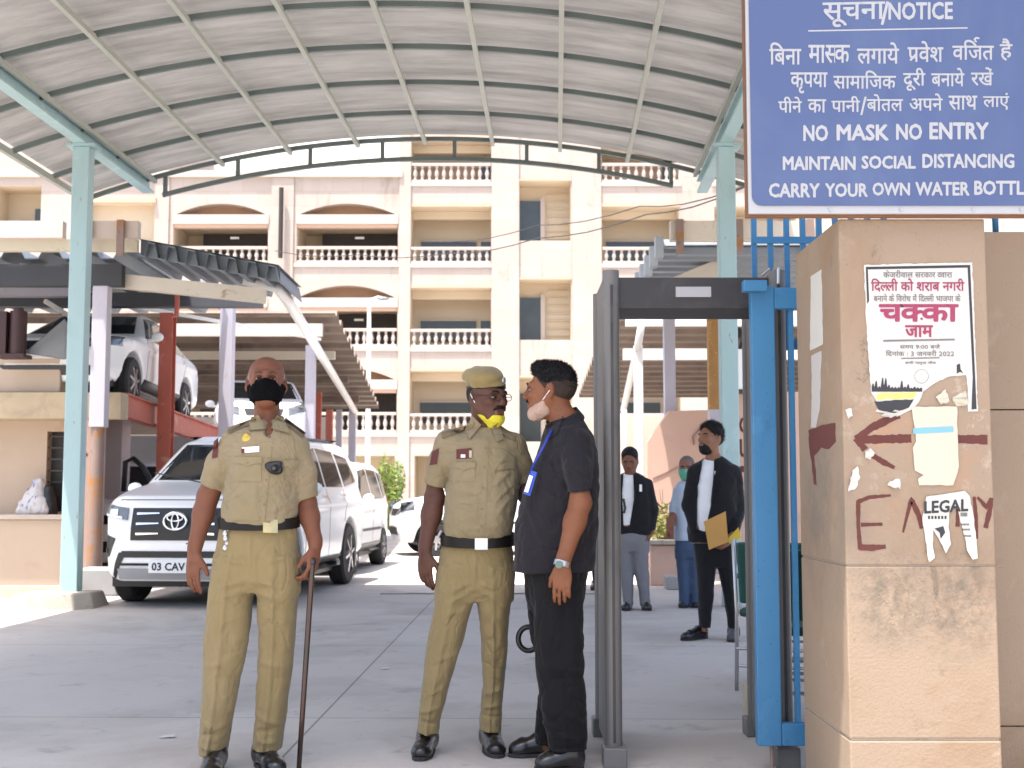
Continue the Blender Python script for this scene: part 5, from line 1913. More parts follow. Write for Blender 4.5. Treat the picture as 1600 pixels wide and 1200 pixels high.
sedan_spec = dict(half=2.22, height=1.46, taper=.2, nose=.9, wr=.32, wheels=(-1.36, 1.27), spokes=7, shoulder=.84,
                  profile=[(-2.14, .22), (-2.22, .4), (-2.21, .62), (-2.10, .78), (-1.80, .88), (-1.02, .98), (-.20, 1.40), (.15, 1.46), (.60, 1.45), (1.45, 1.10), (2.05, 1.06), (2.18, .92), (2.20, .5), (2.10, .28)],
                  widths=[(.2, .80), (.4, .86), (.8, .87), (.98, .84), (1.42, .62), (1.5, .58)],
                  windscreen=(-.52, 1.38, .52, 1.38, .70, 1.02, -.70, 1.02),
                  windows=[(-.25, 1.34, .30, 1.40, .30, .98, -.86, .97), (.38, 1.40, .80, 1.34, 1.22, .99, .38, .98)],
                  seams=[(-.80, .94, -.86, .32), (.34, .96, .34, .30), (1.15, .96, 1.0, .6)], handles=[(.15, .86), (1.05, .88)],
                  mirror=(-.78, 1.0), extra=sedan_extra)
s1 = make_car('white sedan on the raised red deck with a loose grey sheet on its bonnet', sedan_spec)
dz = (DKB.z - DKA.z) / (DKB.y - DKA.y)
s1.location = (-5.76, 17.75, DKA.z + .02 + dz * 1.6)
s1.rotation_euler = (-math.atan(-dz) * 1.0, 0, R(0))
bs = thing('cover_sheet', 'grey cover sheet draped over the bonnet of the raised sedan', 'sheet', (-6.6, 15.3, 3.0))
a1, a2, a3, a4 = P(38, 552, 15.3), P(100, 500, 15.5), P(138, 552, 15.4), P(100, 562, 15.25)
sm = MB()
sm.add([a1, a4, a3, a2, a1 + Vector((0, .02, .02)), a4 + Vector((0, .02, .02)), a3 + Vector((0, .02, .02)), a2 + Vector((0, .02, .02))], [(0, 1, 2, 3), (7, 6, 5, 4), (0, 4, 5, 1), (1, 5, 6, 2), (2, 6, 7, 3), (3, 7, 4, 0)])
sm.build('sheet', pm('grey_sheet', (.22, .22, .21), .7, var=.2, vs=5), bs)
# car with its door open in the lower bay
h4 = copy_tree(h1)
h4['label'] = 'white hatchback in the lower bay with its dark framed door swung open beside the suv'
h4.location = (-5.35, 18.4, 0)
h4.rotation_euler = (0, 0, R(-3))
dr_ = MB()
q0 = [P(193, 768, 16.6), P(196, 722, 16.6), P(208, 716, 16.6), P(224, 730, 16.6), P(240, 758, 16.6), P(238, 790, 16.6), P(196, 800, 16.6)]
dr_.tube([q0[0], q0[1], q0[2], q0[3], q0[4]], .035, 8)
d_o = dr_.build('open_door', black_pl, None, smooth=True, loc=h4.location)
d_o.parent = h4
d_o.matrix_parent_inverse = Matrix.Identity(4)
d_o.location = (0, 0, 0)
d_o.rotation_euler = (0, 0, R(3))
# ------------------------------------------------------------------ people
def skin(name, c):
    m = pm(name, c, .58, var=.14, vs=14, bump=.12, bs=140, spots=((tuple(k * .72 for k in c), 18, .55, .72), (tuple(min(1, k * 1.25) for k in c), 9, .58, .75)), spec=.32)
    N, L, B = nodes_of(m)
    B.inputs['Subsurface Weight'].default_value = .12
    B.inputs['Subsurface Radius'].default_value = (.012, .005, .003)
    return m


skin_a = skin('skin_brown', (.170, .064, .034))
skin_b = skin('skin_deep_brown', (.100, .042, .027))
skin_c = skin('skin_warm_brown', (.195, .074, .034))
skin_d = skin('skin_light_brown', (.25, .12, .07))
lid_m = pm('eyelid_shadow_skin', (.05, .022, .014), .6)
lip_m = pm('lip_brown', (.16, .06, .045), .45, var=.1)
khaki = pm('khaki_shirt_cloth', (.238, .190, .108), .92, var=.07, vs=4, bump=.3, bs=30, creases=(5.5, .35), spots=(((.275, .215, .135), 2.5, .5, .7), ((.215, .165, .095), 6, .58, .72)), sheen=.15, spec=.2, weave=.25)
khaki2 = pm('khaki_trouser_cloth', (.236, .178, .084), .92, var=.07, vs=4, bump=.3, bs=26, creases=(6, .35), spots=(((.27, .20, .105), 2.5, .5, .7), ((.21, .15, .07), 6, .58, .72)), sheen=.15, spec=.2, stretch=(1, 1, .5), weave=.25)
khaki_d = pm('khaki_dark_edge', (.165, .127, .075), .9)
beltb = pm('belt_leather', (.009, .007, .006), .5, var=.2, spec=.25)
brass = pm('belt_buckle', (.42, .37, .22), .3, .8, var=.1)
steelb = pm('steel_buckle', (.62, .62, .62), .3, .8, var=.1)
shoe_m = pm('polished_black_shoe', (.010, .009, .0095), .28, var=.2, vs=9, coat=.2)
char_shirt = pm('charcoal_shirt_cloth', (.0185, .017, .0205), .88, var=.1, vs=5, bump=.3, bs=30, creases=(5, .4), sheen=.08, spec=.15, weave=.3)
char_tr = pm('charcoal_trouser_cloth', (.0095, .0088, .0098), .9, var=.1, vs=5, bump=.3, bs=26, creases=(5, .4), sheen=.06, spec=.15, stretch=(1, 1, .5), weave=.2)
black_cloth = pm('black_suit_cloth', (.008, .008, .0105), .85, var=.1, vs=5, bump=.3, bs=10, sheen=.1, spec=.25)
black_mask = pm('black_mask_cloth', (.006, .006, .0065), spec=.1, rough=.9) if False else pm('black_mask_cloth', (.0035, .0035, .004), .9, spec=.06, var=.1, bump=.15, bs=60)
hair_b = pm('black_hair', (.006, .0055, .0055), .6, var=.4, vs=90, bump=.6, bs=220, spec=.25)
hair_g = pm('grey_stubble', (.26, .235, .215), .8, var=.3, vs=120, bump=.3, bs=300)
eye_w = pm('eye_white', (.30, .25, .22), .3)
brow_g = pm('shaded_grey_brown_brow', (.055, .033, .025), .8, var=.3, vs=120)  # grey-brown brow hair, darkened so its colour carries the shade around the eyes
eye_d = pm('eye_dark', (.012, .008, .006), .15)
white_shirt = pm('white_shirt_cloth', (.74, .74, .76), .85, var=.03, bump=.3, bs=14)
grey_tr = pm('grey_trouser_cloth', (.17, .17, .185), .85, var=.08, bump=.3, bs=10)
blue_shirt = pm('pale_blue_shirt_cloth', (.42, .50, .62), .85, var=.08, bump=.3, bs=14)
jeans = pm('blue_jeans_cloth', (.045, .075, .14), .9, var=.25, vs=6, bump=.3, bs=12)


def rotz(yaw, pitch=0, roll=0):
    """head frame: yaw 0 looks at -y; positive yaw turns towards +x; positive pitch looks up"""
    return (Matrix.Rotation(R(yaw), 3, 'Z') @ Matrix.Rotation(R(-pitch), 3, 'X') @ Matrix.Rotation(R(roll), 3, 'Y'))


def rowz(rows, d):
    out = []
    for r in rows:
        py, pl, pr, b = r[:4]
        dd = r[4] if len(r) > 4 else 0
        A, B = P(pl, py, d + dd), P(pr, py, d + dd)
        out.append(((A.z + B.z) / 2, (A.x + B.x) / 2, d + dd, (B.x - A.x) / 2, b))
    return out


def head_into(f, C, M, s, fat=1.0):
    L = lambda x, y, z: C + M @ Vector((x, y, z)) * s
    S = lambda *r: tuple(k * s for k in r)
    f.ell(L(0, .014, .036), S(.076 * fat, .097, .087), M, .02)
    f.ell(L(0, -.022, -.030), S(.062 * fat, .074, .082), M, .03)
    f.ell(L(0, -.060, -.088), S(.030, .030, .027), M, .035)
    for q in (-1, 1):
        f.cap(L(q * .060 * fat, .005, -.035), L(q * .022, -.062, -.090), .020 * s, .018 * s, .03)
        f.ell(L(q * .040, -.068, -.016), S(.022, .020, .018), M, .025)
        f.cap(L(q * .008, -.092, .027), L(q * .046, -.078, .028), .011 * s, .010 * s, .018)
        f.ell(L(q * .033, -.097, .006), S(.020, .018, .0125), M, .012, 's')
        # ears
        Me = M @ Matrix.Rotation(R(q * 22), 3, 'Z')
        f.ell(L(q * .080 * fat, .018, -.002), S(.009, .021, .034), Me, .008)
        f.ell(L(q * .086 * fat, .012, .002), S(.006, .010, .018), Me, .006, 's')
    f.cap(L(0, -.092, .020), L(0, -.112, -.020), .010 * s, .014 * s, .012)
    f.ell(L(0, -.113, -.023), S(.014, .013, .012), M, .008)
    for q in (-1, 1):
        f.ell(L(q * .015, -.102, -.027), S(.010, .011, .009), M, .008)
    f.cap(L(-.020, -.090, -.053), L(.020, -.090, -.053), .0085 * s, None, .010)
    f.cap(L(-.017, -.090, -.066), L(.017, -.090, -.066), .0095 * s, None, .010)
    f.cap(L(-.024, -.101, -.0595), L(.024, -.101, -.0595), .0045 * s, None, .006, 's')
    return L


def hand_into(f, W, a, n, t, curls=(.5, .55, .6, .65), spread=.05, thumb=(.55, .62, .35), s=1.0):
    """W wrist, a along the hand, n palm normal, t towards the thumb"""
    a = Vector(a).normalized()
    n = (Vector(n) - a * Vector(n).dot(a)).normalized()
    t = Vector(t)
    t = (t - a * t.dot(a) - n * t.dot(n)).normalized()
    M = Matrix((t, a, n)).transposed()
    f.ell(W + a * .050 * s, (.041 * s, .056 * s, .0165 * s), M, .012)
    f.cap(W - a * .03 * s, W + a * .03 * s, .027 * s, .027 * s, .015, 'u', (n, 1.25))
    offs = (.030, .010, -.011, -.029)
    lens = (.074, .083, .077, .061)
    for o, ln, cu in zip(offs, lens, curls):
        k = W + a * (.090 - abs(o - .006) * .25) * s + t * o * s
        d = (a + t * o * spread * 30 * .15).normalized()
        ang = 0
        p = k - d * .02 * s
        f.cap(p, k, .0095 * s, .0095 * s, .006)
        p = k
        for seg, r0, r1 in ((.45, .0092, .0086), (.31, .0086, .0080), (.24, .0080, .0068)):
            ang += cu * (.55 if seg == .45 else .85)
            dd = d * math.cos(ang) + n * math.sin(ang)
            q = p + dd * ln * seg * s
            f.cap(p, q, r0 * s, r1 * s, .003)
            p = q
    b = W + a * .022 * s + t * .026 * s
    d1 = (a * thumb[0] + t * thumb[1] + n * thumb[2]).normalized()
    d2 = (a * (thumb[0] + .35) + t * (thumb[1] - .25) + n * (thumb[2] + .05)).normalized()
    m = b + d1 * .045 * s
    f.cap(b, m, .0135 * s, .0115 * s, .010)
    f.cap(m, m + d2 * .034 * s, .0112 * s, .0085 * s, .004)


def shoe(parent, H, T, mat, w=.047, s=1.0):
    H, T = Vector(H), Vector(T)
    d = (T - H); d.z = 0
    Lh = d.length
    d.normalize()
    lat = Vector((-d.y, d.x, 0))
    M = Matrix((lat, d, Vector((0, 0, 1)))).transposed()
    lo = Vector((min(H.x, T.x), min(H.y, T.y), 0)) - Vector((.09, .09, .01))
    hi = Vector((max(H.x, T.x), max(H.y, T.y), .16)) + Vector((.09, .09, .0))
    f = Field(lo, hi, .005)
    g = lambda t, z: H + d * (Lh * t) + Vector((0, 0, z - H.z))
    f.ell(g(.80, .030), (w * .98, Lh * .21, .040), M, .02)
    f.ell(g(.17, .040), (w * .80, Lh * .18, .062), M, .03)
    f.cap(g(.25, .062), g(.62, .040), .048, .042, .03)
    f.cap(g(.24, .06), g(.26, .12), .044, .046, .02)
    f.cap(g(.72, .068), g(.72, .071), .010, None, .02)
    f.cut((0, 0, .016), (0, 0, -1), 0)
    f.cut((0, 0, .105), (0, 0, 1), .01)
    f.cap(g(.24, .13), g(.25, .09), .036, .032, .004, 's')
    sh_ = f.build('shoe', mat, parent)
    sm = MB()
    n = 20
    pts = []
    for k in range(n):
        a = 2 * math.pi * k / n
        y = .5 + .5 * math.sin(a)
        ww = w * (1.04 if y > .5 else .86)
        e = math.copysign(abs(math.cos(a)) ** .7, math.cos(a))
        pts.append(g(-.01 + 1.03 * y, .002) + lat * (ww * e))
    sm.prism(pts, (0, 0, .016))
    sm.build('sole', rubber, sh_)
    return sh_


def person(label, d, S, h=.0046, group=None):
    """S: spec in photo pixels at depth d; every figure is one continuous skin mesh with clothing as children"""
    torso = rowz(S['torso'], d)
    hip = rowz(S['hip'], d)
    legs = [rowz(l, d) for l in S['legs']]
    pt = lambda q: P(q[0], q[1], d + (q[2] if len(q) > 2 else 0))
    arms = [[pt(q) for q in a['j']] for a in S['arms']]
    C = pt(S['head'])
    M = rotz(*S['look'])
    hs = S.get('hs', 1.0)
    nb, nt_ = pt(S['neck'][0]), C + M @ Vector((0, .022, -.05)) * hs
    allp = [C + Vector((.15, .15, .16)), C - Vector((.15, .15, .16))]
    for r in torso + hip + [q for l in legs for q in l]:
        allp += [Vector((r[1] - r[3], r[2] - r[4], r[0])), Vector((r[1] + r[3], r[2] + r[4], r[0]))]
    for a in arms:
        allp += [q + Vector((.13, .13, .13)) for q in a] + [q - Vector((.13, .13, .13)) for q in a]
    lo = Vector([min(q[i] for q in allp) for i in range(3)]) - Vector((.03, .03, .03))
    hi = Vector([max(q[i] for q in allp) for i in range(3)]) + Vector((.03, .03, .03))
    base = Vector((hip[0][1], d, 0))
    f = Field(lo, hi, h)
    f.loft(torso, .03, .024)
    f.loft(hip, .04, .022)
    for l in legs:
        low = [(r[0], r[1], r[2], r[3] * .78, r[4] * .78) for r in l]
        z0, cx, cy = min(low)[:3]
        low.append((z0 - .03, cx, cy, .04, .045))
        f.loft(low, .03, .012)
    f.cap(nb, nt_, S['neck'][1], S['neck'][1] * .95, .035)
    for ai, (a, sp) in enumerate(zip(arms, S['arms'])):
        sh_, el, wr = a[:3]
        r = sp.get('r', (.052, .042, .027))
        sj = S['sleeves'][ai]['j']
        sp_ = [pt(q) for q in sj]
        sr = S['sleeves'][ai]['r']
        for i_ in range(len(sp_) - 1):
            f.cap(sp_[i_], sp_[i_ + 1], min(sr[i_] - .026, .044), min(sr[i_ + 1] - .020, r[1] + .002), .02)
        f.cap(sp_[-1], el, min(sr[-1] - .018, r[1]), r[1], .02)
        f.cap(el, el.lerp(wr, .35), r[1] * .98, r[1] * 1.0, .02)
        f.cap(el.lerp(wr, .3), wr, r[1] * .98, r[2], .02, 'u')
        if 'hand' in sp:
            hd = sp['hand']
            aa = Vector(hd['a']) if isinstance(hd['a'], (tuple, list)) else (wr - el)
            hand_into(f, wr + aa.normalized() * .012, aa, hd['n'], hd['t'], hd.get('curls', (.45, .5, .55, .6)), hd.get('spread', .05), hd.get('thumb', (.6, .6, .3)), hd.get('s', 1.0))
    Lh = head_into(f, C, M, hs, S.get('fat', 1.0))
    Mi = M.transposed()

    def fm(c):
        q = (c - np.array(C)) @ np.array(M) / hs
        return ((np.abs(q[:, 0]) < .027) & (q[:, 1] < -.080) & (q[:, 2] > -.078) & (q[:, 2] < -.043)) * 1
    body = f.build('person', [S['skin'], S.get('lip', lip_m)], None, loc=base, face_mat=fm)
    tag(body, label, 'person', group)
    # eyes and brows
    if S.get('eyes', True):
        for q in (-1, 1):
            e = MB().ball(Lh(q * .0325, -.0800, .005), (.0115 * hs, .0120 * hs, .0062 * hs), 12, 0, M)
            e.ball(Lh(q * .0325 + S.get('gaze', 0) * .004, -.0885, .0045), (.0066 * hs, .0055 * hs, .0058 * hs), 10, 1, M)
            e.build('eye', [eye_w, eye_d], body, smooth=True)
            ld = MB()
            ld.tube([Lh(q * .0205, -.0895, .0065), Lh(q * .0275, -.0935, .0105), Lh(q * .036, -.0925, .0108), Lh(q * .0455, -.0850, .0060)], [.0014 * hs, .0024 * hs, .0024 * hs, .0014 * hs], 6)
            ld.build('eyelid', lid_m, body, smooth=True)
            b = MB()
            b.tube([Lh(q * .013, -.1005, .0265), Lh(q * .030, -.098, .0325), Lh(q * .050, -.084, .027)], [.0035 * hs, .0042 * hs, .0022 * hs], 8)
            b.build('eyebrow', S.get('brow', hair_b), body, smooth=True)
    else:
        for q in (-1, 1):
            MB().tube([Lh(q * .013, -.0995, .0255), Lh(q * .030, -.097, .0315), Lh(q * .050, -.083, .026)], [.004 * hs, .005 * hs, .003 * hs], 6).build('eyebrow', hair_b, body, smooth=True)
    # trousers
    tl, th_ = Vector((1e9,) * 3), Vector((-1e9,) * 3)
    for r in hip + [q for l in legs for q in l]:
        tl = Vector((min(tl.x, r[1] - r[3]), min(tl.y, r[2] - r[4]), min(tl.z, r[0])))
        th_ = Vector((max(th_.x, r[1] + r[3]), max(th_.y, r[2] + r[4]), max(th_.z, r[0])))
    f = Field(tl - Vector((.04, .04, .03)), th_ + Vector((.04, .04, .03)), h)
    f.loft(hip, .03)
    for l in legs:
        f.loft(l, .025, crease=S.get('crease', .006))
    f.wrinkle(S.get('twr', .008), (9, 9, 5.5), S.get('seed', 1), None)
    f.wrinkle(.003, (20, 20, 15), S.get('seed', 1) + 2)
    f.folds(S.get('tfolds', ()), d, d + .3)
    for l in legs:
        z0, cx, cy, a, b = min(l)
        f.cap((cx, cy, z0 - .02), (cx, cy, z0 + .02), min(a, b) * .80, min(a, b) * .6, .004, 's')
    tro, tb = f.build('trousers', S['tmat'], body, keep=True)
    # shirt: torso plus sleeves, hollow at the cuffs
    sl_, shh = Vector((1e9,) * 3), Vector((-1e9,) * 3)
    for r in torso:
        sl_ = Vector((min(sl_.x, r[1] - r[3]), min(sl_.y, r[2] - r[4]), min(sl_.z, r[0])))
        shh = Vector((max(shh.x, r[1] + r[3]), max(shh.y, r[2] + r[4]), max(shh.z, r[0])))
    slv = [[pt(q) for q in s_['j']] for s_ in S['sleeves']]
    for s_ in slv:
        for q in s_:
            sl_ = Vector([min(sl_[i], q[i] - .09) for i in range(3)])
            shh = Vector([max(shh[i], q[i] + .09) for i in range(3)])
    f = Field(sl_ - Vector((.04, .04, .03)), shh + Vector((.04, .04, .05)), h)
    f.loft(torso, .03)
    T0 = f.F
    for s_, sp in zip(slv, S['sleeves']):
        r = sp['r']
        f.F = np.full(f.n, .5, np.float32)
        for i in range(len(s_) - 1):
            f.cap(s_[i], s_[i + 1], r[i], r[i + 1], .02)
        e, p0 = s_[-1], s_[-2]
        dv = (e - p0).normalized()
        f.cut(e, dv, .003)
        hd_ = S.get('hollow', .03)
        f.cap(e - dv * hd_, e + dv * .03, r[-1] - .018, r[-1] - .009, .003, 's')
        hh_ = np.clip(.5 + .5 * (T0 - f.F) / .022, 0, 1)
        T0 = T0 + (f.F - T0) * hh_ - .022 * hh_ * (1 - hh_)
    f.F = T0
    f.wrinkle(S.get('swr', .009), S.get('swf', (8, 8, 7)), S.get('seed', 1) + 5)
    f.wrinkle(.004, (22, 22, 18), S.get('seed', 1) + 3)
    f.folds(S.get('sfolds', ()), d, d + .02)
    if 'open' in S:
        pg = [P(x, y, d) for x, y in S['open']]
        pg = [(q.x, q.z) for q in pg]
        w = f.win(f.lo, (f.lo[0] + f.h * f.n[0], d, f.lo[2] + f.h * f.n[2]))
        s2, X, Y, Z = w
        dd_ = None
        cxx, czz = sum(q[0] for q in pg) / len(pg), sum(q[1] for q in pg) / len(pg)
        for i in range(len(pg)):
            (ax_, az_), (bx_, bz_) = pg[i], pg[(i + 1) % len(pg)]
            nx_, nz_ = bz_ - az_, ax_ - bx_
            ln_ = math.hypot(nx_, nz_)
            sg = -1 if (cxx - ax_) * nx_ + (czz - az_) * nz_ > 0 else 1
            e_ = sg * ((X - ax_) * nx_ + (Z - az_) * nz_) / ln_
            dd_ = e_ if dd_ is None else np.maximum(dd_, e_)
        f.put(s2, (dd_ + np.zeros_like(Y)).astype(np.float32), .004, 's')
        f2 = Field(f.lo, f.lo + f.h * (f.n - 1), h)
        f2.loft(torso, .03, .016)
        f2.wrinkle(.006, (9, 9, 6), 3)
        f2.cap(nb + (nt_ - nb) * .25, nt_, S['neck'][1] + .002, S['neck'][1] + .010, .010, 's')
        f2.build('shirt', white_shirt, body)
    if 'vneck' in S:
        vn_ = pt(S['vneck'])
        f.ell(vn_ + Vector((0, 0, .024)), (.036, .05, .034), None, .010, 's')
        f.ell(vn_ + Vector((.001, 0, -.006)), (.019, .05, .046), None, .010, 's')
    # neck opening
    f.cap(nb + (nt_ - nb) * .1, nt_, S['neck'][1] + .006, S['neck'][1] + .012, .012, 's')
    shirt, sb_ = f.build(S.get('sname', 'shirt'), S['smat'], body, keep=True)
    return body, shirt, sb_, tro, tb, C, M, Lh, hs


def strands(parent, C, M, mat, n, ln, seed, flow=(0, .5, -.6), lift=.6, up=None):
    """short separate locks standing off a hair surface"""
    me = parent.data
    co = np.zeros(len(me.vertices) * 3, np.float32)
    me.vertices.foreach_get('co', co)
    co = co.reshape(-1, 3) + np.array(wloc(parent.parent))
    no = np.zeros(len(me.vertices) * 3, np.float32)
    me.vertices.foreach_get('normal', no)
    no = no.reshape(-1, 3)
    q = random.Random(seed)
    mb = MB()
    fl = M @ Vector(flow)
    for _ in range(n):
        i = q.randrange(len(co))
        p, nn = Vector(co[i]), Vector(no[i])
        if (p - C).dot(nn) < 0:
            continue
        d = (nn * lift + fl * .6 + Vector((q.uniform(-1, 1), q.uniform(-1, 1), q.uniform(-1, 1))) * .45).normalized()
        sd = d.cross(nn)
        if sd.length < 1e-3:
            continue
        sd = sd.normalized() * q.uniform(.0010, .0022)
        L_ = ln * q.uniform(.6, 1.5)
        mb.add([p - nn * .003 - sd, p - nn * .003 + sd, p + d * L_], [(0, 1, 2)])
    return mb.build('hair_locks', mat, parent)


def ppatch(bvh, name, pts, mat, parent, th=.004, nu=8, nv=6, curve=None):
    mb = MB()
    a, b = quadf(*pts) if curve is None else curve
    patch(mb, bvh, a, b, castpx, nu, nv, th, .004)
    return mb.build(name, mat, parent, smooth='auto')


def shell(name, C, M, s, parent, mat, parts, cuts=(), h=.004, subs=()):
    """small head covering: union of (centre, radii) ellipsoids in head space, trimmed by planes (point, normal keeps the far side)"""
    f = Field(C - Vector((.19,) * 3), C + Vector((.19,) * 3), h)
    L = lambda x, y, z: C + M @ Vector((x, y, z)) * s
    for c, r in parts:
        f.ell(L(*c), tuple(k * s for k in r), M, .02)
    for p, n in cuts:
        f.cut(L(*p), M @ Vector(n).normalized(), .008)
    for c, r in subs:
        f.ell(L(*c), tuple(k * s for k in r), M, .006, 's')
    return f.build(name, mat, parent)


def belt(parent, rows, zc, hgt, mat, tiltx=0.0, name='belt'):
    """leather band following the waist section"""
    A = sorted(rows)
    zs = [a[0] for a in A]
    ip = lambda k, z: float(np.interp(z, zs, [a[k] for a in A]))
    n = 56
    vs, fs = [], []
    for (dz, off) in ((-hgt / 2, .004), (-hgt / 2, .011), (hgt / 2, .011), (hgt / 2, .004)):
        for k in range(n):
            a = 2 * math.pi * k / n
            z = zc
            e = 2 / 2.3
            c, s = math.cos(a), math.sin(a)
            x = ip(1, z) + (ip(3, z) + off) * math.copysign(abs(c) ** e, c)
            y = ip(2, z) + (ip(4, z) + off) * math.copysign(abs(s) ** e, s)
            vs.append((x, y, z + dz + tiltx * (x - ip(1, z)) + (-.012 if s < 0 else .012) * abs(s)))
    for j in range(4):
        for k in range(n):
            k2, j2 = (k + 1) % n, (j + 1) % 4
            fs.append((j * n + k, j * n + k2, j2 * n + k2, j2 * n + k))
    mb = MB().add(vs, fs)
    o = mb.build(name, mat, parent, smooth='auto')
    bv = BVHTree.FromPolygons([tuple(v) for v in vs], fs)
    return o, bv


def collar(parent, nb, nt, r, mat, leafs, bvh, hgt=.035):
    """standing band round the neck plus two pointed leaves lying on the chest"""
    ax = (nt - nb).normalized()
    u = ax.orthogonal().normalized()
    v = ax.cross(u)
    vs, fs = [], []
    n = 40
    fwd = Vector((0, -1, 0))
    for (t, rr) in ((.0, r + .022), (hgt, r + .010), (hgt, r + .004), (.0, r + .012)):
        for k in range(n):
            a = 2 * math.pi * k / n
            dv = u * math.cos(a) + v * math.sin(a)
            front = max(0, dv.dot(fwd))
            vs.append(nb + ax * (t - .030 * front - .004) + dv * (rr * (1 + .12 * front)))
    for j in range(4):
        for k in range(n):
            k2, j2 = (k + 1) % n, (j + 1) % 4
            am_ = 2 * math.pi * (k + .5) / n
            if leafs and (u * math.cos(am_) + v * math.sin(am_)).dot(fwd) > .62:
                continue
            fs.append((j * n + k, j * n + k2, j2 * n + k2, j2 * n + k))
    mb = MB().add(vs, fs)
    for q in leafs:
        a, b = quadf(*q)
        patch(mb, bvh, a, b, castpx, 5, 5, .016, .004)
    return mb.build('collar', mat, parent, smooth='auto')


def mask_on(name, C, M, s, parent, mat, z0, z1, grow=.008, loops=True, loopm=None):
    f = Field(C - Vector((.17,) * 3), C + Vector((.17,) * 3), .004)
    L = lambda x, y, z: C + M @ Vector((x, y, z)) * s
    g = grow
    f.ell(L(0, -.022, -.030), ((.062 + g) * s, (.074 + g) * s, (.082 + g) * s), M, .03)
    f.ell(L(0, -.062, -.086), ((.036) * s, .036 * s, .033 * s), M, .03)
    f.cap(L(0, -.09, .02), L(0, -.114, -.024), .016 * s, .020 * s, .03)
    f.cap(L(-.035, -.085, -.05), L(.035, -.085, -.05), .022 * s, None, .04)
    for q in (-1, 1):
        f.cap(L(q * .062, .0, -.03), L(q * .025, -.068, -.088), (.020 + g) * s, (.020 + g) * s, .03)
    f.cut(L(0, 0, z1), M @ Vector((0, .12, 1)).normalized(), .004)
    f.cut(L(0, 0, z0), M @ Vector((0, -.1, -1)).normalized(), .004)
    f.cut(L(0, -.012, 0), M @ Vector((0, 1, 0)), .004)
    f.wrinkle(.006, (30, 30, 60), 4)
    o = f.build(name, mat, parent)
    if loops:
        mb = MB()
        for q in (-1, 1):
            mb.tube([L(q * .070, -.02, z1 - .012), L(q * .080, .0, .012), L(q * .084, .022, .026)], .0022, 6)
            mb.tube([L(q * .068, -.02, z0 + .02), L(q * .078, .01, -.03), L(q * .080, .024, -.03)], .0022, 6)
        mb.build('ear_loop', loopm or mat, o)
    return o


# ---- officer one: bald, black mask, wooden cane
D1 = 5.40
S1 = dict(
    torso=[(652, 398, 438, .062, .03), (664, 374, 462, .085, .02), (675, 358, 474, .105, .01), (695, 354, 478, .118), (730, 356, 474, .126), (765, 350, 468, .130), (795, 345, 465, .132, -.01), (816, 344, 465, .130, -.01), (826, 350, 460, .110, -.005)],
    hip=[(806, 350, 461, .105), (830, 342, 465, .115), (865, 336, 468, .128), (905, 331, 470, .120), (925, 334, 468, .09)],
    legs=[[(870, 338, 404, .11), (920, 327, 396, .105), (1000, 319, 389, .092), (1060, 316, 376, .086), (1110, 315, 367, .085), (1150, 312, 359, .088), (1177, 311, 353, .092)],
          [(870, 402, 468, .11), (920, 402, 467, .105), (1000, 405, 461, .090, .02), (1060, 402, 456, .084, .03), (1110, 399, 449, .083, .04), (1150, 396, 443, .086, .05), (1170, 394, 440, .090, .05)]],
    arms=[dict(j=[(352, 682), (325, 775, .02), (304, 858, -.02)], r=(.052, .045, .030), hand=dict(a=(-.03, -.06, -1), n=(.75, 1, 0), t=(1, -.75, 0), curls=(.25, .4, .3, .25), thumb=(.75, .55, .3), spread=.09, s=1.06)),
          dict(j=[(478, 690), (479, 786, .04), (493, 850, -.04)], r=(.050, .042, .029), hand=dict(a=(-.10, -.12, -1), n=(-1, .35, 0), t=(-.35, -1, 0), curls=(.7, .9, 1.0, 1.05), thumb=(.75, .35, .5), s=1.06))],
    sleeves=[dict(j=[(366, 690), (344, 725), (332, 760, .01)], r=(.058, .062, .060)), dict(j=[(464, 697), (475, 738, .01), (479, 778, .03)], r=(.055, .054, .053))],
    neck=((418, 664, .03), .056), vneck=(419, 664, -.085), head=(416, 599, .0), look=(9, 7, 0), hs=.95, fat=1.08,
    skin=skin_a, smat=khaki, tmat=khaki2, brow=brow_g, seed=2.3, crease=.009,
    sfolds=[(360, 735, 385, 765, .012, -.006), (352, 750, 392, 790, .012, .006), (466, 740, 452, 790, .012, -.006), (350, 806, 400, 812, .010, .006), (405, 668, 410, 815, .010, .004), (430, 800, 460, 780, .012, .007), (335, 735, 350, 762, .012, -.006), (472, 740, 482, 770, .010, .006), (352, 778, 375, 800, .010, -.006)],
    tfolds=[(352, 868, 395, 880, .010, .006), (420, 880, 462, 866, .010, .006), (392, 905, 352, 915, .009, .006), (392, 918, 345, 935, .010, .006), (402, 905, 450, 916, .009, .007), (404, 920, 455, 940, .010, .006), (400, 830, 400, 900, .006, .005), (345, 880, 358, 850, .008, -.006),
            (324, 1040, 360, 1030, .012, .005), (316, 1120, 352, 1140, .012, .008), (318, 1145, 350, 1138, .010, -.008), (314, 1160, 345, 1166, .010, .006), (405, 1030, 450, 1042, .012, .006), (402, 1118, 440, 1130, .012, .008), (398, 1142, 436, 1136, .010, -.008), (398, 1155, 436, 1160, .010, .006)])
b1, sh1, sv1, tr1, tv1, C1, M1, L1, hs1 = person('bald police officer in khaki uniform and black mask holding a wooden cane', D1, S1)
mask_on('face_mask', C1, M1, hs1, b1, black_mask, -.108, -.012, .011)
f = Field(C1 - Vector((.15,) * 3), C1 + Vector((.15,) * 3), .004)
f.ell(L1(0, .018, .030), tuple(k * hs1 for k in (.0835, .097, .084)), M1, 0)
f.cut(L1(0, -.028, 0), M1 @ Vector((0, -1, 0)), .006)
f.cut(L1(0, 0, .085), M1 @ Vector((0, -.35, 1)).normalized(), .006)
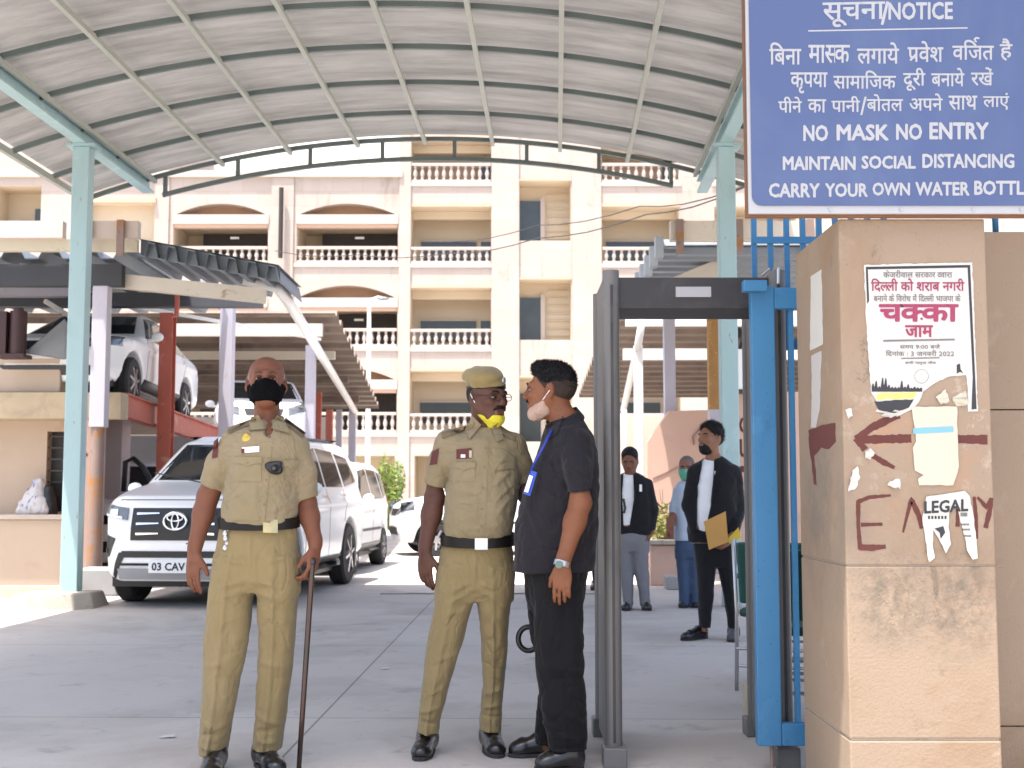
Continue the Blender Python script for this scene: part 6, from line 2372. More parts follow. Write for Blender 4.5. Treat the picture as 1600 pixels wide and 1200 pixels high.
f.cut(L1(0, 0, -.035), M1 @ Vector((0, 0, -1)), .006)
f.build('hair', hair_g, b1)
collar(sh1, P(418, 662, D1 + .03), C1 + Vector((0, .02, -.05)), .058, khaki, [(390, 656, 403, 648, 417, 670, 390, 672), (433, 648, 445, 656, 453, 677, 423, 669)], sv1)
ppatch(sv1, 'placket', (419, 678, 427, 678, 413, 818, 405, 818), khaki, sh1, .003, 3, 22)
for (x0, x1, yt, yb) in ((366, 408, 720, 752), (444, 466, 725, 757)):
    ppatch(sv1, 'pocket', (x0, yt, x1, yt - 1, x1, yb, x0 + 1, yb), khaki, sh1, .004, 8, 8)
    ppatch(sv1, 'pocket_flap', None, khaki, sh1, .0085, 12, 5, curve=((lambda u, a=x0, b=x1, t=yt: (a - 1 + (b - a + 2) * u, t - 6)), (lambda u, a=x0, b=x1, t=yt: (a - 1 + (b - a + 2) * u, t + 4 + 4 * math.exp(-((u - .5) / .16) ** 2)))))
for (x, y) in ((387, 723), (421, 682), (419, 716), (416, 750), (413, 788)):
    ppatch(sv1, 'button', (x - 1.3, y - 1.3, x + 1.3, y + 1.3), khaki_d, sh1, .009 if x == 387 else .005, 2, 2)
ppatch(sv1, 'name_plate', (378, 699, 405, 697, 405, 706, 378, 708), white_paint, sh1, .006, 4, 2)
ppatch(sv1, 'red_ribbon', (377, 701, 382, 701, 382, 708, 377, 708), red_paint, sh1, .008, 2, 2)
cm = MB()
hit = sv1.ray_cast(Vector((0, 0, H)), ray(385, 685).normalized())[0]
cm.ball(hit, (.019, .005, .021), 14)
cm.ball(hit + Vector((0, -.003, .012)), (.010, .006, .010), 10)
cm.build('cap_badge', pm('yellow_badge', (.55, .38, .07), .4, .3), sh1, smooth=True)
hit = sv1.ray_cast(Vector((0, 0, H)), ray(430, 732).normalized())[0]
f = Field(hit - Vector((.06,) * 3), hit + Vector((.06,) * 3), .004)
f.ell(hit + Vector((0, -.012, 0)), (.036, .020, .026), Matrix.Rotation(R(20), 3, 'Y'), .01)
f.cap(hit + Vector((-.03, -.012, .012)), hit + Vector((.022, -.014, .022)), .012, .010, .01)
f.cap(hit + Vector((.004, -.03, 0)), hit + Vector((.004, -.036, 0)), .013, None, .004)
cmr = f.build('body_camera', black_pl, sh1)
MB().ball(hit + Vector((.004, -.046, 0)), (.008, .004, .008), 10).build('lens', car_glass, cmr, smooth=True)
for (q) in ((356, 668, 392, 655, 394, 662, 357, 677), (446, 652, 478, 676, 474, 684, 444, 661)):
    ppatch(sv1, 'epaulette', q, khaki_d, sh1, .009, 8, 3)
ppatch(sv1, 'sleeve_badge', (334, 690, 341, 683, 340, 714, 331, 716), red_paint, sh1, .004, 3, 6)
hr = rowz(S1['hip'], D1)
zc = (P(405, 815, D1).z)
bo1, bv1 = belt(tr1, [(a, b_, c, dd * 1.03, e + .012) for a, b_, c, dd, e in hr], zc, .046, beltb, .0)
ppatch(bv1, 'buckle', (411, 811, 434, 812, 434, 833, 411, 832), brass, bo1, .008, 4, 4)
kc = MB()
q = P(352, 826, D1 - .1)
for k in range(5):
    a = q + Vector((rnd.uniform(-.012, .012), rnd.uniform(-.01, .01), -.02 * k))
    kc.ball(a, (.011, .006, .014), 8)
kc.build('key_chain', steelm, bo1, smooth=True)
shoe(b1, P(340, 1168, 5.46), P(326, 1210, 5.16), shoe_m)
shoe(b1, P(404, 1160, 5.52), P(437, 1192, 5.27), shoe_m)
wb_ = MB()
wq = P(304, 848, D1)
n_ = 20
wb_.tube([wq + Vector((.034 * math.cos(2 * math.pi * k / n_), .034 * math.sin(2 * math.pi * k / n_), .004 * math.cos(2 * math.pi * k / n_))) for k in range(n_ + 1)], .003, 6, cap=False)
wb_.build('wrist_thread', red_paint, b1)
cane = MB()
ct, cb_ = P(488, 884, D1 - .075), P(467, 1178, 5.36)
cb_.z = 0.0
dirn = (ct - cb_)
pts = [cb_ + dirn * t for t in (0, .25, .5, .75, 1, 1.02)]
cane.tube(pts, [.0105, .011, .0115, .012, .0125, .0135], 12)
cane.ball(pts[-1], .0165, 12)
o = cane.build('walking_stick', pm('dark_cane_wood', (.042, .013, .008), .3, var=.5, vs=9, coat=.3, spots=(((.012, .008, .007), 2.2, .45, .6),)), loc=cb_, smooth=True)
tag(o, 'dark varnished wooden cane held upright by the bald officer', 'cane')

# ---- officer two: beret, yellow mask on the chin
DB2 = 5.76
S2 = dict(
    torso=[(664, 736, 782, .062, .03), (676, 714, 800, .085, .02), (690, 700, 810, .105, .01), (712, 697, 813, .118), (745, 698, 813, .128, -.01), (785, 693, 808, .140, -.03), (815, 692, 804, .145, -.04), (836, 694, 801, .138, -.035), (843, 700, 796, .12, -.03)],
    hip=[(830, 697, 799, .115, -.02), (855, 690, 801, .122, -.01), (885, 683, 803, .13), (915, 680, 803, .12), (938, 682, 801, .09)],
    legs=[[(885, 686, 750, .115), (930, 680, 743, .108), (1000, 668, 724, .092), (1060, 660, 706, .086, -.02), (1105, 654, 694, .086, -.03), (1130, 652, 688, .09, -.03), (1144, 651, 687, .092, -.03)],
          [(885, 742, 802, .115), (930, 744, 800, .108), (1000, 751, 794, .090, .02), (1060, 754, 789, .083, .04), (1105, 750, 785, .083, .06), (1126, 748, 783, .087, .06), (1140, 748, 784, .09, .06)]],
    arms=[dict(j=[(697, 692), (679, 778, .02), (664, 858, -.02)], r=(.055, .046, .030), hand=dict(a=(.02, -.06, -1), n=(.8, 1, 0), t=(1, -.8, 0), curls=(.3, .4, .45, .5), thumb=(.75, .5, .35), s=1.05)),
          dict(j=[(808, 696), (818, 760, .05), (838, 800, .13)], r=(.052, .045, .030), hand=dict(a=(.6, .3, -.7), n=(-.3, .9, 0), t=(0, -.2, 1), curls=(.6, .7, .8, .9)))],
    sleeves=[dict(j=[(702, 692), (688, 725), (679, 758, .01)], r=(.068, .062, .051)), dict(j=[(802, 696), (812, 725, .02), (817, 752, .04)], r=(.064, .058, .050))],
    neck=((757, 674, .03), .060), head=(761, 623, 0), look=(42, -2, 0), hs=.97, fat=1.02,
    skin=skin_b, smat=khaki, tmat=khaki2, lip=lip_m, seed=7.7, crease=.007, gaze=1,
    sfolds=[(720, 790, 752, 796, .012, .007), (705, 770, 745, 772, .010, -.005), (790, 715, 765, 745, .010, .009), (800, 735, 768, 762, .010, .009), (803, 755, 772, 785, .010, .008), (800, 775, 776, 805, .010, .008), (785, 740, 800, 770, .008, -.006), (700, 735, 712, 790, .012, -.007), (748, 690, 745, 830, .008, .004), (715, 826, 780, 822, .012, .006), (690, 715, 700, 755, .010, -.006)],
    tfolds=[(740, 905, 700, 925, .010, .007), (742, 918, 696, 945, .010, .007), (748, 905, 790, 925, .010, .007), (750, 920, 795, 945, .010, .006), (745, 862, 743, 910, .006, .006), (700, 870, 735, 880, .010, .005), (675, 1030, 715, 1020, .012, .006), (662, 1085, 698, 1070, .012, .008), (655, 1108, 690, 1100, .010, .009), (654, 1120, 688, 1124, .008, -.007), (752, 1085, 786, 1075, .012, .008), (749, 1106, 784, 1100, .010, .009), (750, 1116, 782, 1120, .008, -.007), (692, 960, 730, 950, .012, .005)])
b2, sh2, sv2, tr2, tv2, C2, M2, L2, hs2 = person('heavy police officer in khaki uniform and beret with yellow mask pulled to his chin', DB2, S2)
# beret
Mb = M2 @ Matrix.Rotation(R(-14), 3, 'Y') @ Matrix.Rotation(R(8), 3, 'X')
f = Field(C2 - Vector((.2, .2, .1)), C2 + Vector((.2, .2, .25)), .004)
cc_ = L2(0, .012, .078)
f.ell(cc_ + Mb @ Vector((-.010, .008, .030)), (.088, .106, .046), Mb, .0)
f.ell(cc_ + Mb @ Vector((0, 0, -.005)), (.080, .099, .038), Mb, .02)
f.cut(cc_ + Mb @ Vector((0, 0, -.012)), Mb @ Vector((0, 0, -1)), .004)
f.wrinkle(.008, (14, 14, 14), 3)
bt = f.build('beret', pm('khaki_beret_felt', (.235, .175, .066), .95, var=.08, vs=8, bump=.3, bs=60, sheen=.3), b2)
bd = MB()
n_ = 44
for (dz0, dz1) in ((-.030, -.008),):
    vs, fs = [], []
    for (z, o) in ((dz0, .0), (dz0, .004), (dz1, .004), (dz1, .0)):
        for k in range(n_):
            a = 2 * math.pi * k / n_
            vs.append(cc_ + Mb @ Vector(((.0775 + o) * math.cos(a), (.0965 + o) * math.sin(a), z)))
    for j in range(4):
        for k in range(n_):
            fs.append((j * n_ + k, j * n_ + (k + 1) % n_, ((j + 1) % 4) * n_ + (k + 1) % n_, ((j + 1) % 4) * n_ + k))
    bd.add(vs, fs)
bd.build('beret_band', beltb, bt, smooth='auto')
MB().ball(cc_ + Mb @ Vector((.036, -.084, .010)), (.013, .006, .018), 10, 0, Mb).build('beret_badge', steelb, bt, smooth=True)
h2o = shell('hair', C2, M2, hs2, b2, hair_b, [((0, .020, .028), (.0785, .096, .086))], [((0, .012, 0), (0, -1, -.25)), ((0, 0, .06), (0, 0, 1)), ((0, 0, -.055), (0, 0, -1))])
mu = MB()
for q in (-1, 1):
    mu.tube([L2(0, -.110, -.040), L2(q * .018, -.104, -.043), L2(q * .036, -.088, -.056)], [.009 * hs2, .0085 * hs2, .004 * hs2], 8)
mu.build('moustache', hair_b, b2, smooth=True)
ym = pm('yellow_mask_cloth', (.60, .52, .028), .9, var=.05, bump=.1, bs=50)
f = Field(C2 - Vector((.17, .17, .2)), C2 + Vector((.17,) * 3), .004)
f.ell(L2(0, -.064, -.090), tuple(k * hs2 for k in (.038, .038, .034)), M2, .02)
f.cap(L2(-.060, .0, -.056), L2(-.02, -.062, -.097), .020, .024, .02)
f.cap(L2(.060, .0, -.056), L2(.02, -.062, -.097), .020, .024, .02)
f.cap(L2(0, -.080, -.09), L2(0, -.060, -.135), .024, .008, .03)
for q in (-1, 1):
    f.cap(L2(q * .064, -.006, -.052), L2(q * .022, -.050, -.128), .010, .010, .02)
f.cut(L2(0, -.095, -.076), M2 @ Vector((0, -.05, 1)).normalized(), .004)
f.cut(L2(0, -.006, 0), M2 @ Vector((0, 1, 0)), .004)
f.wrinkle(.006, (26, 26, 40), 4)
ymo = f.build('face_mask', ym, b2)
mb = MB()
for q in (-1, 1):
    mb.tube([L2(q * .066, -.024, -.060), L2(q * .080, -.004, -.02), L2(q * .088, .018, .018)], .0019, 6)
mb.build('ear_loop', white_paint, ymo)
gl = MB()
for q in (-1, 1):
    pts = [L2(q * .034 + .021 * math.cos(2 * math.pi * k / 20), -.112, .004 + .016 * math.sin(2 * math.pi * k / 20)) for k in range(21)]
    gl.tube(pts, .0016, 6, cap=False)
    gl.tube([L2(q * .055, -.112, .008), L2(q * .082, -.06, .010), L2(q * .086, .014, .012)], .0016, 6)
gl.tube([L2(-.013, -.113, .008), L2(0, -.117, .010), L2(.013, -.113, .008)], .0016, 6)
gl.build('spectacles', black_pl, b2, smooth=True)
collar(sh2, P(757, 672, DB2 + .03), C2 + Vector((0, .02, -.06)), .062, khaki, [(738, 650, 752, 664, 734, 686, 726, 672), (768, 668, 780, 660, 787, 686, 776, 690)], sv2)
ppatch(sv2, 'placket', (756, 688, 764, 688, 757, 836, 749, 836), khaki, sh2, .003, 3, 22)
for (x0, x1, yt, yb) in ((707, 742, 728, 752),):
    ppatch(sv2, 'pocket', (x0, yt, x1, yt, x1, yb, x0, yb), khaki, sh2, .004, 8, 8)
    ppatch(sv2, 'pocket_flap', None, khaki, sh2, .0085, 12, 5, curve=((lambda u: (706 + 37 * u, 722)), (lambda u: (706 + 37 * u, 731 + 4 * math.exp(-((u - .5) / .16) ** 2)))))
ppatch(sv2, 'pocket_flap', (772, 724, 802, 722, 802, 732, 772, 735), khaki, sh2, .008, 8, 4)
for (x, y) in ((759, 700), (757, 730), (755, 762), (753, 795), (752, 822)):
    ppatch(sv2, 'button', (x - 1.3, y - 1.3, x + 1.3, y + 1.3), khaki_d, sh2, .006, 2, 2)
np_ = ppatch(sv2, 'name_plate', (713, 702, 737, 700, 737, 716, 713, 717), red_paint, sh2, .006, 4, 3)
ppatch(sv2, 'plate_mark', (720, 710, 727, 710, 727, 715, 720, 715), white_paint, np_, .008, 2, 2)
ppatch(sv2, 'plate_mark', (733, 704, 737, 704, 737, 715, 733, 715), brass, np_, .008, 2, 2)
for q in ((690, 676, 728, 664, 730, 671, 691, 685), (784, 668, 806, 680, 804, 690, 783, 677)):
    ppatch(sv2, 'epaulette', q, khaki_d, sh2, .009, 8, 3)
ppatch(sv2, 'sleeve_badge', (675, 706, 686, 700, 683, 725, 671, 727), red_paint, sh2, .004, 4, 6)
hr = rowz(S2['hip'], DB2)
bo2, bv2 = belt(tr2, [(a, b_, c, dd * 1.03, e + .012) for a, b_, c, dd, e in hr], P(750, 842, DB2).z, .050, beltb)
ppatch(bv2, 'buckle', (742, 841, 762, 841, 762, 859, 742, 859), steelb, bo2, .008, 4, 4)
shoe(b2, P(672, 1140, 5.84), P(655, 1178, 5.56), shoe_m)
shoe(b2, P(762, 1135, 5.90), P(778, 1168, 5.62), shoe_m)

# ---- man three: charcoal shirt, seen from behind his left shoulder
D3 = 5.52
S3_ = dict(
    torso=[(645, 862, 908, .062), (657, 857, 912, .09), (668, 851, 920, .14), (682, 846, 928, .165), (705, 840, 934, .175), (735, 830, 936, .17), (775, 815, 936, .165), (815, 805, 935, .165), (850, 803, 933, .165), (880, 801, 931, .17), (893, 800, 929, .172)],
    hip=[(860, 816, 924, .14), (900, 818, 918, .145), (935, 822, 914, .13), (955, 826, 910, .09)],
    legs=[[(880, 832, 912, .09, -.075), (930, 833, 912, .088, -.085), (1000, 833, 914, .082, -.09), (1060, 838, 915, .078, -.10), (1120, 848, 917, .078, -.11), (1150, 853, 917, .078, -.11), (1172, 857, 917, .08, -.11)],
          [(880, 822, 890, .09, .075), (930, 821, 885, .088, .085), (1000, 829, 884, .08, .10), (1062, 845, 888, .076, .12), (1105, 838, 884, .078, .13), (1135, 835, 878, .08, .14), (1150, 834, 876, .08, .14), (1162, 834, 876, .085, .14)]],
    arms=[dict(j=[(899, 700, -.15), (907, 785, -.20), (880, 878, -.24)], r=(.055, .046, .030), hand=dict(a=(-.06, -.05, -1), n=(.2, 1, 0), t=(-1, 0, -.1), curls=(.3, .35, .4, .45), thumb=(.8, .45, .3))),
          dict(j=[(880, 700, .15), (868, 790, .20), (850, 868, .18)], r=(.052, .044, .030), hand=dict(a=(-.05, -.05, -1), n=(.1, -1, 0), t=(-1, 0, 0), curls=(.9, 1, 1, 1)))],
    sleeves=[dict(j=[(896, 698, -.12), (903, 735, -.17), (906, 772, -.19)], r=(.082, .068, .056)), dict(j=[(880, 700, .12), (874, 740, .16), (870, 775, .18)], r=(.075, .06, .054))],
    neck=((884, 664, .0), .060), head=(861, 612, 0), look=(-110, 2, 0), hs=1.03, fat=.98,
    skin=skin_c, smat=char_shirt, tmat=char_tr, seed=13.1, crease=.003, swr=.011,
    sfolds=[(850, 700, 880, 760, .012, -.005), (845, 760, 890, 800, .014, .006), (835, 800, 905, 850, .015, .006), (868, 700, 888, 780, .010, -.008), (840, 840, 900, 880, .012, .005), (895, 740, 918, 760, .010, .006), (820, 780, 850, 860, .012, .005)],
    tfolds=[(840, 930, 880, 960, .014, .006), (845, 1030, 905, 1042, .012, .008), (850, 1050, 908, 1052, .010, -.007), (850, 1090, 912, 1120, .014, .008), (855, 1135, 912, 1145, .012, .010), (858, 1155, 914, 1158, .010, -.008), (838, 1095, 872, 1110, .012, .008), (836, 1120, 870, 1128, .012, .008)])
b3, sh3, sv3, tr3, tv3, C3, M3, L3, hs3 = person('man in charcoal shirt and trousers with blue lanyard seen from his left side', D3, S3_)
hair3 = Field(C3 - Vector((.17,) * 3), C3 + Vector((.17,) * 3), .004)
hair3.ell(L3(0, .013, .042), tuple(k * hs3 for k in (.0780, .0990, .0905)), M3, .0)
hair3.ell(L3(0, -.045, .100), tuple(k * hs3 for k in (.050, .045, .030)), M3, .03)
hair3.cut(L3(0, -.078, .066), M3 @ Vector((0, -1, -.25)).normalized(), .006)
hair3.ell(L3(0, -.070, -.045), tuple(k * hs3 for k in (.125, .108, .112)), M3, .012, 's')
hair3.cut(L3(0, 0, -.070), M3 @ Vector((0, .2, -1)).normalized(), .008)
for q in (-1, 1):
    hair3.ell(L3(q * .085, .016, -.004), tuple(k * hs3 for k in (.022, .026, .038)), M3, .006, 's')
hair3.wrinkle(.005, (60, 60, 60), 2)
h3o = hair3.build('hair', hair_b, b3)
strands(h3o, C3, M3, hair_b, 5000, .010, 1, (0, -.2, .35))
sto = shell('stubble_hair', C3, M3, hs3, b3, pm('cropped_hair', (.030, .016, .010), .8, var=.3, vs=150, bump=.3, bs=300), [((0, .016, .030), (.0768, .0965, .086))], [((0, -.075, .06), (0, -1, -.2)), ((0, 0, -.078), (0, .2, -1))], subs=[((0, -.070, -.045), (.125, .098, .098)), ((.085, .016, -.004), (.02, .024, .036)), ((-.085, .016, -.004), (.02, .024, .036))])
strands(sto, C3, M3, hair_b, 2500, .004, 2, (0, .3, -.6), .3)
mu = MB()
for q in (-1, 1):
    mu.tube([L3(0, -.106, -.042), L3(q * .018, -.100, -.044), L3(q * .030, -.088, -.052)], [.006, .0055, .003], 8)
mu.build('moustache', hair_b, b3, smooth=True)
pm_ = pm('pale_mask_cloth', (.40, .275, .215), .8, var=.08, vs=20, bump=.15, bs=50)
f = Field(C3 - Vector((.17, .17, .2)), C3 + Vector((.17,) * 3), .004)
f.ell(L3(.042, -.018, -.072), tuple(k * hs3 for k in (.034, .036, .038)), M3, .02)
f.ell(L3(.008, -.052, -.094), tuple(k * hs3 for k in (.038, .036, .030)), M3, .03)
for q in (-1, 1):
    f.cap(L3(q * .068, -.012, -.042), L3(q * .030, -.065, -.098), .012, .024, .03)
f.cut(L3(0, -.10, -.078), M3 @ Vector((0, -.40, 1)).normalized(), .004)
f.cut(L3(0, .035, 0), M3 @ Vector((0, 1, 0)), .004)
f.wrinkle(.006, (40, 40, 40), 4)
m3 = f.build('face_mask', pm_, b3)
mb = MB()
for q in (-1, 1):
    mb.tube([L3(q * .076, -.010, -.040), L3(q * .086, .008, -.02), L3(q * .090, .024, .0)], .0018, 6)
mb.build('ear_loop', white_paint, m3)
ck = MB()
ax3 = (C3 + Vector((.0, 0, -.05)) - P(884, 664, D3)).normalized()
collar(sh3, P(883, 660, D3), C3 + M3 @ Vector((0, .03, -.06)), .064, char_shirt, [], sv3, .045)
ppatch(sv3, 'collar_leaf', (852, 664, 880, 650, 872, 676, 850, 690), char_shirt, sh3, .010, 6, 4)
lan = MB()
lan.tube([P(862, 672, D3 - .13), P(848, 700, D3 - .15), P(836, 722, D3 - .13), P(826, 745, D3 - .08)], .006, 8)
lo_ = lan.build('lanyard', pm('blue_lanyard', (.02, .04, .30), .6), b3, smooth=True)
idc = MB()
a, b, c_, e = P(829, 737, D3 - .15), P(838, 709, D3 - .15), P(832, 775, D3 - .16), P(818, 771, D3 - .14)
idc.prism([P(830, 735, D3 - .16), P(839, 738, D3 - .17), P(828, 775, D3 - .18), P(817, 771, D3 - .16)], (.002, .004, 0))
ido = idc.build('identity_card', pm('blue_card', (.03, .07, .40), .4), b3)
ident = MB()
ident.prism([P(827, 742, D3 - .166), P(833, 744, D3 - .170), P(825, 770, D3 - .180), P(819, 768, D3 - .166)], (0, -.001, 0))
ident.build('card_photo', white_paint, ido)
wt = MB()
wq = P(878, 881, D3 - .24)
axw = (P(880, 878, D3 - .24) - P(907, 785, D3 - .20)).normalized()
u = axw.orthogonal().normalized(); v = axw.cross(u)
vs, fs = [], []
n_ = 28
for (t, rr) in ((-.011, .031), (-.011, .035), (.011, .035), (.011, .031)):
    for k in range(n_):
        a = 2 * math.pi * k / n_
        vs.append(wq + axw * t + (u * math.cos(a) + v * math.sin(a)) * rr)
for j in range(4):
    for k in range(n_):
        fs.append((j * n_ + k, j * n_ + (k + 1) % n_, ((j + 1) % 4) * n_ + (k + 1) % n_, ((j + 1) % 4) * n_ + k))
wt.add(vs, fs)
wo = wt.build('wrist_watch', steelm, b3, smooth='auto')
wd = MB()
wd.tube([wq + Vector((-.012, -.034, 0)), wq + Vector((-.014, -.043, 0))], .016, 18)
wd.build('watch_dial', pm('dial_green', (.10, .16, .14), .2), wo, smooth='auto')
shoe(b3, P(912, 1180, 5.40), P(836, 1190, 5.37), shoe_m)
shoe(b3, P(868, 1160, 5.68), P(795, 1168, 5.66), shoe_m)
um = thing('umbrella', 'folded black umbrella with ring handle hanging behind the legs of the man in charcoal', 'umbrella', P(845, 1000, D3 + .22))
cp = P(826, 998, D3 + .20)
MB().tube([cp + Vector((.046 * math.cos(a), 0, .052 * math.sin(a))) for a in [R(60 + 12 * k) for k in range(25)]], .0125, 10).build('handle', black_pl, um, smooth=True)
MB().tube([P(838, 990, D3 + .20), P(850, 940, D3 + .20), P(853, 880, D3 + .19)], [.014, .03, .02], 12).build('folded_canopy', black_cloth, um, smooth=True)

# ---- the men waiting beyond the detector
D4 = 10.1
S4 = dict(
    torso=[(712, 1104, 1128, .055, .02), (720, 1094, 1140, .08, .01), (728, 1082, 1150, .10), (745, 1078, 1154, .12), (775, 1076, 1154, .13), (805, 1076, 1152, .13), (830, 1073, 1150, .14), (848, 1075, 1149, .14)],
    hip=[(828, 1084, 1148, .11), (850, 1084, 1150, .12), (872, 1087, 1150, .11), (885, 1090, 1150, .09)],
    legs=[[(850, 1086, 1120, .10), (890, 1088, 1118, .09), (930, 1090, 1115, .08), (960, 1091, 1112, .075), (981, 1092, 1110, .075)], [(850, 1116, 1150, .10), (890, 1122, 1151, .09), (930, 1130, 1152, .08), (960, 1135, 1152, .075), (984, 1137, 1153, .075)]],
    arms=[dict(j=[(1083, 737), (1075, 790, -.02), (1084, 820, -.06)], r=(.04, .034, .026)),
          dict(j=[(1148, 738), (1155, 795, .02), (1145, 838, -.16)], r=(.04, .034, .026), hand=dict(a=(-.5, -.2, -.35), n=(0, .9, .2), t=(-.2, 0, 1), curls=(.5, .5, .5, .5)))],
    sleeves=[dict(j=[(1086, 738), (1076, 790, -.02), (1088, 832, -.07)], r=(.068, .056, .048)), dict(j=[(1146, 738), (1154, 795, .02), (1146, 837, -.14)], r=(.068, .058, .046))],
    neck=((1114, 716, .01), .055), head=(1110, 686, 0), look=(-52, 6, 0), hs=1.02, eyes=False, open=[(1100, 708), (1121, 706), (1119, 735), (1107, 790), (1103, 832), (1086, 826), (1088, 760), (1096, 722)],
    skin=skin_d, smat=black_cloth, tmat=black_cloth, sname='jacket', seed=21, crease=.004, swr=.01, hollow=.006)
b4, j4, jv4, t4, tv4, C4, M4, L4, hs4 = person('bearded young man in black suit holding a brown envelope, looking left', D4, S4, .008)
hair4 = Field(C4 - Vector((.17,) * 3), C4 + Vector((.17,) * 3), .006)
hair4.ell(L4(0, .012, .066), tuple(k * hs4 for k in (.084, .105, .080)), M4, 0)
hair4.ell(L4(0, .030, .030), tuple(k * hs4 for k in (.081, .092, .085)), M4, .015)
hair4.cut(L4(0, -.060, .060), M4 @ Vector((0, -1, -.6)).normalized(), .006)
hair4.cut(L4(0, 0, -.045), M4 @ Vector((0, -.4, -1)).normalized(), .006)
hair4.wrinkle(.012, (40, 40, 40), 2)
strands(hair4.build('hair', hair_b, b4), C4, M4, hair_b, 2500, .016, 3, (0, .3, .2))
f = Field(C4 - Vector((.17,) * 3), C4 + Vector((.17,) * 3), .006)
f.ell(L4(0, -.024, -.048), tuple(k * hs4 for k in (.067, .078, .078)), M4, 0)
f.ell(L4(0, -.062, -.095), tuple(k * hs4 for k in (.036, .036, .034)), M4, .03)
f.cut(L4(0, -.1, -.040), M4 @ Vector((0, .75, 1)).normalized(), .006)
f.cut(L4(0, .01, 0), M4 @ Vector((0, 1, 0)), .006)
f.ell(L4(0, -.105, -.058), (.022, .02, .008), M4, .004, 's')
f.build('beard', hair_b, b4)
for q in ((1121, 722, 1128, 718, 1113, 785, 1108, 785),):
    ppatch(jv4, 'lapel', q, black_cloth, j4, .014, 4, 8)
ppatch(jv4, 'white_badge', (1116, 736, 1121, 736, 1121, 747, 1117, 747), white_paint, j4, .008, 3, 3)
shoe(b4, P(1104, 975, 10.2), P(1066, 996, 10.0), shoe_m)
shoe(b4, P(1147, 978, 10.15), P(1144, 1002, 9.9), pm('grey_sole_shoe', (.06, .06, .07), .5))
ev = thing('envelope', 'brown paper envelope held by the bearded man in black', 'envelope', P(1118, 830, D4 - .22))
MB().prism([P(1100, 815, D4 - .20), P(1134, 799, D4 - .24), P(1138, 847, D4 - .24), P(1108, 859, D4 - .20)], (0, .012, 0)).build('envelope_body', pm('brown_envelope', (.50, .27, .075), .75, var=.1, vs=9), ev)
MB().prism([P(1136, 843, D4 - .20), P(1154, 824, D4 - .20), P(1158, 840, D4 - .20), P(1140, 850, D4 - .20)], (0, .01, 0)).build('yellow_file', pm('yellow_file', (.60, .42, .03), .6), ev)

D5 = 12.65
S5 = dict(
    torso=[(737, 976, 994, .055, .02), (743, 966, 1006, .09), (752, 955, 1015, .11), (780, 954, 1018, .12), (810, 953, 1020, .125), (830, 952, 1020, .13), (836, 954, 1018, .12)],
    hip=[(822, 956, 1014, .12), (845, 956, 1015, .13), (862, 957, 1015, .10)],
    legs=[[(850, 958, 988, .10), (890, 966, 990, .09), (925, 972, 990, .08), (944, 974, 989, .08)], [(850, 984, 1014, .10), (890, 990, 1014, .09), (925, 998, 1015, .08), (946, 1000, 1016, .08)]],
    arms=[dict(j=[(960, 756), (954, 795), (958, 832, -.04)], r=(.05, .042, .03), hand=dict(a=(0, 0, -1), n=(1, 0, 0), t=(0, -1, 0))), dict(j=[(1013, 756), (1021, 797), (1016, 832, -.02)], r=(.05, .042, .03), hand=dict(a=(-.3, 0, -1), n=(-1, 0, 0), t=(0, -1, 0)))],
    sleeves=[dict(j=[(962, 757), (954, 795), (957, 826, -.03)], r=(.066, .056, .05)), dict(j=[(1011, 757), (1020, 797), (1017, 828, -.02)], r=(.066, .058, .05))],
    neck=((985, 738, .01), .053), head=(984, 720, -.02), look=(-12, -22, 0), hs=1.0, eyes=False, open=[(976, 732), (994, 732), (995, 745), (989, 780), (990, 822), (973, 822), (971, 770), (973, 745)],
    skin=skin('skin_mid_brown', (.17, .075, .045)), smat=black_cloth, tmat=grey_tr, sname='jacket', seed=31, crease=.004, hollow=.006)  # skin is one even mid brown
b5, j5, jv5, t5, tv5, C5, M5, L5, hs5 = person('man in black jacket and grey trousers looking down beside the detector', D5, S5, .009)
h5o = shell('hair', C5, M5, hs5, b5, hair_b, [((0, .012, .062), (.083, .104, .078)), ((0, .030, .030), (.080, .092, .085))], [((0, -.058, .068), (0, -1, -.5)), ((0, 0, -.035), (0, -.55, -1))], .006)
for q in ((994, 739, 999, 742, 994, 790, 988, 790),):
    ppatch(jv5, 'lapel', q, black_cloth, j5, .015, 3, 6)
ppatch(jv5, 'white_badge', (999, 757, 1003, 757, 1003, 768, 999, 768), white_paint, j5, .008, 3, 3)
MB().tube([P(974, 779, D5 - .15), P(977, 794, D5 - .15), P(975, 802, D5 - .15)], .012, 6).build('pen', black_pl, j5)
shoe(b5, P(983, 936, 12.8), P(976, 952, 12.5), shoe_m)
shoe(b5, P(1007, 938, 12.75), P(1013, 956, 12.5), shoe_m)

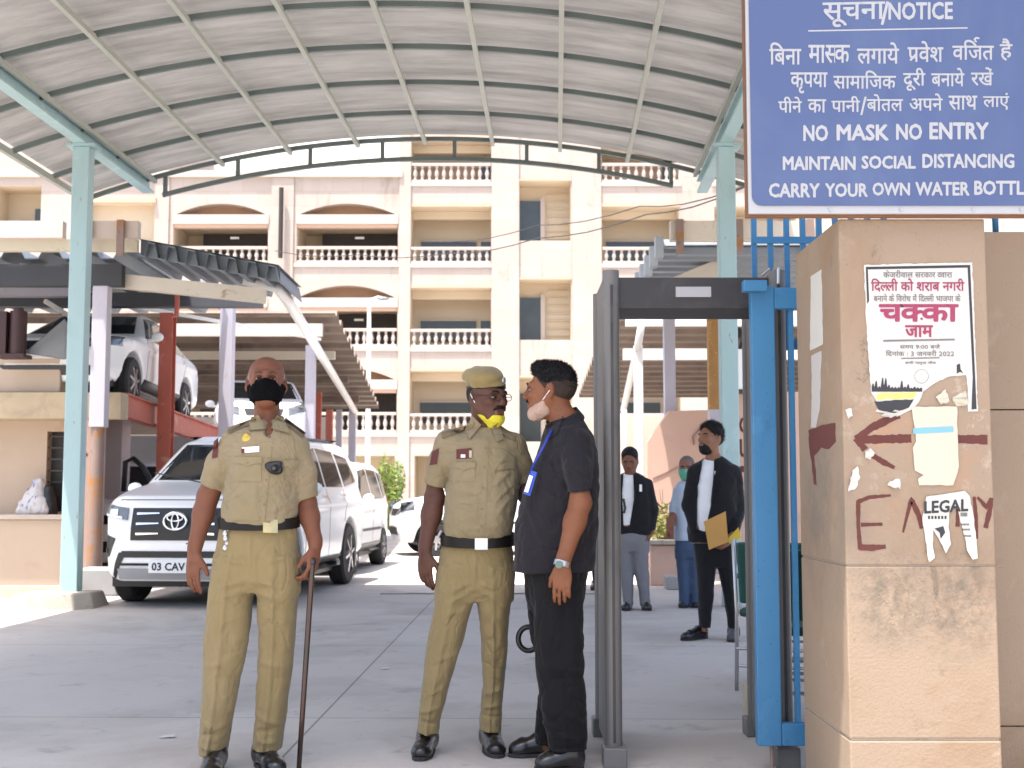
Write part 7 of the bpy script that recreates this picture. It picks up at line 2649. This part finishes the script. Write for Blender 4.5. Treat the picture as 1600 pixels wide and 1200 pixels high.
D6 = 12.9
S6 = dict(
    torso=[(748, 1067, 1082, .055, .02), (755, 1058, 1094, .09), (764, 1054, 1099, .11), (790, 1053, 1100, .12), (820, 1053, 1099, .125), (845, 1053, 1098, .13)],
    hip=[(835, 1055, 1096, .12), (858, 1054, 1096, .13), (872, 1055, 1096, .10)],
    legs=[[(860, 1055, 1078, .10), (900, 1058, 1078, .085), (930, 1061, 1078, .08), (947, 1061, 1078, .08)], [(860, 1074, 1096, .10), (900, 1076, 1095, .085), (930, 1078, 1094, .08), (949, 1078, 1094, .08)]],
    arms=[dict(j=[(1060, 766), (1053, 800), (1049, 822, -.10)], r=(.048, .04, .028), hand=dict(a=(-.2, -.4, -.4), n=(1, 0, 0), t=(0, 0, 1))), dict(j=[(1094, 766), (1100, 800), (1098, 838)], r=(.048, .04, .028), hand=dict(a=(0, 0, -1), n=(-1, 0, 0), t=(0, -1, 0)))],
    sleeves=[dict(j=[(1061, 767), (1055, 790), (1052, 802)], r=(.06, .056, .054)), dict(j=[(1093, 767), (1098, 788), (1099, 802)], r=(.06, .056, .052))],
    neck=((1074, 750, .01), .05), head=(1073, 731, -.02), look=(-18, -8, 0), hs=.97, eyes=False,
    skin=skin('skin_ruddy_brown', (.22, .10, .07)), smat=blue_shirt, tmat=jeans, seed=41, crease=.002)
b6, j6, jv6, t6, tv6, C6, M6, L6, hs6 = person('man in pale blue shirt and jeans with green mask behind the black suited man', D6, S6, .009)
mask_on('face_mask', C6, M6, hs6, b6, pm('green_mask_cloth', (.10, .38, .27), .8, var=.06), -.125, -.012, .010)
shell('hair', C6, M6, hs6, b6, pm('greying_hair', (.10, .09, .09), .7, var=.4, vs=80), [((0, .016, .040), (.080, .100, .086))], [((0, -.040, .05), (0, -1, -.3)), ((0, 0, -.045), (0, 0, -1))], .006)
shoe(b6, P(1070, 940, 13.1), P(1066, 953, 12.8), black_pl)
shoe(b6, P(1087, 940, 13.1), P(1088, 953, 12.8), black_pl)
fo_ = MB().prism([P(1042, 808, D6 - .2), P(1053, 806, D6 - .2), P(1053, 842, D6 - .2), P(1041, 843, D6 - .2)], (.0, .05, 0)).build('folder', pm('brown_folder', (.20, .07, .035), .6, var=.15), loc=P(1047, 825, D6 - .2))
tag(fo_, 'reddish brown folder carried by the man in the green mask', 'folder')

D7 = 15.2
S7 = dict(
    torso=[(722, 926, 940, .055), (728, 920, 948, .09), (736, 914, 953, .11), (760, 914, 953, .12), (790, 915, 952, .12), (815, 914, 953, .125)],
    hip=[(805, 917, 951, .12), (825, 917, 952, .13), (838, 918, 951, .10)],
    legs=[[(830, 918, 936, .095), (870, 922, 937, .085), (900, 925, 938, .08), (912, 926, 938, .08)], [(830, 934, 951, .095), (870, 936, 950, .085), (900, 938, 950, .08), (911, 938, 950, .08)]],
    arms=[dict(j=[(917, 738), (913, 768), (915, 798)], r=(.048, .04, .028), hand=dict(a=(0, 0, -1), n=(1, 0, 0), t=(0, -1, 0))), dict(j=[(950, 738), (955, 768), (953, 798)], r=(.048, .04, .028), hand=dict(a=(0, 0, -1), n=(-1, 0, 0), t=(0, -1, 0)))],
    sleeves=[dict(j=[(918, 739), (914, 760), (914, 775)], r=(.06, .056, .052)), dict(j=[(949, 739), (954, 760), (954, 775)], r=(.06, .056, .052))],
    neck=((933, 724, .01), .05), head=(934, 709, -.02), look=(20, 0, 0), hs=1.0,
    skin=skin_b, smat=pm('checked_shirt_cloth', (.28, .30, .38), .85, var=.3, vs=30, bump=.3, bs=14), tmat=black_cloth, seed=51, crease=.002)
b7, j7, jv7, t7, tv7, C7, M7, L7, hs7 = person('man in grey blue shirt and dark trousers half hidden behind the detector panel', D7, S7, .010)
shell('hair', C7, M7, hs7, b7, hair_b, [((0, .014, .055), (.083, .104, .082)), ((0, .030, .030), (.080, .092, .085))], [((0, -.06, .055), (0, -1, -.6)), ((0, 0, -.045), (0, -.4, -1))], .007)
shoe(b7, P(931, 908, 15.4), P(927, 920, 15.1), shoe_m)
shoe(b7, P(944, 908, 15.4), P(946, 920, 15.1), shoe_m)

# a few scraps of litter on the paving
for (px, py, w, lb) in ((262, 1153, .035, 'white paper scrap lying on the paving left of the bald officer'), (602, 1046, .03, 'tiny pale scrap lying on the paving between the two officers')):
    r_ = ray(px, py)
    s_ = -H / r_.z
    c = Vector((r_.x * s_, r_.y * s_, .004))
    o = MB().add([c + Vector((-w, -w * .6, 0)), c + Vector((w, -w * .4, .004)), c + Vector((w * .8, w * .7, .010)), c + Vector((-w * .7, w * .6, .003)),
                  c + Vector((-w, -w * .6, .002)), c + Vector((w, -w * .4, .006)), c + Vector((w * .8, w * .7, .012)), c + Vector((-w * .7, w * .6, .005))],
                 [(3, 2, 1, 0), (4, 5, 6, 7), (0, 1, 5, 4), (1, 2, 6, 5), (2, 3, 7, 6), (3, 0, 4, 7)]).build('paper_scrap', paper, loc=c)
    tag(o, lb, 'paper')
